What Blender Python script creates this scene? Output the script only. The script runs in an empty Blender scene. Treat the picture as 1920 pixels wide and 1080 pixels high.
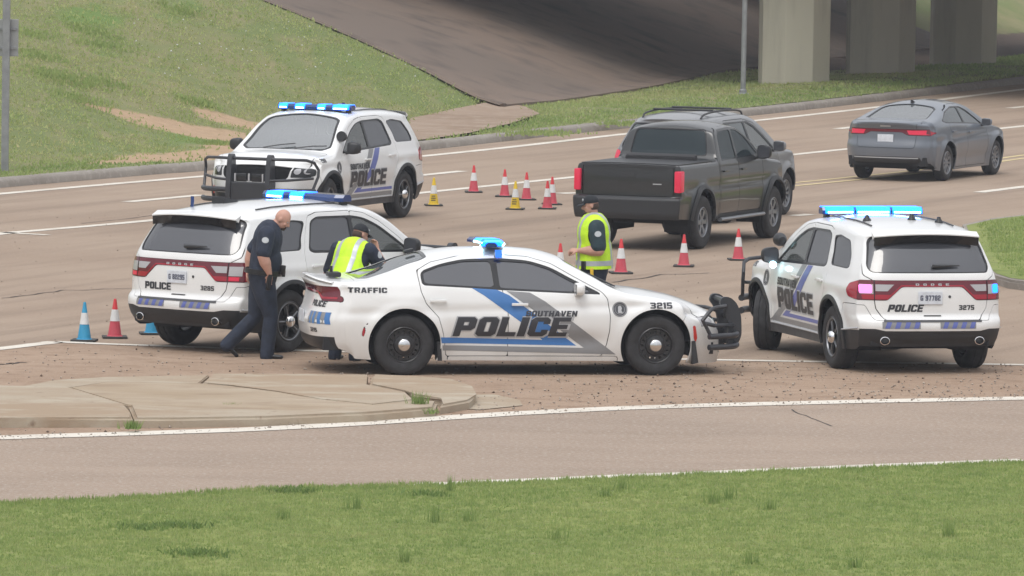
import bpy, bmesh, math, random
import numpy as np
from mathutils import Vector, Matrix
from mathutils.bvhtree import BVHTree
from mathutils.geometry import tessellate_polygon

random.seed(7); np.random.seed(7)
SC = bpy.context.scene
COL = SC.collection

# ------------------------------------------------------------------ camera
IW, IH = 1920, 1080
CF, CH, CP, CR = 13423.6, 6.806, 0.0675868, 0.0158743
cam_d = bpy.data.cameras.new("camera")
cam = bpy.data.objects.new("camera", cam_d)
COL.objects.link(cam)
_fwd = Vector((0, math.cos(CP), -math.sin(CP)))
_up0 = Vector((0, math.sin(CP), math.cos(CP)))
_c, _s = math.cos(CR), math.sin(CR)
_right = Vector((1, 0, 0)) * _c + _up0 * _s
_up = Vector((1, 0, 0)) * -_s + _up0 * _c
_m = Matrix.Identity(4)
for i in range(3):
    _m[i][0] = _right[i]; _m[i][1] = _up[i]; _m[i][2] = -_fwd[i]
_m[2][3] = CH
cam.matrix_world = _m
cam_d.sensor_width = 36.0
cam_d.lens = 36.0 * CF / IW
cam_d.clip_start = 0.5
cam_d.clip_end = 6000
SC.camera = cam

# ------------------------------------------------------------------ world, sun, exposure
world = bpy.data.worlds.new("World")
SC.world = world
world.use_nodes = True
wn = world.node_tree; wn.nodes.clear()
SUN_EL, SUN_AZ = math.radians(58), math.radians(200)      # azimuth measured like the sky's sun_rotation
sky = wn.nodes.new("ShaderNodeTexSky"); sky.sky_type = 'NISHITA'; sky.sun_disc = False
sky.sun_elevation = SUN_EL; sky.sun_rotation = SUN_AZ; sky.dust_density = 3.0; sky.air_density = 1.0; sky.ozone_density = 1.0
hsv = wn.nodes.new("ShaderNodeHueSaturation"); hsv.inputs['Saturation'].default_value = 0.28
mixw = wn.nodes.new("ShaderNodeMix"); mixw.data_type = 'RGBA'
mixw.inputs[0].default_value = 0.55
bg = wn.nodes.new("ShaderNodeBackground"); bg.inputs[1].default_value = 0.11
wo = wn.nodes.new("ShaderNodeOutputWorld")
wn.links.new(sky.outputs[0], hsv.inputs['Color'])
wn.links.new(hsv.outputs[0], mixw.inputs[6])
mixw.inputs[7].default_value = (8.9, 8.95, 9.2, 1)        # even cloud cover over the clear sky
# overcast dome: about three times brighter overhead than at the horizon
wtc = wn.nodes.new("ShaderNodeTexCoord"); wsp = wn.nodes.new("ShaderNodeSeparateXYZ"); wmr = wn.nodes.new("ShaderNodeMapRange")
wn.links.new(wtc.outputs['Generated'], wsp.inputs[0]); wn.links.new(wsp.outputs['Z'], wmr.inputs['Value'])
wmr.inputs['From Min'].default_value = 0.; wmr.inputs['From Max'].default_value = 1.; wmr.inputs['To Min'].default_value = .62; wmr.inputs['To Max'].default_value = 1.86
wvm = wn.nodes.new("ShaderNodeVectorMath"); wvm.operation = 'SCALE'; wn.links.new(mixw.outputs[2], wvm.inputs[0]); wn.links.new(wmr.outputs[0], wvm.inputs['Scale'])
wn.links.new(wvm.outputs[0], bg.inputs[0])
wn.links.new(bg.outputs[0], wo.inputs[0])
sd = bpy.data.lights.new("sun", 'SUN'); sd.energy = 0.9; sd.angle = math.radians(25); sd.color = (1.0, 0.96, 0.9)
sun = bpy.data.objects.new("sun", sd); COL.objects.link(sun)
# direction towards the sun
_az = SUN_AZ
sdir = Vector((math.sin(_az) * math.cos(SUN_EL), math.cos(_az) * math.cos(SUN_EL), math.sin(SUN_EL)))
sun.rotation_euler = sdir.to_track_quat('Z', 'Y').to_euler()
SC.view_settings.view_transform = 'Standard'
SC.view_settings.look = 'None'
SC.view_settings.exposure = 0.10
SC.view_settings.gamma = 1.0
SC.view_settings.use_curve_mapping = False

# ------------------------------------------------------------------ picture <-> place
def unproj(x, y, z=0.0):
    dx, dy = x - IW / 2, y - IH / 2
    dx, dy = _c * dx + _s * dy, -_s * dx + _c * dy
    d = (dx / CF, math.cos(CP) - math.sin(CP) * dy / CF, -math.sin(CP) - math.cos(CP) * dy / CF)
    t = (z - CH) / d[2]
    return (d[0] * t, d[1] * t)
def ray(x, y):
    dx, dy = x - IW / 2, y - IH / 2
    dx, dy = _c * dx + _s * dy, -_s * dx + _c * dy
    return np.array((dx / CF, math.cos(CP) - math.sin(CP) * dy / CF, -math.sin(CP) - math.cos(CP) * dy / CF))

# ------------------------------------------------------------------ materials
MATS = {}
def nn(nt, kind, **kw):
    n = nt.nodes.new(kind)
    for k, v in kw.items():
        setattr(n, k, v)
    return n
def mat(name, col=(.5, .5, .5), rough=.5, metal=0., spec=.5, coat=0., emit=None, es=0., alpha=1., noise=0., nscale=8., bump=0., bscale=60., sheen=0.):
    """plain Principled with an optional object-space grain in colour and relief"""
    if name in MATS: return MATS[name]
    m = bpy.data.materials.new(name); m.use_nodes = True
    nt = m.node_tree; b = nt.nodes['Principled BSDF']
    b.inputs['Base Color'].default_value = (*col, 1)
    b.inputs['Roughness'].default_value = rough
    b.inputs['Metallic'].default_value = metal
    b.inputs['Specular IOR Level'].default_value = spec
    b.inputs['Coat Weight'].default_value = coat
    b.inputs['Coat Roughness'].default_value = 0.04
    if sheen: b.inputs['Sheen Weight'].default_value = sheen
    if emit:
        b.inputs['Emission Color'].default_value = (*emit, 1); b.inputs['Emission Strength'].default_value = es
    if noise or bump:
        tc = nn(nt, 'ShaderNodeTexCoord')
        if noise:
            n = nn(nt, 'ShaderNodeTexNoise'); n.inputs['Scale'].default_value = nscale; n.inputs['Detail'].default_value = 6
            nt.links.new(tc.outputs['Object'], n.inputs['Vector'])
            r = nn(nt, 'ShaderNodeMapRange'); r.inputs['To Min'].default_value = 1 - noise; r.inputs['To Max'].default_value = 1 + noise
            r.inputs['From Min'].default_value = .3; r.inputs['From Max'].default_value = .7
            nt.links.new(n.outputs['Fac'], r.inputs['Value'])
            mx = nn(nt, 'ShaderNodeVectorMath', operation='SCALE'); mx.inputs[0].default_value = col
            nt.links.new(r.outputs[0], mx.inputs['Scale'])
            nt.links.new(mx.outputs[0], b.inputs['Base Color'])
        if bump:
            n2 = nn(nt, 'ShaderNodeTexNoise'); n2.inputs['Scale'].default_value = bscale; n2.inputs['Detail'].default_value = 4
            nt.links.new(tc.outputs['Object'], n2.inputs['Vector'])
            bp = nn(nt, 'ShaderNodeBump'); bp.inputs['Strength'].default_value = bump; bp.inputs['Distance'].default_value = .02
            nt.links.new(n2.outputs['Fac'], bp.inputs['Height'])
            nt.links.new(bp.outputs[0], b.inputs['Normal'])
    MATS[name] = m
    return m
def paint(name, col, dirt=(.30, .24, .18), damt=.5):
    """car paint with clear coat and a thin film of road dust that thickens towards the sills"""
    if name in MATS: return MATS[name]
    m = mat(name, col, rough=.38, coat=.8)
    nt = m.node_tree; b = nt.nodes['Principled BSDF']
    tc = nn(nt, 'ShaderNodeTexCoord'); sp = nn(nt, 'ShaderNodeSeparateXYZ')
    nt.links.new(tc.outputs['Object'], sp.inputs[0])
    r = nn(nt, 'ShaderNodeMapRange'); r.inputs['From Min'].default_value = .75; r.inputs['From Max'].default_value = .2
    r.inputs['To Min'].default_value = .0; r.inputs['To Max'].default_value = damt
    nt.links.new(sp.outputs['Z'], r.inputs['Value'])
    n = nn(nt, 'ShaderNodeTexNoise'); n.inputs['Scale'].default_value = 3.; n.inputs['Detail'].default_value = 8
    nt.links.new(tc.outputs['Object'], n.inputs['Vector'])
    mu = nn(nt, 'ShaderNodeMath', operation='MULTIPLY'); nt.links.new(r.outputs[0], mu.inputs[0]); nt.links.new(n.outputs['Fac'], mu.inputs[1])
    mx = nn(nt, 'ShaderNodeMix', data_type='RGBA'); mx.inputs[6].default_value = (*col, 1); mx.inputs[7].default_value = (*dirt, 1)
    nt.links.new(mu.outputs[0], mx.inputs[0]); nt.links.new(mx.outputs[2], b.inputs['Base Color'])
    return m
def glassmat(name, tint=(.1, .11, .12), refl=1.0, ior=1.6, rough=.02, film=0., fcol=(.2, .205, .215)):
    if name in MATS: return MATS[name]
    m = bpy.data.materials.new(name); m.use_nodes = True; nt = m.node_tree; nt.nodes.clear()
    o = nn(nt, 'ShaderNodeOutputMaterial'); mx = nn(nt, 'ShaderNodeMixShader')
    t = nn(nt, 'ShaderNodeBsdfTransparent'); t.inputs[0].default_value = (*tint, 1)
    g = nn(nt, 'ShaderNodeBsdfGlossy'); g.inputs['Color'].default_value = (refl, refl, refl, 1); g.inputs['Roughness'].default_value = rough
    f = nn(nt, 'ShaderNodeFresnel'); f.inputs[0].default_value = ior
    nt.links.new(f.outputs[0], mx.inputs[0]); nt.links.new(t.outputs[0], mx.inputs[1]); nt.links.new(g.outputs[0], mx.inputs[2])
    if film:                                     # thin grey diffuse layer: tint, dust, and painted-in sky sheen and haze
        d = nn(nt, 'ShaderNodeBsdfDiffuse'); d.inputs[0].default_value = (*fcol, 1); m2 = nn(nt, 'ShaderNodeMixShader'); m2.inputs[0].default_value = film
        nt.links.new(t.outputs[0], m2.inputs[1]); nt.links.new(d.outputs[0], m2.inputs[2]); nt.links.new(m2.outputs[0], mx.inputs[1])
    nt.links.new(mx.outputs[0], o.inputs[0]); MATS[name] = m
    return m

# ------------------------------------------------------------------ objects
def tag(o, label=None, cat=None, group=None, kind=None):
    if label: o['label'] = label
    if cat: o['category'] = cat
    if group: o['group'] = group
    if kind: o['kind'] = kind
    return o
def empty(name, loc=(0, 0, 0), rz=0.):
    o = bpy.data.objects.new(name, None); COL.objects.link(o)
    o.location = loc; o.rotation_euler = (0, 0, rz); o.empty_display_size = .2
    return o
def meshobj(name, v, f, m, parent=None, smooth=False, normals=None, loc=None):
    me = bpy.data.meshes.new(name)
    v = np.asarray(v, dtype=np.float32)
    if isinstance(f, np.ndarray) and len(f):
        k = f.shape[1]
        me.vertices.add(len(v)); me.vertices.foreach_set('co', v.ravel())
        me.loops.add(f.size); me.loops.foreach_set('vertex_index', f.ravel().astype(np.int32))
        me.polygons.add(len(f)); me.polygons.foreach_set('loop_start', np.arange(0, f.size, k, dtype=np.int32))
        me.polygons.foreach_set('loop_total', np.full(len(f), k, dtype=np.int32))
        me.update(calc_edges=True); me.validate()
    else:
        me.from_pydata([tuple(map(float, p)) for p in v], [], [tuple(int(i) for i in q) for q in f]); me.update()
    if smooth or normals is not None:
        me.polygons.foreach_set('use_smooth', np.ones(len(me.polygons), dtype=bool))
    if normals is not None and len(normals) == len(me.vertices):
        me.normals_split_custom_set_from_vertices([tuple(map(float, q)) for q in normals])
    if m is not None: me.materials.append(m)
    o = bpy.data.objects.new(name, me); COL.objects.link(o)
    if parent is not None: o.parent = parent
    if loc is not None: o.location = loc
    return o
def bmobj(name, bm, m, parent=None, smooth=False, loc=None, rot=None):
    me = bpy.data.meshes.new(name); bmesh.ops.recalc_face_normals(bm, faces=bm.faces)
    bm.to_mesh(me); bm.free()
    if smooth:
        me.polygons.foreach_set('use_smooth', np.ones(len(me.polygons), dtype=bool))
        try: me.set_sharp_from_angle(angle=math.radians(38))
        except Exception: pass
    if m is not None: me.materials.append(m)
    o = bpy.data.objects.new(name, me); COL.objects.link(o)
    if parent is not None: o.parent = parent
    if loc is not None: o.location = loc
    if rot is not None: o.rotation_euler = rot
    return o
def bbox(bm, c, s, bev=0., rot=None, seg=2):
    r = bmesh.ops.create_cube(bm, size=1)
    M = Matrix.Translation(c) @ (rot.to_4x4() if rot is not None else Matrix.Identity(4)) @ Matrix.Diagonal((*s, 1))
    bmesh.ops.transform(bm, matrix=M, verts=r['verts'])
    if bev:
        es = list({e for v in r['verts'] for e in v.link_edges})
        bmesh.ops.bevel(bm, geom=es, offset=bev, segments=seg, affect='EDGES', profile=.6)
    return bm
def sweep(bm, pts, r, n=8, cap=True, r2=None):
    """round tube along a path; r may be a list"""
    pts = [Vector(p) for p in pts]; k = len(pts)
    rs = r if isinstance(r, (list, tuple)) else [r] * k
    t0 = (pts[1] - pts[0]).normalized()
    a = Vector((0, 0, 1)) if abs(t0.z) < .9 else Vector((1, 0, 0))
    u = t0.cross(a).normalized(); rings = []
    for i in range(k):
        t = (pts[min(i + 1, k - 1)] - pts[max(i - 1, 0)]).normalized()
        u = (u - t * u.dot(t)).normalized(); w = t.cross(u)
        rr = rs[i]; ry = rr if r2 is None else r2
        rings.append([bm.verts.new(pts[i] + u * (rr * math.cos(2 * math.pi * j / n)) + w * (ry * math.sin(2 * math.pi * j / n))) for j in range(n)])
    for i in range(k - 1):
        for j in range(n):
            bm.faces.new((rings[i][j], rings[i][(j + 1) % n], rings[i + 1][(j + 1) % n], rings[i + 1][j]))
    if cap:
        bm.faces.new(rings[0][::-1]); bm.faces.new(rings[-1])
    return bm
def smoothpath(pts, n=4, closed=False):
    """Catmull-Rom through the points"""
    P = [np.array(p, float) for p in pts]; out = []
    k = len(P)
    for i in range(k if closed else k - 1):
        p0 = P[(i - 1) % k] if closed or i > 0 else P[i]; p1 = P[i]; p2 = P[(i + 1) % k]
        p3 = P[(i + 2) % k] if closed or i + 2 < k else P[i + 1]
        for j in range(n):
            t = j / n
            out.append(.5 * ((2 * p1) + (-p0 + p2) * t + (2 * p0 - 5 * p1 + 4 * p2 - p3) * t * t + (-p0 + 3 * p1 - 3 * p2 + p3) * t ** 3))
    if not closed: out.append(P[-1])
    return out
def lathe(bm, prof, n=32, axis='Z', c=(0, 0, 0), close=False):
    """prof: list of (r, h)"""
    rings = []
    for r, h in prof:
        ring = []
        for j in range(n):
            a = 2 * math.pi * j / n
            if axis == 'Z': p = (r * math.cos(a), r * math.sin(a), h)
            elif axis == 'Y': p = (r * math.cos(a), h, r * math.sin(a))
            else: p = (h, r * math.cos(a), r * math.sin(a))
            ring.append(bm.verts.new((p[0] + c[0], p[1] + c[1], p[2] + c[2])))
        rings.append(ring)
    for i in range(len(rings) - 1):
        for j in range(n):
            bm.faces.new((rings[i][j], rings[i][(j + 1) % n], rings[i + 1][(j + 1) % n], rings[i + 1][j]))
    if close:
        bm.faces.new(rings[0]); bm.faces.new(rings[-1])
    return bm
def extrude_poly(bm, pts, axis, a, b):
    """extrude a 2D outline along an axis: 'Y' -> pts are (x,z), 'X' -> (y,z), 'Z' -> (x,y)"""
    def P(p, h):
        return (p[0], h, p[1]) if axis == 'Y' else ((h, p[0], p[1]) if axis == 'X' else (p[0], p[1], h))
    A = [bm.verts.new(P(p, a)) for p in pts]; B = [bm.verts.new(P(p, b)) for p in pts]
    n = len(pts)
    for i in range(n):
        bm.faces.new((A[i], A[(i + 1) % n], B[(i + 1) % n], B[i]))
    bm.faces.new(A[::-1]); bm.faces.new(B)
    return bm

# ------------------------------------------------------------------ surface sheets that can be cut along curves
class Surf:
    def __init__(s, v, t, n=None):
        s.v = np.asarray(v, float).reshape(-1, 3); s.t = np.asarray(t, int).reshape(-1, 3)
        s.n = s.calc() if n is None else n
    def calc(s):
        key = np.round(s.v, 4); _, inv = np.unique(key, axis=0, return_inverse=True); inv = inv.ravel()
        fn = np.cross(s.v[s.t[:, 1]] - s.v[s.t[:, 0]], s.v[s.t[:, 2]] - s.v[s.t[:, 0]])
        acc = np.zeros((inv.max() + 1 if len(inv) else 1, 3))
        for k in range(3): np.add.at(acc, inv[s.t[:, k]], fn)
        n = acc[inv]; l = np.linalg.norm(n, axis=1, keepdims=True); l[l == 0] = 1
        return n / l
    def clip(s, f):
        """-> (part where f<0, rest)"""
        if len(s.t) == 0: return s, s
        d = f(s.v) if callable(f) else f
        d = np.where(np.abs(d) < 1e-5, 1e-5, d)
        neg = d[s.t] < 0; cnt = neg.sum(1)
        V = [*s.v]; N = [*s.n]; inn = [s.t[cnt == 3]]; out = [s.t[cnt == 0]]
        cache = {}; ia = []; oa = []
        def cut(a, b):
            k = (a, b) if a < b else (b, a)
            if k not in cache:
                t = d[a] / (d[a] - d[b])
                V.append(s.v[a] + t * (s.v[b] - s.v[a])); nr = s.n[a] + t * (s.n[b] - s.n[a])
                N.append(nr / max(np.linalg.norm(nr), 1e-9)); cache[k] = len(V) - 1
            return cache[k]
        for tri, ng in zip(s.t[(cnt > 0) & (cnt < 3)], neg[(cnt > 0) & (cnt < 3)]):
            one = ng if ng.sum() == 1 else ~ng
            i = int(np.argmax(one)); a, b, c = int(tri[i]), int(tri[(i + 1) % 3]), int(tri[(i + 2) % 3])
            p, q = cut(a, b), cut(a, c)
            (ia if ng.sum() == 1 else oa).append((a, p, q))
            (oa if ng.sum() == 1 else ia).extend([(p, b, c), (p, c, q)])
        V = np.array(V); N = np.array(N)
        def mk(base, extra):
            t = np.vstack([base, np.array(extra, int).reshape(-1, 3)]) if len(extra) else base
            if len(t) == 0: return Surf(np.zeros((0, 3)), np.zeros((0, 3), int), np.zeros((0, 3)))
            u, inv = np.unique(t, return_inverse=True)
            return Surf(V[u], inv.reshape(-1, 3), N[u])
        return mk(inn[0], ia), mk(out[0], oa)
    def off(s, d):
        return Surf(s.v + s.n * d, s.t, s.n)
def joins(L):
    L = [q for q in L if len(q.t)]
    if not L: return Surf(np.zeros((0, 3)), np.zeros((0, 3), int), np.zeros((0, 3)))
    o = 0; V = []; T = []; N = []
    for q in L:
        V.append(q.v); T.append(q.t + o); N.append(q.n); o += len(q.v)
    return Surf(np.vstack(V), np.vstack(T), np.vstack(N))
def surfobj(name, s, m, parent=None, off=0., edge=0.):
    """edge>0: turn the cut rim inwards so the panel has thickness"""
    if len(s.t) == 0: return None
    if off: s = s.off(off)
    v, t, n = s.v, s.t, s.n
    if edge:
        key = np.round(v, 4); _, inv = np.unique(key, axis=0, return_inverse=True); inv = inv.ravel()
        E = {}
        for tri in t:
            for a, b in ((0, 1), (1, 2), (2, 0)):
                k = (min(inv[tri[a]], inv[tri[b]]), max(inv[tri[a]], inv[tri[b]]))
                E.setdefault(k, []).append((tri[a], tri[b]))
        be = [e[0] for e in E.values() if len(e) == 1]
        if be:
            be = np.array(be); k = len(v); m2 = len(be)
            a, b = be[:, 0], be[:, 1]
            nv = np.vstack([v[a], v[b], v[b] - n[b] * edge, v[a] - n[a] * edge])
            fn = np.cross(v[b] - v[a], -n[a]); fn /= np.maximum(np.linalg.norm(fn, axis=1, keepdims=True), 1e-9)
            i = np.arange(m2)
            nt = np.vstack([np.stack([k + i, k + 3 * m2 + i, k + 2 * m2 + i], 1), np.stack([k + i, k + 2 * m2 + i, k + m2 + i], 1)])
            v = np.vstack([v, nv]); t = np.vstack([t, nt]); n = np.vstack([n, -fn, -fn, -fn, -fn])
    return meshobj(name, v, t, m, parent, normals=n)
def pch(xs, ys):
    """monotone cubic"""
    xs = np.array(xs, float); ys = np.array(ys, float); h = np.diff(xs); dl = np.diff(ys) / h
    m = np.zeros(len(xs)); m[0] = dl[0]; m[-1] = dl[-1]
    for i in range(1, len(xs) - 1):
        if dl[i - 1] * dl[i] > 0:
            w1 = 2 * h[i] + h[i - 1]; w2 = h[i] + 2 * h[i - 1]
            m[i] = (w1 + w2) / (w1 / dl[i - 1] + w2 / dl[i])
    def f(x):
        x = np.clip(np.asarray(x, float), xs[0], xs[-1]); i = np.clip(np.searchsorted(xs, x, side='right') - 1, 0, len(xs) - 2)
        t = (x - xs[i]) / h[i]
        return ((2 * t ** 3 - 3 * t ** 2 + 1) * ys[i] + (t ** 3 - 2 * t ** 2 + t) * h[i] * m[i] + (-2 * t ** 3 + 3 * t ** 2) * ys[i + 1] + (t ** 3 - t ** 2) * h[i] * m[i + 1])
    return f
def sdp(P, pts):
    """signed distance to a polygon, negative inside"""
    P = np.asarray(P, float); A = np.array(pts, float); B = np.roll(A, -1, axis=0)
    best = np.full(len(P), 1e9); ins = np.zeros(len(P), bool)
    for a, b in zip(A, B):
        ab = b - a; ap = P - a
        t = np.clip((ap @ ab) / max(ab @ ab, 1e-12), 0, 1)
        best = np.minimum(best, np.linalg.norm(ap - t[:, None] * ab, axis=1))
        c = (a[1] > P[:, 1]) != (b[1] > P[:, 1])
        with np.errstate(divide='ignore', invalid='ignore'):
            xi = (b[0] - a[0]) * (P[:, 1] - a[1]) / (b[1] - a[1] if b[1] != a[1] else 1e-12) + a[0]
        ins ^= c & (P[:, 0] < xi)
    return np.where(ins, -best, best)
def fillet(pts, r, n=4):
    P = [np.array(p, float) for p in pts]; k = len(P); out = []
    for i in range(k):
        a, b, c = P[i - 1], P[i], P[(i + 1) % k]
        rr = r[i] if isinstance(r, (list, tuple)) else r
        da, dc = np.linalg.norm(a - b), np.linalg.norm(c - b)
        q = min(rr, da * .45, dc * .45)
        if q < 1e-4: out.append(tuple(b)); continue
        p0 = b + (a - b) / da * q; p2 = b + (c - b) / dc * q
        for j in range(n + 1):
            t = j / n; out.append(tuple((1 - t) ** 2 * p0 + 2 * t * (1 - t) * b + t * t * p2))
    return out
XZ = lambda pts, o=0.: (lambda v: sdp(v[:, [0, 2]], pts) + o)
YZ = lambda pts, o=0.: (lambda v: sdp(v[:, [1, 2]], pts) + o)
XY = lambda pts, o=0.: (lambda v: sdp(v[:, [0, 1]], pts) + o)

# ------------------------------------------------------------------ block lettering (outlines on a 10-high grid)
def _g(): 
    G = {}
    hole = [(2.8, 2.3), (2.8, 7.7), (4.8, 7.7), (4.8, 2.3)]
    O = [(1.5, 0), (0, 1.5), (0, 8.5), (1.5, 10), (6.1, 10), (7.6, 8.5), (7.6, 1.5), (6.1, 0)]
    G['O'] = (7.6, [O, hole]); G['0'] = G['O']
    G['P'] = (7.6, [[(0, 0), (0, 10), (6.2, 10), (7.6, 8.6), (7.6, 4.6), (6.2, 3.2), (2.8, 3.2), (2.8, 0)], [(2.8, 5.6), (2.8, 7.7), (4.9, 7.7), (4.9, 5.6)]])
    G['L'] = (6.8, [[(0, 0), (0, 10), (2.8, 10), (2.8, 2.3), (6.8, 2.3), (6.8, 0)]])
    G['I'] = (2.8, [[(0, 0), (0, 10), (2.8, 10), (2.8, 0)]])
    G['1'] = (3.6, [[(.8, 0), (.8, 7.4), (0, 7.4), (0, 9), (1.2, 10), (3.6, 10), (3.6, 0)]])
    G['C'] = (7.4, [[(1.5, 0), (0, 1.5), (0, 8.5), (1.5, 10), (6, 10), (7.4, 8.6), (7.4, 6.4), (4.8, 6.4), (4.8, 7.7), (2.8, 7.7), (2.8, 2.3), (4.8, 2.3), (4.8, 3.6), (7.4, 3.6), (7.4, 1.4), (6, 0)]])
    G['G'] = (7.6, [[(1.5, 0), (0, 1.5), (0, 8.5), (1.5, 10), (6.2, 10), (7.6, 8.6), (7.6, 7.1), (4.9, 7.1), (4.9, 7.8), (2.8, 7.8), (2.8, 2.2), (4.9, 2.2), (4.9, 3.7), (3.9, 3.7), (3.9, 5.7), (7.6, 5.7), (7.6, 0)]])
    G['E'] = (6.8, [[(0, 0), (0, 10), (6.8, 10), (6.8, 7.8), (2.8, 7.8), (2.8, 6.1), (6.2, 6.1), (6.2, 4), (2.8, 4), (2.8, 2.2), (6.8, 2.2), (6.8, 0)]])
    G['F'] = (6.6, [[(0, 0), (0, 10), (6.6, 10), (6.6, 7.8), (2.8, 7.8), (2.8, 6), (6, 6), (6, 3.8), (2.8, 3.8), (2.8, 0)]])
    G['T'] = (7.2, [[(2.2, 0), (2.2, 7.6), (0, 7.6), (0, 10), (7.2, 10), (7.2, 7.6), (5, 7.6), (5, 0)]])
    G['H'] = (7.4, [[(0, 0), (0, 10), (2.7, 10), (2.7, 6.2), (4.7, 6.2), (4.7, 10), (7.4, 10), (7.4, 0), (4.7, 0), (4.7, 3.9), (2.7, 3.9), (2.7, 0)]])
    G['U'] = (7.5, [[(1.5, 0), (0, 1.5), (0, 10), (2.7, 10), (2.7, 2.3), (4.8, 2.3), (4.8, 10), (7.5, 10), (7.5, 1.5), (6, 0)]])
    G['A'] = (7.8, [[(0, 0), (2.3, 10), (5.5, 10), (7.8, 0), (5.1, 0), (4.8, 1.7), (3, 1.7), (2.7, 0)], [(3.3, 3.7), (4.5, 3.7), (3.9, 7)]])
    G['V'] = (7.8, [[(2.4, 0), (0, 10), (2.7, 10), (3.9, 4), (5.1, 10), (7.8, 10), (5.4, 0)]])
    G['N'] = (7.6, [[(0, 0), (0, 10), (2.7, 10), (4.9, 5), (4.9, 10), (7.6, 10), (7.6, 0), (4.9, 0), (2.7, 5), (2.7, 0)]])
    G['R'] = (7.6, [[(0, 0), (0, 10), (6.2, 10), (7.6, 8.6), (7.6, 5.2), (6.6, 4.2), (7.6, 0), (4.8, 0), (4, 3.6), (2.8, 3.6), (2.8, 0)], [(2.8, 5.7), (2.8, 7.8), (4.9, 7.8), (4.9, 5.7)]])
    G['S'] = (7.4, [[(1.3, 0), (0, 1.3), (0, 3.4), (2.6, 3.4), (2.6, 2.2), (4.8, 2.2), (4.8, 4), (1.3, 4), (0, 5.3), (0, 8.7), (1.3, 10), (6.1, 10), (7.4, 8.7), (7.4, 6.8), (4.8, 6.8), (4.8, 7.8), (2.6, 7.8), (2.6, 6.1), (6.1, 6.1), (7.4, 4.8), (7.4, 1.3), (6.1, 0)]])
    G['5'] = (7.2, [[(0, 0), (0, 2.2), (4.6, 2.2), (4.6, 4), (0, 4), (0, 10), (7, 10), (7, 7.8), (2.6, 7.8), (2.6, 6.2), (5.9, 6.2), (7.2, 4.9), (7.2, 1.3), (5.9, 0)]])
    G['2'] = (7.2, [[(0, 0), (0, 4.9), (1.3, 6.1), (4.6, 6.1), (4.6, 7.8), (2.6, 7.8), (2.6, 6.9), (0, 6.9), (0, 8.7), (1.3, 10), (5.9, 10), (7.2, 8.7), (7.2, 5.3), (5.9, 4), (2.6, 4), (2.6, 2.2), (7.2, 2.2), (7.2, 0)]])
    G['3'] = (7.2, [[(0, 0), (0, 2.2), (4.6, 2.2), (4.6, 3.9), (1.4, 3.9), (1.4, 6.1), (4.6, 6.1), (4.6, 7.8), (0, 7.8), (0, 10), (5.9, 10), (7.2, 8.7), (7.2, 5.8), (6.4, 5), (7.2, 4.2), (7.2, 1.3), (5.9, 0)]])
    G['7'] = (7, [[(1.6, 0), (4.2, 7.7), (0, 7.7), (0, 10), (7, 10), (7, 7.7), (4.4, 0)]])
    G['8'] = (7.4, [[(1.3, 0), (0, 1.3), (0, 4.2), (.8, 5), (0, 5.8), (0, 8.7), (1.3, 10), (6.1, 10), (7.4, 8.7), (7.4, 5.8), (6.6, 5), (7.4, 4.2), (7.4, 1.3), (6.1, 0)], [(2.7, 2.1), (2.7, 3.9), (4.7, 3.9), (4.7, 2.1)], [(2.7, 6.1), (2.7, 7.9), (4.7, 7.9), (4.7, 6.1)]])
    G['9'] = (7.4, [[(0, 0), (0, 2.2), (4.7, 2.2), (4.7, 3.9), (1.3, 3.9), (0, 5.2), (0, 8.7), (1.3, 10), (6.1, 10), (7.4, 8.7), (7.4, 1.3), (6.1, 0)], [(2.7, 6.1), (2.7, 7.9), (4.7, 7.9), (4.7, 6.1)]])
    G['D'] = (7.6, [[(0, 0), (0, 10), (6.1, 10), (7.6, 8.5), (7.6, 1.5), (6.1, 0)], hole])
    return G
GL = _g()
def textpolys(s, x0, z0, w, h, shear=0., mirror=False, fat=0.):
    """list of glyphs, each [outer, holes...], fitted into width w and height h; starts at x0 and runs to x0+w (or x0-w when mirrored)"""
    tot = 0.; adv = []
    for c in s:
        adv.append(tot); tot += 4.5 if c == ' ' else GL[c][0] + 1.0
    tot -= 1.0; sx = w / tot; sz = h / 10.; res = []
    for c, a in zip(s, adv):
        if c == ' ': continue
        gl = []
        for hi, poly in enumerate(GL[c][1]):
            P = np.array(poly, float)
            if fat:
                cx = (P[:, 0].min() + P[:, 0].max()) / 2; cz = (P[:, 1].min() + P[:, 1].max()) / 2
                f = fat if hi == 0 else -fat
                P = P + np.sign(P - [cx, cz]) * f
            X = (P[:, 0] + a) * sx + shear * P[:, 1] * sz; Z = P[:, 1] * sz + z0
            X = x0 - X if mirror else x0 + X
            gl.append([tuple(q) for q in np.stack([X, Z], 1)])
        res.append(gl)
    return res
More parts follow.
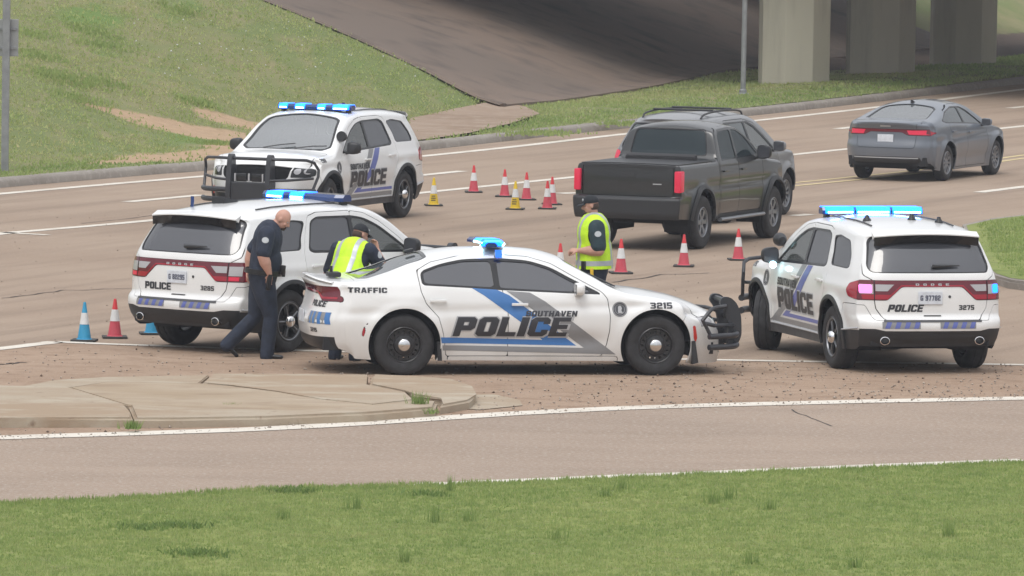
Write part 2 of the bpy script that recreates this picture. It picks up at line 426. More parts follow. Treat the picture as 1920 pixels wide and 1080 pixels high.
# ------------------------------------------------------------------ ground, road, embankment, bridge
ONE = (1, 1, 1)
def ground_material(name, cols, scales, rough=.95, bump=.25, bscale=40, extra=None):
    """blend of colours through noises of several sizes, in object space (metres)"""
    m = bpy.data.materials.new(name); m.use_nodes = True; nt = m.node_tree; b = nt.nodes['Principled BSDF']
    b.inputs['Roughness'].default_value = rough; b.inputs['Specular IOR Level'].default_value = .25
    tc = nn(nt, 'ShaderNodeTexCoord'); prev = None
    for i, (c, (sc, lo, hi, det, st)) in enumerate(zip(cols[1:], scales)):
        rot = 1.16 if len(st) == 3 and st != ONE and name == 'worn_brown_asphalt' else 0.
        mp = nn(nt, 'ShaderNodeMapping'); mp.inputs['Scale'].default_value = st; mp.inputs['Location'].default_value = (i * 13.7, i * 5.1, 0); mp.vector_type = 'TEXTURE' if rot else 'POINT'
        if rot: mp.inputs['Rotation'].default_value = (0, 0, rot); mp.inputs['Scale'].default_value = tuple(1 / q for q in st)
        nt.links.new(tc.outputs['Object'], mp.inputs[0])
        n = nn(nt, 'ShaderNodeTexNoise'); n.inputs['Scale'].default_value = sc; n.inputs['Detail'].default_value = det; n.inputs['Roughness'].default_value = .6
        nt.links.new(mp.outputs[0], n.inputs['Vector'])
        r = nn(nt, 'ShaderNodeMapRange'); r.inputs['From Min'].default_value = lo; r.inputs['From Max'].default_value = hi
        nt.links.new(n.outputs['Fac'], r.inputs['Value'])
        mx = nn(nt, 'ShaderNodeMix', data_type='RGBA')
        if prev is None: mx.inputs[6].default_value = (*cols[0], 1)
        else: nt.links.new(prev, mx.inputs[6])
        mx.inputs[7].default_value = (*c, 1); nt.links.new(r.outputs[0], mx.inputs[0]); prev = mx.outputs[2]
    nt.links.new(prev, b.inputs['Base Color'])
    if bump:
        n2 = nn(nt, 'ShaderNodeTexNoise'); n2.inputs['Scale'].default_value = bscale; n2.inputs['Detail'].default_value = 5
        nt.links.new(tc.outputs['Object'], n2.inputs['Vector'])
        bp = nn(nt, 'ShaderNodeBump'); bp.inputs['Strength'].default_value = bump; bp.inputs['Distance'].default_value = .02
        nt.links.new(n2.outputs['Fac'], bp.inputs['Height']); nt.links.new(bp.outputs[0], b.inputs['Normal'])
    return m
ONE = (1, 1, 1)
# roads run at about 66 degrees, so the wear streaks are stretched that way through rotated sheets
M_ROAD = ground_material('worn_brown_asphalt', [(.300, .224, .168), (.345, .266, .203), (.243, .182, .138), (.40, .335, .272), (.145, .11, .086)],
    [(.22, .35, .65, 4, (1, 1, 1)), (1.5, .46, .70, 6, (.06, 1, 1)), (26, .55, .75, 3, ONE), (60, .66, .80, 2, ONE)], bump=.25, bscale=70)
M_RAMP = ground_material('grey_brown_asphalt', [(.308, .238, .188), (.35, .27, .212), (.265, .203, .158), (.42, .37, .315), (.16, .125, .10)],
    [(.3, .35, .65, 4, (.4, 1, 1)), (1.3, .45, .85, 6, (.35, 1, 1)), (20, .50, .72, 3, ONE), (40, .60, .74, 2, ONE)], bump=.5, bscale=60)
M_DIRT = ground_material('sandy_gravel', [(.31, .218, .155), (.37, .27, .198), (.24, .162, .11), (.45, .37, .30), (.13, .092, .068)],
    [(.5, .35, .65, 5, (.5, 1, 1)), (3.5, .5, .7, 6, (.6, 1, 1)), (24, .58, .74, 3, ONE), (38, .64, .76, 2, ONE)], bump=.5, bscale=50)
M_KERB = ground_material('kerb_concrete', [(.28, .255, .225), (.22, .195, .17), (.33, .30, .27)], [(.8, .4, .7, 5, ONE), (6, .5, .7, 6, ONE)], bump=.2)
M_ISL = ground_material('stained_concrete', [(.40, .345, .27), (.33, .25, .175), (.44, .39, .31), (.25, .19, .14)],
    [(.35, .40, .60, 5, (.7, 1, 1)), (2.2, .5, .72, 6, (.5, 1, 1)), (6, .62, .75, 5, ONE)], bump=.15, bscale=30)
M_ISL2 = ground_material('brown_stained_concrete', [(.34, .265, .185), (.40, .33, .25), (.27, .20, .14)], [(.5, .42, .62, 5, (.6, 1, 1)), (2.6, .5, .74, 6, (.5, 1, 1))], bump=.15, bscale=30)
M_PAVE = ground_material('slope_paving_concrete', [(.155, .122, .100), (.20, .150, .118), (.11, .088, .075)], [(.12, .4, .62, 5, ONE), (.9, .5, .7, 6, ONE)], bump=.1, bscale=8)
M_APRON = ground_material('apron_concrete', [(.31, .232, .175), (.25, .18, .13), (.35, .28, .22)], [(.6, .4, .6, 5, ONE), (3, .5, .7, 6, ONE)], bump=.2, bscale=12)
M_PIER = ground_material('pier_concrete', [(.50, .475, .385), (.45, .425, .345), (.38, .355, .29)], [(.5, .4, .65, 4, (1, 1, .3)), (2.5, .52, .72, 5, (1, 1, .15))], bump=.1, bscale=9)
M_GRND = ground_material('lawn_soil', [(.19, .235, .065), (.23, .265, .08), (.14, .18, .05), (.24, .22, .11)], [(.25, .4, .6, 5, ONE), (1.6, .45, .7, 6, ONE), (5, .58, .75, 6, ONE)], bump=.6, bscale=30)
M_EMB = ground_material('embankment_turf', [(.19, .195, .085), (.15, .185, .065), (.235, .215, .11), (.13, .20, .05)], [(.10, .4, .6, 5, (1, 1, 1)), (.7, .48, .68, 6, (1.6, .6, 1)), (.33, .58, .70, 5, (1.2, .5, 1))], bump=.6, bscale=14)
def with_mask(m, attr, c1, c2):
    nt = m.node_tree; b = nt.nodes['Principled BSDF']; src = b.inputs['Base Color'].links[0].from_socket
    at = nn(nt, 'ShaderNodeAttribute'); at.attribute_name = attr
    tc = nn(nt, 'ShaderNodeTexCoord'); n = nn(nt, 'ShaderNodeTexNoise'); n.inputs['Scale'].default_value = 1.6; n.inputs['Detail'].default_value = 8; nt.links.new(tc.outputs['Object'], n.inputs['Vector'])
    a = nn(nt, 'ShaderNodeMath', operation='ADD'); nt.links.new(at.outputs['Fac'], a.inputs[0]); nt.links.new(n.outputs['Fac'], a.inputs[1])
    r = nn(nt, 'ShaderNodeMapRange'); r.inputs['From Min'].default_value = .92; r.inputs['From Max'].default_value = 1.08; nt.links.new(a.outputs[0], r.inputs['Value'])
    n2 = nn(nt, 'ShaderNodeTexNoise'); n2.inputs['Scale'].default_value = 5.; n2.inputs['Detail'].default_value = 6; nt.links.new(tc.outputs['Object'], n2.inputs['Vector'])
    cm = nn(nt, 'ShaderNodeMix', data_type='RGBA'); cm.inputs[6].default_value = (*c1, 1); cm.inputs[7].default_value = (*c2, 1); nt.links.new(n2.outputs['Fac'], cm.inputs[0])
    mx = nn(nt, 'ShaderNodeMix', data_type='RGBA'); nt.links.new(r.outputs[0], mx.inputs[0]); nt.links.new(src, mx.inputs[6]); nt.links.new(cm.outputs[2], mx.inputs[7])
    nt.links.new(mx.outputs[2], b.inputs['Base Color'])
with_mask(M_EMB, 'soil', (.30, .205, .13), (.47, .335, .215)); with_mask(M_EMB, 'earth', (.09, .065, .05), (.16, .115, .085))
M_STRAW = ground_material('dry_straw_soil', [(.34, .235, .15), (.27, .175, .11), (.42, .32, .20)], [(.8, .4, .62, 6, ONE), (5, .5, .7, 6, (1, .3, 1))], bump=.8, bscale=12)
M_EARTH = ground_material('bare_earth', [(.11, .075, .055), (.15, .11, .08), (.08, .055, .04)], [(.8, .4, .62, 6, ONE), (5, .5, .7, 6, ONE)], bump=.6, bscale=12)
M_LINE = ground_material('worn_white_line', [(.66, .62, .55), (.56, .51, .44), (.35, .29, .24)], [(1.4, .45, .65, 5, ONE), (14, .60, .70, 4, ONE)], bump=.1)
M_YEL = ground_material('worn_yellow_line', [(.58, .48, .27), (.48, .38, .22), (.33, .27, .2)], [(1.4, .45, .65, 5, ONE), (14, .60, .70, 4, ONE)], bump=.1)
M_BAR = mat('galvanised_steel', (.28, .29, .30), rough=.5, metal=.5, noise=.15, nscale=6)
M_SIGNB = mat('sign_back_aluminium', (.32, .33, .33), rough=.5, metal=.4, noise=.1, nscale=3)

def sheet(name, pts, z, m, kind='structure', sub=0):
    """flat polygon"""
    P = [Vector((x, y, 0)) for x, y in pts]
    t = tessellate_polygon([P])
    o = meshobj(name, [(x, y, z) for x, y in pts], [tuple(q) for q in t], m)
    for p in o.data.polygons:
        pass
    bm = bmesh.new(); bm.from_mesh(o.data); bmesh.ops.recalc_face_normals(bm, faces=bm.faces)
    if sum(f.normal.z for f in bm.faces) < 0: bmesh.ops.reverse_faces(bm, faces=bm.faces)
    bm.to_mesh(o.data); bm.free()
    if kind: o['kind'] = kind
    return o
def strip(name, pts, w, z, m, parent=None, ragged=0., kind='structure', rnd=random.Random(3)):
    """painted line of width w along a polyline of ground points"""
    P = np.array(smoothpath([(*p, 0) for p in pts], 6))[:, :2] if len(pts) > 2 else np.array([np.array(pts[0]) + (np.array(pts[1]) - np.array(pts[0])) * t for t in np.linspace(0, 1, 9)])
    d = np.gradient(P, axis=0); d /= np.linalg.norm(d, axis=1, keepdims=True); n = np.stack([-d[:, 1], d[:, 0]], 1)
    V = []; F = []
    for i, (p, q) in enumerate(zip(P, n)):
        a = w / 2 * (1 + ragged * (rnd.random() - .5)); b = w / 2 * (1 + ragged * (rnd.random() - .5))
        V += [(*(p + q * a), z), (*(p - q * b), z)]
    for i in range(len(P) - 1): F.append((2 * i, 2 * i + 1, 2 * i + 3, 2 * i + 2))
    o = meshobj(name, V, F, m, parent)
    if kind: o['kind'] = kind
    return o
U = lambda L, z=0.: [unproj(x, y, z) for x, y in L]

# base ground reaching the horizon
meshobj('ground', [(-3000, -400, -.06), (3000, -400, -.06), (3000, 5000, -.06), (-3000, 5000, -.06)], [(0, 1, 2, 3)], M_GRND)['kind'] = 'structure'
# far kerb line (foot of the kerb) through measured points, run on past the frame
kpx = U([(0, 352), (385, 320), (790, 282), (1090, 249), (1500, 207), (1920, 157)])
K = [(kpx[0][0] - 50, kpx[0][1] - 112), (kpx[0][0] - 22, kpx[0][1] - 49)] + kpx + [(kpx[-1][0] + 14, kpx[-1][1] + 41), (kpx[-1][0] + 40, kpx[-1][1] + 122)]
KP = np.array(smoothpath([(*p, 0) for p in K], 10))[:, :2]
kd = np.gradient(KP, axis=0); kd /= np.linalg.norm(kd, axis=1, keepdims=True); kn = np.stack([-kd[:, 1], kd[:, 0]], 1)
seg = np.linalg.norm(np.diff(KP, axis=0), axis=1); KS = np.concatenate([[0], np.cumsum(seg)])
i0 = int(np.argmin(np.hypot(KP[:, 0] - kpx[0][0], KP[:, 1] - kpx[0][1]))); KS = KS - KS[i0]      # u = 0 at the left edge of the frame
def kuv(u, v):
    x = np.interp(u, KS, KP[:, 0]); y = np.interp(u, KS, KP[:, 1]); nx = np.interp(u, KS, kn[:, 0]); ny = np.interp(u, KS, kn[:, 1])
    return x + v * nx, y + v * ny
def hnoise(x, y, s):
    return (np.sin(x * 1.7 / s + 1.3 * np.sin(y * 1.1 / s)) * np.cos(y * 1.9 / s + 1.7 * np.sin(x * .7 / s)))
UP0 = 34.0
def emb_z(u, v):
    vt = np.interp(u, [-40, 0, 11, 25, 34, 60, 120], [1.6, 1.6, 3.2, 5.0, 4.6, 8.2, 8.2])
    m = np.interp(u, [0, 30, 36, 60], [.335, .345, .36, .42])
    mound = .10 * np.exp(-((v - 2.2) / 1.6) ** 2) * np.clip((u - 20) / 20, 0, 1)
    s = .35; q = (v - vt) / s
    rise = m * s * np.where(q > 20, q, np.log1p(np.exp(np.clip(q, -30, 20))))
    top = 6.6
    z = .14 + mound + top * (1 - np.exp(-rise / top * 1.0)) * 1.0
    return z
def emb_point(u, v, dz=0.):
    x, y = kuv(u, v); return (float(x), float(y), float(emb_z(u, v)) + dz)
# road surface: from the far kerb to well in front of the near lawn
rp = [(float(x), float(y)) for x, y in KP] + [(160, 330), (160, 20), (-160, 20)]
sheet('road', rp, 0.0, M_ROAD)
# slip road in front (slightly different, greyer surface) between the near line and the lawn
near = U([(-400, 838), (0, 822), (500, 805), (960, 777), (1300, 762), (1920, 748), (2400, 742)])
lawn = U([(-500, 965), (0, 948), (300, 932), (550, 918), (850, 911), (1400, 888), (1920, 868), (2500, 845)])
sheet('slip_road', near + lawn[::-1][:0] + [(lawn[-1][0], lawn[-1][1] - 1.5)] + [(x, y - 1.5) for x, y in lawn[::-1][1:]], .004, M_RAMP)
# sandy shoulder between the stop line and the near line
stop = U([(-500, 715), (0, 655), (105, 642), (310, 650), (700, 662), (1350, 676), (1920, 685), (2500, 690)])
sheet('gravel_shoulder', stop + near[::-1], .004, M_DIRT)
strip('road_line', near, .42, .010, M_LINE, ragged=.12)
strip('road_line', stop[:3], .26, .010, M_LINE, ragged=.2); strip('road_line', stop[2:], .22, .010, M_LINE, ragged=.3)
l2 = U([(780, 917), (850, 912), (1400, 889), (1920, 868)]); strip('road_line', [(x, y + .26) for x, y in l2], .26, .010, M_LINE, ragged=.4)
# far carriageway markings
strip('road_line', [kuv(u, -.95) for u in np.linspace(-60, 140, 24)], .26, .006, M_LINE, ragged=.1)
def pxline(pts, w=.24, m=None, z=.006): strip('road_line', U(pts), w, z, m or M_LINE, ragged=.1)
pxline([(238, 379), (378, 366)]); pxline([(780, 330), (868, 321)]); pxline([(1570, 242), (1655, 232)]); pxline([(1893, 203), (1960, 196)])
pxline([(-200, 464), (0, 439), (75, 432), (300, 412), (790, 362), (1090, 331), (1250, 315)]); pxline([(0, 436), (90, 441)], .2); 
pxline([(1480, 291), (1596, 279)]); pxline([(1850, 244), (2000, 228)]); pxline([(1048, 363), (1125, 361)], .3)
pxline([(1470, 345), (1740, 317), (1920, 291), (2200, 255)], .14, M_YEL); pxline([(1470, 351), (1740, 323), (1920, 297), (2200, 261)], .14, M_YEL)
pxline([(1835, 361), (1930, 349)]); pxline([(1488, 405), (1520, 402)])
# far kerb with its rounded top
V = []; F = []; prof = [(-.02, 0.0), (-.0, .10), (.05, .145), (.16, .155), (.30, .15)]
us = np.linspace(-70, 150, 180)
for u in us:
    for a, b in prof:
        x, y = kuv(u, a); V.append((x, y, b))
k = len(prof)
for i in range(len(us) - 1):
    for j in range(k - 1): F.append((i * k + j, (i + 1) * k + j, (i + 1) * k + j + 1, i * k + j + 1))
meshobj('kerb', V, F, M_KERB, smooth=True)['kind'] = 'structure'
def hit(px, py):
    """where the sight line through a picture point meets the embankment"""
    d = ray(px, py); lo = 100.; 
    for t in np.linspace(100, 260, 3201):
        p = np.array([0, 0, CH]) + d * t
        j = np.argmin((KP[:, 0] - p[0]) ** 2 + (KP[:, 1] - p[1]) ** 2)
        r = p[:2] - KP[j]; v = r @ kn[j]; u = KS[j] + r @ kd[j]
        if v > -.5 and p[2] < emb_z(u, v): return float(u), float(v)
    return None
def drape(name, poly_px, m, dz, n=26, kind='structure', uv=None):
    """sheet laid on the embankment inside an outline"""
    P = uv if uv is not None else [hit(*q) for q in poly_px]
    P = np.array(P); lo, hi = P.min(0), P.max(0)
    gu = np.linspace(lo[0], hi[0], n * 2); gv = np.linspace(lo[1], hi[1], n)
    a, b = np.meshgrid(gu, gv, indexing='ij'); V = np.stack([a.ravel(), b.ravel(), np.zeros(a.size)], 1); idx = np.arange(a.size).reshape(a.shape)
    p, q, r, s = idx[:-1, :-1].ravel(), idx[1:, :-1].ravel(), idx[1:, 1:].ravel(), idx[:-1, 1:].ravel()
    T = np.vstack([np.stack([p, q, r], 1), np.stack([p, r, s], 1)])
    S = Surf(V, T, np.tile([0, 0, 1.], (len(V), 1))); a, _ = S.clip(lambda v: sdp(v[:, :2], P))
    X, Y = kuv(a.v[:, 0], a.v[:, 1]); Z = emb_z(a.v[:, 0], a.v[:, 1]) + dz
    o = meshobj(name, np.stack([X, Y, Z], 1), a.t, m, smooth=True); o['kind'] = kind
    return o, P
EDGE = [hit(1010, 213), hit(930, 181), hit(840, 145), hit(760, 113), hit(660, 73), hit(560, 32), hit(480, 2)]
ed = np.array(EDGE); eu = np.polyfit(ed[:, 1], ed[:, 0], 1)     # u of the paving's edge as a line in v
eline = lambda v: float(np.polyval(eu, v))
SOIL_UV = [[hit(*q) for q in L] for L in (
    [(150, 192), (215, 205), (300, 222), (380, 238), (470, 250), (500, 270), (470, 285), (380, 276), (420, 266), (330, 250), (250, 226)],
    [(170, 306), (240, 292), (330, 286), (430, 274), (520, 262), (640, 240), (700, 262), (560, 290), (430, 298), (300, 304)],
    [(385, 205), (430, 218), (500, 236), (480, 244), (420, 230), (370, 214)])]
APRON_UV = [hit(*q) for q in [(770, 222), (850, 205), (935, 188), (985, 200), (1012, 214), (960, 232), (880, 250), (800, 262), (760, 266)]]
# embankment turf
us = np.concatenate([np.linspace(-70, -8, 20)[:-1], np.linspace(-8, 70, 190), np.linspace(70, 150, 24)[1:]]); vs = np.concatenate([np.linspace(.28, 10, 44), np.linspace(10, 45, 50)[1:], [60, 90]])
uu, vv = np.meshgrid(us, vs, indexing='ij'); X, Y = kuv(uu, vv); Z = emb_z(uu, vv) + .030 * hnoise(X, Y, 1.1) * np.clip(vv - .8, 0, 1)
inp = (uu > np.polyval(eu, np.maximum(vv, 4.2)) + .5) & (vv > np.interp(uu, [30, 36, 46, 56, 66, 82], [4.9, 5.0, 6.2, 7.8, 8.2, 8.2])) & (uu < 81.5); Z = Z - .35 * inp; Z = Z - .07 * (sdp(np.stack([uu.ravel(), vv.ravel()], 1), APRON_UV) < .25).reshape(uu.shape)
a, b = uu.shape; idx = np.arange(a * b).reshape(a, b)
Q = np.stack([idx[:-1, :-1].ravel(), idx[1:, :-1].ravel(), idx[1:, 1:].ravel(), idx[:-1, 1:].ravel()], 1)
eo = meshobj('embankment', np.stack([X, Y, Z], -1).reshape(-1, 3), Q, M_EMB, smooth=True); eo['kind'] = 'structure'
UVP = np.stack([uu.ravel(), vv.ravel()], 1); soil = np.zeros(len(UVP))
for poly in SOIL_UV: soil = np.maximum(soil, np.clip(.60 - sdp(UVP, poly) / 1.2, 0, .9))
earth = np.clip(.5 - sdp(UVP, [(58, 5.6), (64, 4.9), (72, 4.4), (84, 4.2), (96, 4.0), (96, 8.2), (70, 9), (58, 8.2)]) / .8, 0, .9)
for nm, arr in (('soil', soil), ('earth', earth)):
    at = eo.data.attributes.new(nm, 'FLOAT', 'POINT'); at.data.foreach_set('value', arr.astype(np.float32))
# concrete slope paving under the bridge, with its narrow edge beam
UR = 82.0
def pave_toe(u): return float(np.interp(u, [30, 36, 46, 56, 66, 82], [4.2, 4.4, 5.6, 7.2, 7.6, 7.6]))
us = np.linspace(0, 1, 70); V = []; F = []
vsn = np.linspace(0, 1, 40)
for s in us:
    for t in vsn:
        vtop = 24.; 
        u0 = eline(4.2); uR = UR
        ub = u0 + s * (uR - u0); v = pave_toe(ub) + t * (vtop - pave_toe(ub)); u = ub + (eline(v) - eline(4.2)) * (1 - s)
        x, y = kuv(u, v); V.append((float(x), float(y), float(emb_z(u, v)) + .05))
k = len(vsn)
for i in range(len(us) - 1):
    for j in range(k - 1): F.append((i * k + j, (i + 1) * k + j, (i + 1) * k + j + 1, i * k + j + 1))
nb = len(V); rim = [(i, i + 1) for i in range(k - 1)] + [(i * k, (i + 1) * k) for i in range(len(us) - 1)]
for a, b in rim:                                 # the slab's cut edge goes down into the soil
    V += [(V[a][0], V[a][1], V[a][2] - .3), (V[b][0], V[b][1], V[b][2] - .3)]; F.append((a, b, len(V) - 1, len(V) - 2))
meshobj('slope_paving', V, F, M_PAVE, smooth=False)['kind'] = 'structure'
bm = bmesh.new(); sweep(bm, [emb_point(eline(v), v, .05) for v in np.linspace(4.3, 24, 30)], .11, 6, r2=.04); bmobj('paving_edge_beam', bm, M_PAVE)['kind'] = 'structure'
# drainage apron at the foot of the slope
drape('drain_apron', [(770, 222), (850, 205), (935, 188), (985, 200), (1012, 214), (960, 232), (880, 250), (800, 262), (760, 266)], M_APRON, .012)
# bridge overhead: two decks on beams, seen only by the shade they cast
def slab(name, u0, u1, v0, v1, z0, z1, m, kind=None):
    bm = bmesh.new(); c = [kuv(u0, v0), kuv(u1, v0), kuv(u1, v1), kuv(u0, v1)]
    A = [bm.verts.new((float(x), float(y), z0)) for x, y in c]; B = [bm.verts.new((float(x), float(y), z1)) for x, y in c]
    for i in range(4): bm.faces.new((A[i], A[(i + 1) % 4], B[(i + 1) % 4], B[i]))
    bm.faces.new(A[::-1]); bm.faces.new(B)
    o = bmobj(name, bm, m)
    if kind: o['kind'] = kind
    return o
DECK = [(46.5, 66), (69, 86)]
bridge = empty('bridge', emb_point(60, 6)); tag(bridge, 'concrete road bridge deck overhead carried on the octagonal piers', 'bridge')
for (a0, a1) in DECK:
    o = slab('deck', a0, a1, -40, 26, 6.4, 7.3, M_PIER); o.parent = bridge; o.matrix_parent_inverse = Matrix.Translation(-Vector(bridge.location))
    for k in range(4):
        ua = a0 + 1.2 + k * (a1 - a0 - 2.4) / 3
        o = slab('girder', ua - .3, ua + .3, -40, 24.5, 5.6, 6.4, M_PIER); o.parent = bridge; o.matrix_parent_inverse = Matrix.Translation(-Vector(bridge.location))
colpx = [((1425, 1556), 157, 'pale sunlit octagonal concrete bridge pier nearest the lamp pole'), ((1590, 1717), 139, 'middle octagonal concrete bridge pier in the bridge shade'), ((1748, 1870), 122, 'rightmost octagonal concrete bridge pier, darkest with a rusty streak')]
for (x0, x1), yb, lab in colpx:
    q = hit((x0 + x1) / 2, yb); X, Y = kuv(*q); sc = CF / float(Y); r = (x1 - x0) / sc / 2; 
    X = (x0 + x1) / 2; X, Y0 = unproj((x0 + x1) / 2, yb, float(emb_z(*q)))
    pier = empty('bridge_pier', (float(X), float(Y0) + r, float(emb_z(*q)) - .3)); tag(pier, lab, 'pier', 'bridge piers')
    bm = bmesh.new(); P = [(r * 1.0 * math.cos(a), r * math.sin(a)) for a in [math.radians(22.5 + 6 + 45 * k) for k in range(8)]]
    P = fillet([(x * 1.06, y * 1.06) for x, y in P], .02, 2)
    extrude_poly(bm, P, 'Z', 0, 5.4); bmobj('pier_shaft', bm, M_PIER, pier)
    bm = bmesh.new(); bbox(bm, (0, 0, 5.5), (2.0, 2.0, .2), .03); bmobj('pier_cap', bm, M_PIER, pier)
# median nose on the right
med = U([(1800, 436), (1860, 424), (1930, 416), (2100, 395), (2300, 395), (2300, 560), (1920, 545), (1890, 541), (1862, 532), (1830, 505)])
bm = bmesh.new(); mp = [np.array(p) for p in med]; cen = sum(mp) / len(mp)
extrude_poly(bm, [tuple(p) for p in mp], 'Z', 0.0, .13); bmesh.ops.bevel(bm, geom=[e for e in bm.edges if all(v.co.z > .1 for v in e.verts)], offset=.04, segments=2, affect='EDGES')
tag(bmobj('median_kerb', bm, M_KERB), kind='structure')
sheet('median_turf', [tuple(cen + (p - cen) * (1 - .30 / max(np.linalg.norm(p - cen), 1))) for p in mp], .136, M_GRND)
strip('road_line', U([(1780, 440), (1850, 425), (1960, 411), (2100, 392)]), .25, .008, M_LINE)
# concrete island in front, built as separate slabs with open joints
def isl_slab(pts, z=.115, bev=.06):
    P = np.array(U(pts)); 
    bm = bmesh.new(); extrude_poly(bm, [tuple(p) for p in P], 'Z', 0.002, z)
    bmesh.ops.bevel(bm, geom=[e for e in bm.edges if all(v.co.z > z - .01 for v in e.verts)], offset=bev, segments=3, affect='EDGES')
    bmesh.ops.recalc_face_normals(bm, faces=bm.faces)
    return bm
isl = empty('traffic_island', (*unproj(450, 760), 0)); tag(isl, kind='structure')
Mi = Matrix.Translation(-Vector(isl.location))
for pts, z, bev in [
    ([(-300, 742), (0, 741), (130, 744), (235, 776), (243, 792), (249, 802), (0, 803), (-300, 806)], .115, .035),
    ([(241, 777), (380, 786), (560, 789), (700, 781), (780, 770), (820, 771), (815, 782), (690, 792), (500, 800), (330, 803), (252, 803)], .115, .035),
    ([(400, 717), (560, 718), (690, 719), (685, 738), (760, 752), (775, 766), (700, 775), (600, 765), (520, 750), (430, 738), (380, 734)], .105, .012),
    ([(698, 719), (780, 722), (850, 728), (885, 742), (893, 757), (880, 768), (825, 778), (832, 764), (775, 757), (765, 750), (693, 737)], .11, .03),
    ([(30, 742), (100, 728), (200, 722), (392, 718), (372, 734), (300, 733), (200, 731), (140, 741)], .095, .012),
    ([(133, 743), (200, 732), (300, 734), (378, 735), (430, 739.3), (519, 751.2), (599, 766.2), (700, 776.2), (775, 767.5), (778, 769), (700, 780), (560, 788), (380, 785), (238, 775.5)], .10, .012)]:
    o = bmobj('slab', isl_slab(pts, z, bev), M_ISL2 if pts[0][0] == 133 else M_ISL, isl); o.matrix_parent_inverse = Mi
sheet('pavement_patch', U([(880, 742), (925, 741), (975, 752), (980, 762), (900, 770), (870, 768)]), .012, M_ISL)
# near lawn
ln = lawn + [(40, 30), (-40, 30)]
sheet('lawn', ln, .016, M_GRND)

# tyre marks, cracks and patches on the road
M_MARK = ground_material('tyre_mark', [(.17, .14, .122), (.20, .165, .14), (.235, .196, .168)], [(2., .4, .6, 5, ONE), (8, .55, .7, 5, ONE)], bump=.1)
M_CRACK = mat('crack_filler', (.055, .045, .04), rough=.9)
def crack(pts, w): 
    P = U(pts); r = random.Random(int(pts[0][0])); Q = []
    for a, b in zip(P[:-1], P[1:]):
        for t in np.linspace(0, 1, 7)[:-1]: Q.append((a[0] + (b[0] - a[0]) * t + r.uniform(-.03, .03), a[1] + (b[1] - a[1]) * t + r.uniform(-.12, .12)))
    strip('road_crack', Q + [P[-1]], w, .007, M_CRACK, ragged=.8)
for pts, w in [([(0, 684), (22, 682), (45, 681)], .06), ([(700, 716), (760, 717)], .05), ([(0, 560), (120, 545), (330, 540)], .035), ([(1150, 530), (1240, 515), (1330, 512)], .04), ([(150, 420), (420, 390)], .03), ([(1480, 770), (1560, 800)], .02)]:
    crack(pts, w)

# thin bluish haze added in front of the far bank to lift dark tones
hz = bpy.data.materials.new('added_haze'); hz.use_nodes = True; nt = hz.node_tree; nt.nodes.clear()
ho = nn(nt, 'ShaderNodeOutputMaterial'); hv = nn(nt, 'ShaderNodeVolumePrincipled'); hv.inputs['Color'].default_value = (.86, .91, 1., 1); hv.inputs['Density'].default_value = .00042; hv.inputs['Anisotropy'].default_value = .1
nt.links.new(hv.outputs[0], ho.inputs['Volume'])
bm = bmesh.new(); bbox(bm, (0, 2300, 4.6), (6100, 5500, 11.4)); tag(bmobj('haze', bm, hz), kind='stuff')
# ------------------------------------------------------------------ shared vehicle materials
M_WHITE = paint('white_car_paint', (.76, .77, .77))
M_BLK = mat('black_plastic', (.022, .023, .026), rough=.45)
M_TRIM = mat('gloss_black_trim', (.012, .012, .014), rough=.18)
M_GREYP = mat('grey_plastic', (.07, .072, .078), rough=.55, noise=.15)
M_INNER = mat('dark_inner_shell', (.018, .018, .02), rough=.9)
M_TYRE = mat('tyre_rubber', (.026, .026, .028), rough=.8, noise=.35, nscale=12, bump=.3, bscale=90)
M_STEEL = mat('black_steel_wheel', (.02, .02, .022), rough=.35)
M_CHROME = mat('chrome', (.75, .75, .76), rough=.12, metal=1.)
M_ALLOY = mat('alloy_wheel', (.25, .26, .28), rough=.35, metal=.6)
M_PUSH = mat('black_powder_coat', (.03, .032, .038), rough=.4)
M_GL_DARK = glassmat('dark_tinted_glass', (.03, .032, .036), .95, 1.9, .03, .6, (.085, .09, .108))
M_GL_CLEAR = glassmat('light_glass', (.78, .84, .80), .95, 1.8, .02, .16, (.4, .44, .42))
M_GL_WS = glassmat('windshield_glass', (.45, .5, .49), .95, 3.2, .02, .36, (.24, .27, .28))
M_LAMP = glassmat('clear_lens', (.85, .86, .86), 1., 1.5, .05)
M_RED = mat('red_lens', (.36, .012, .03), rough=.15, coat=.6)
M_DRED = mat('dark_red_lens', (.13, .008, .02), rough=.15, coat=.6)
M_CLR = mat('clear_reverse_lens', (.42, .42, .44), rough=.12, coat=.5)
M_REDLIT = mat('red_lamp_lit', (.5, .02, .05), rough=.2, emit=(1., .04, .12), es=.22)
M_BLUEV = mat('blue_vinyl', (.045, .17, .44), rough=.35, coat=.3)
M_BLUE2 = mat('violet_blue_vinyl', (.10, .13, .40), rough=.35, coat=.3)
M_GREYV = mat('grey_vinyl', (.23, .235, .245), rough=.4, coat=.3)
M_CHARV = mat('charcoal_vinyl', (.035, .037, .045), rough=.4)
M_SILV = mat('silver_vinyl', (.42, .43, .45), rough=.4)
M_PLATE = mat('plate_white', (.62, .66, .72), rough=.4, noise=.12, nscale=14)
M_PINK = mat('plate_ink', (.08, .09, .14), rough=.5)
M_SEAT = mat('seat_cloth', (.035, .035, .038), rough=.9)
M_AMBER = mat('orange_red_marker', (.62, .035, .02), rough=.3, coat=.4)
M_LEDB = mat('blue_led_lit', (.02, .2, .6), rough=.3, emit=(.0, .10, 1.), es=6.)
M_LEDC = mat('blue_led_core', (.3, .8, 1.), rough=.3, emit=(.55, .93, 1.), es=9.)
M_LEDP = mat('magenta_led_lit', (.8, .1, .6), rough=.3, emit=(1., .22, .62), es=1.6)
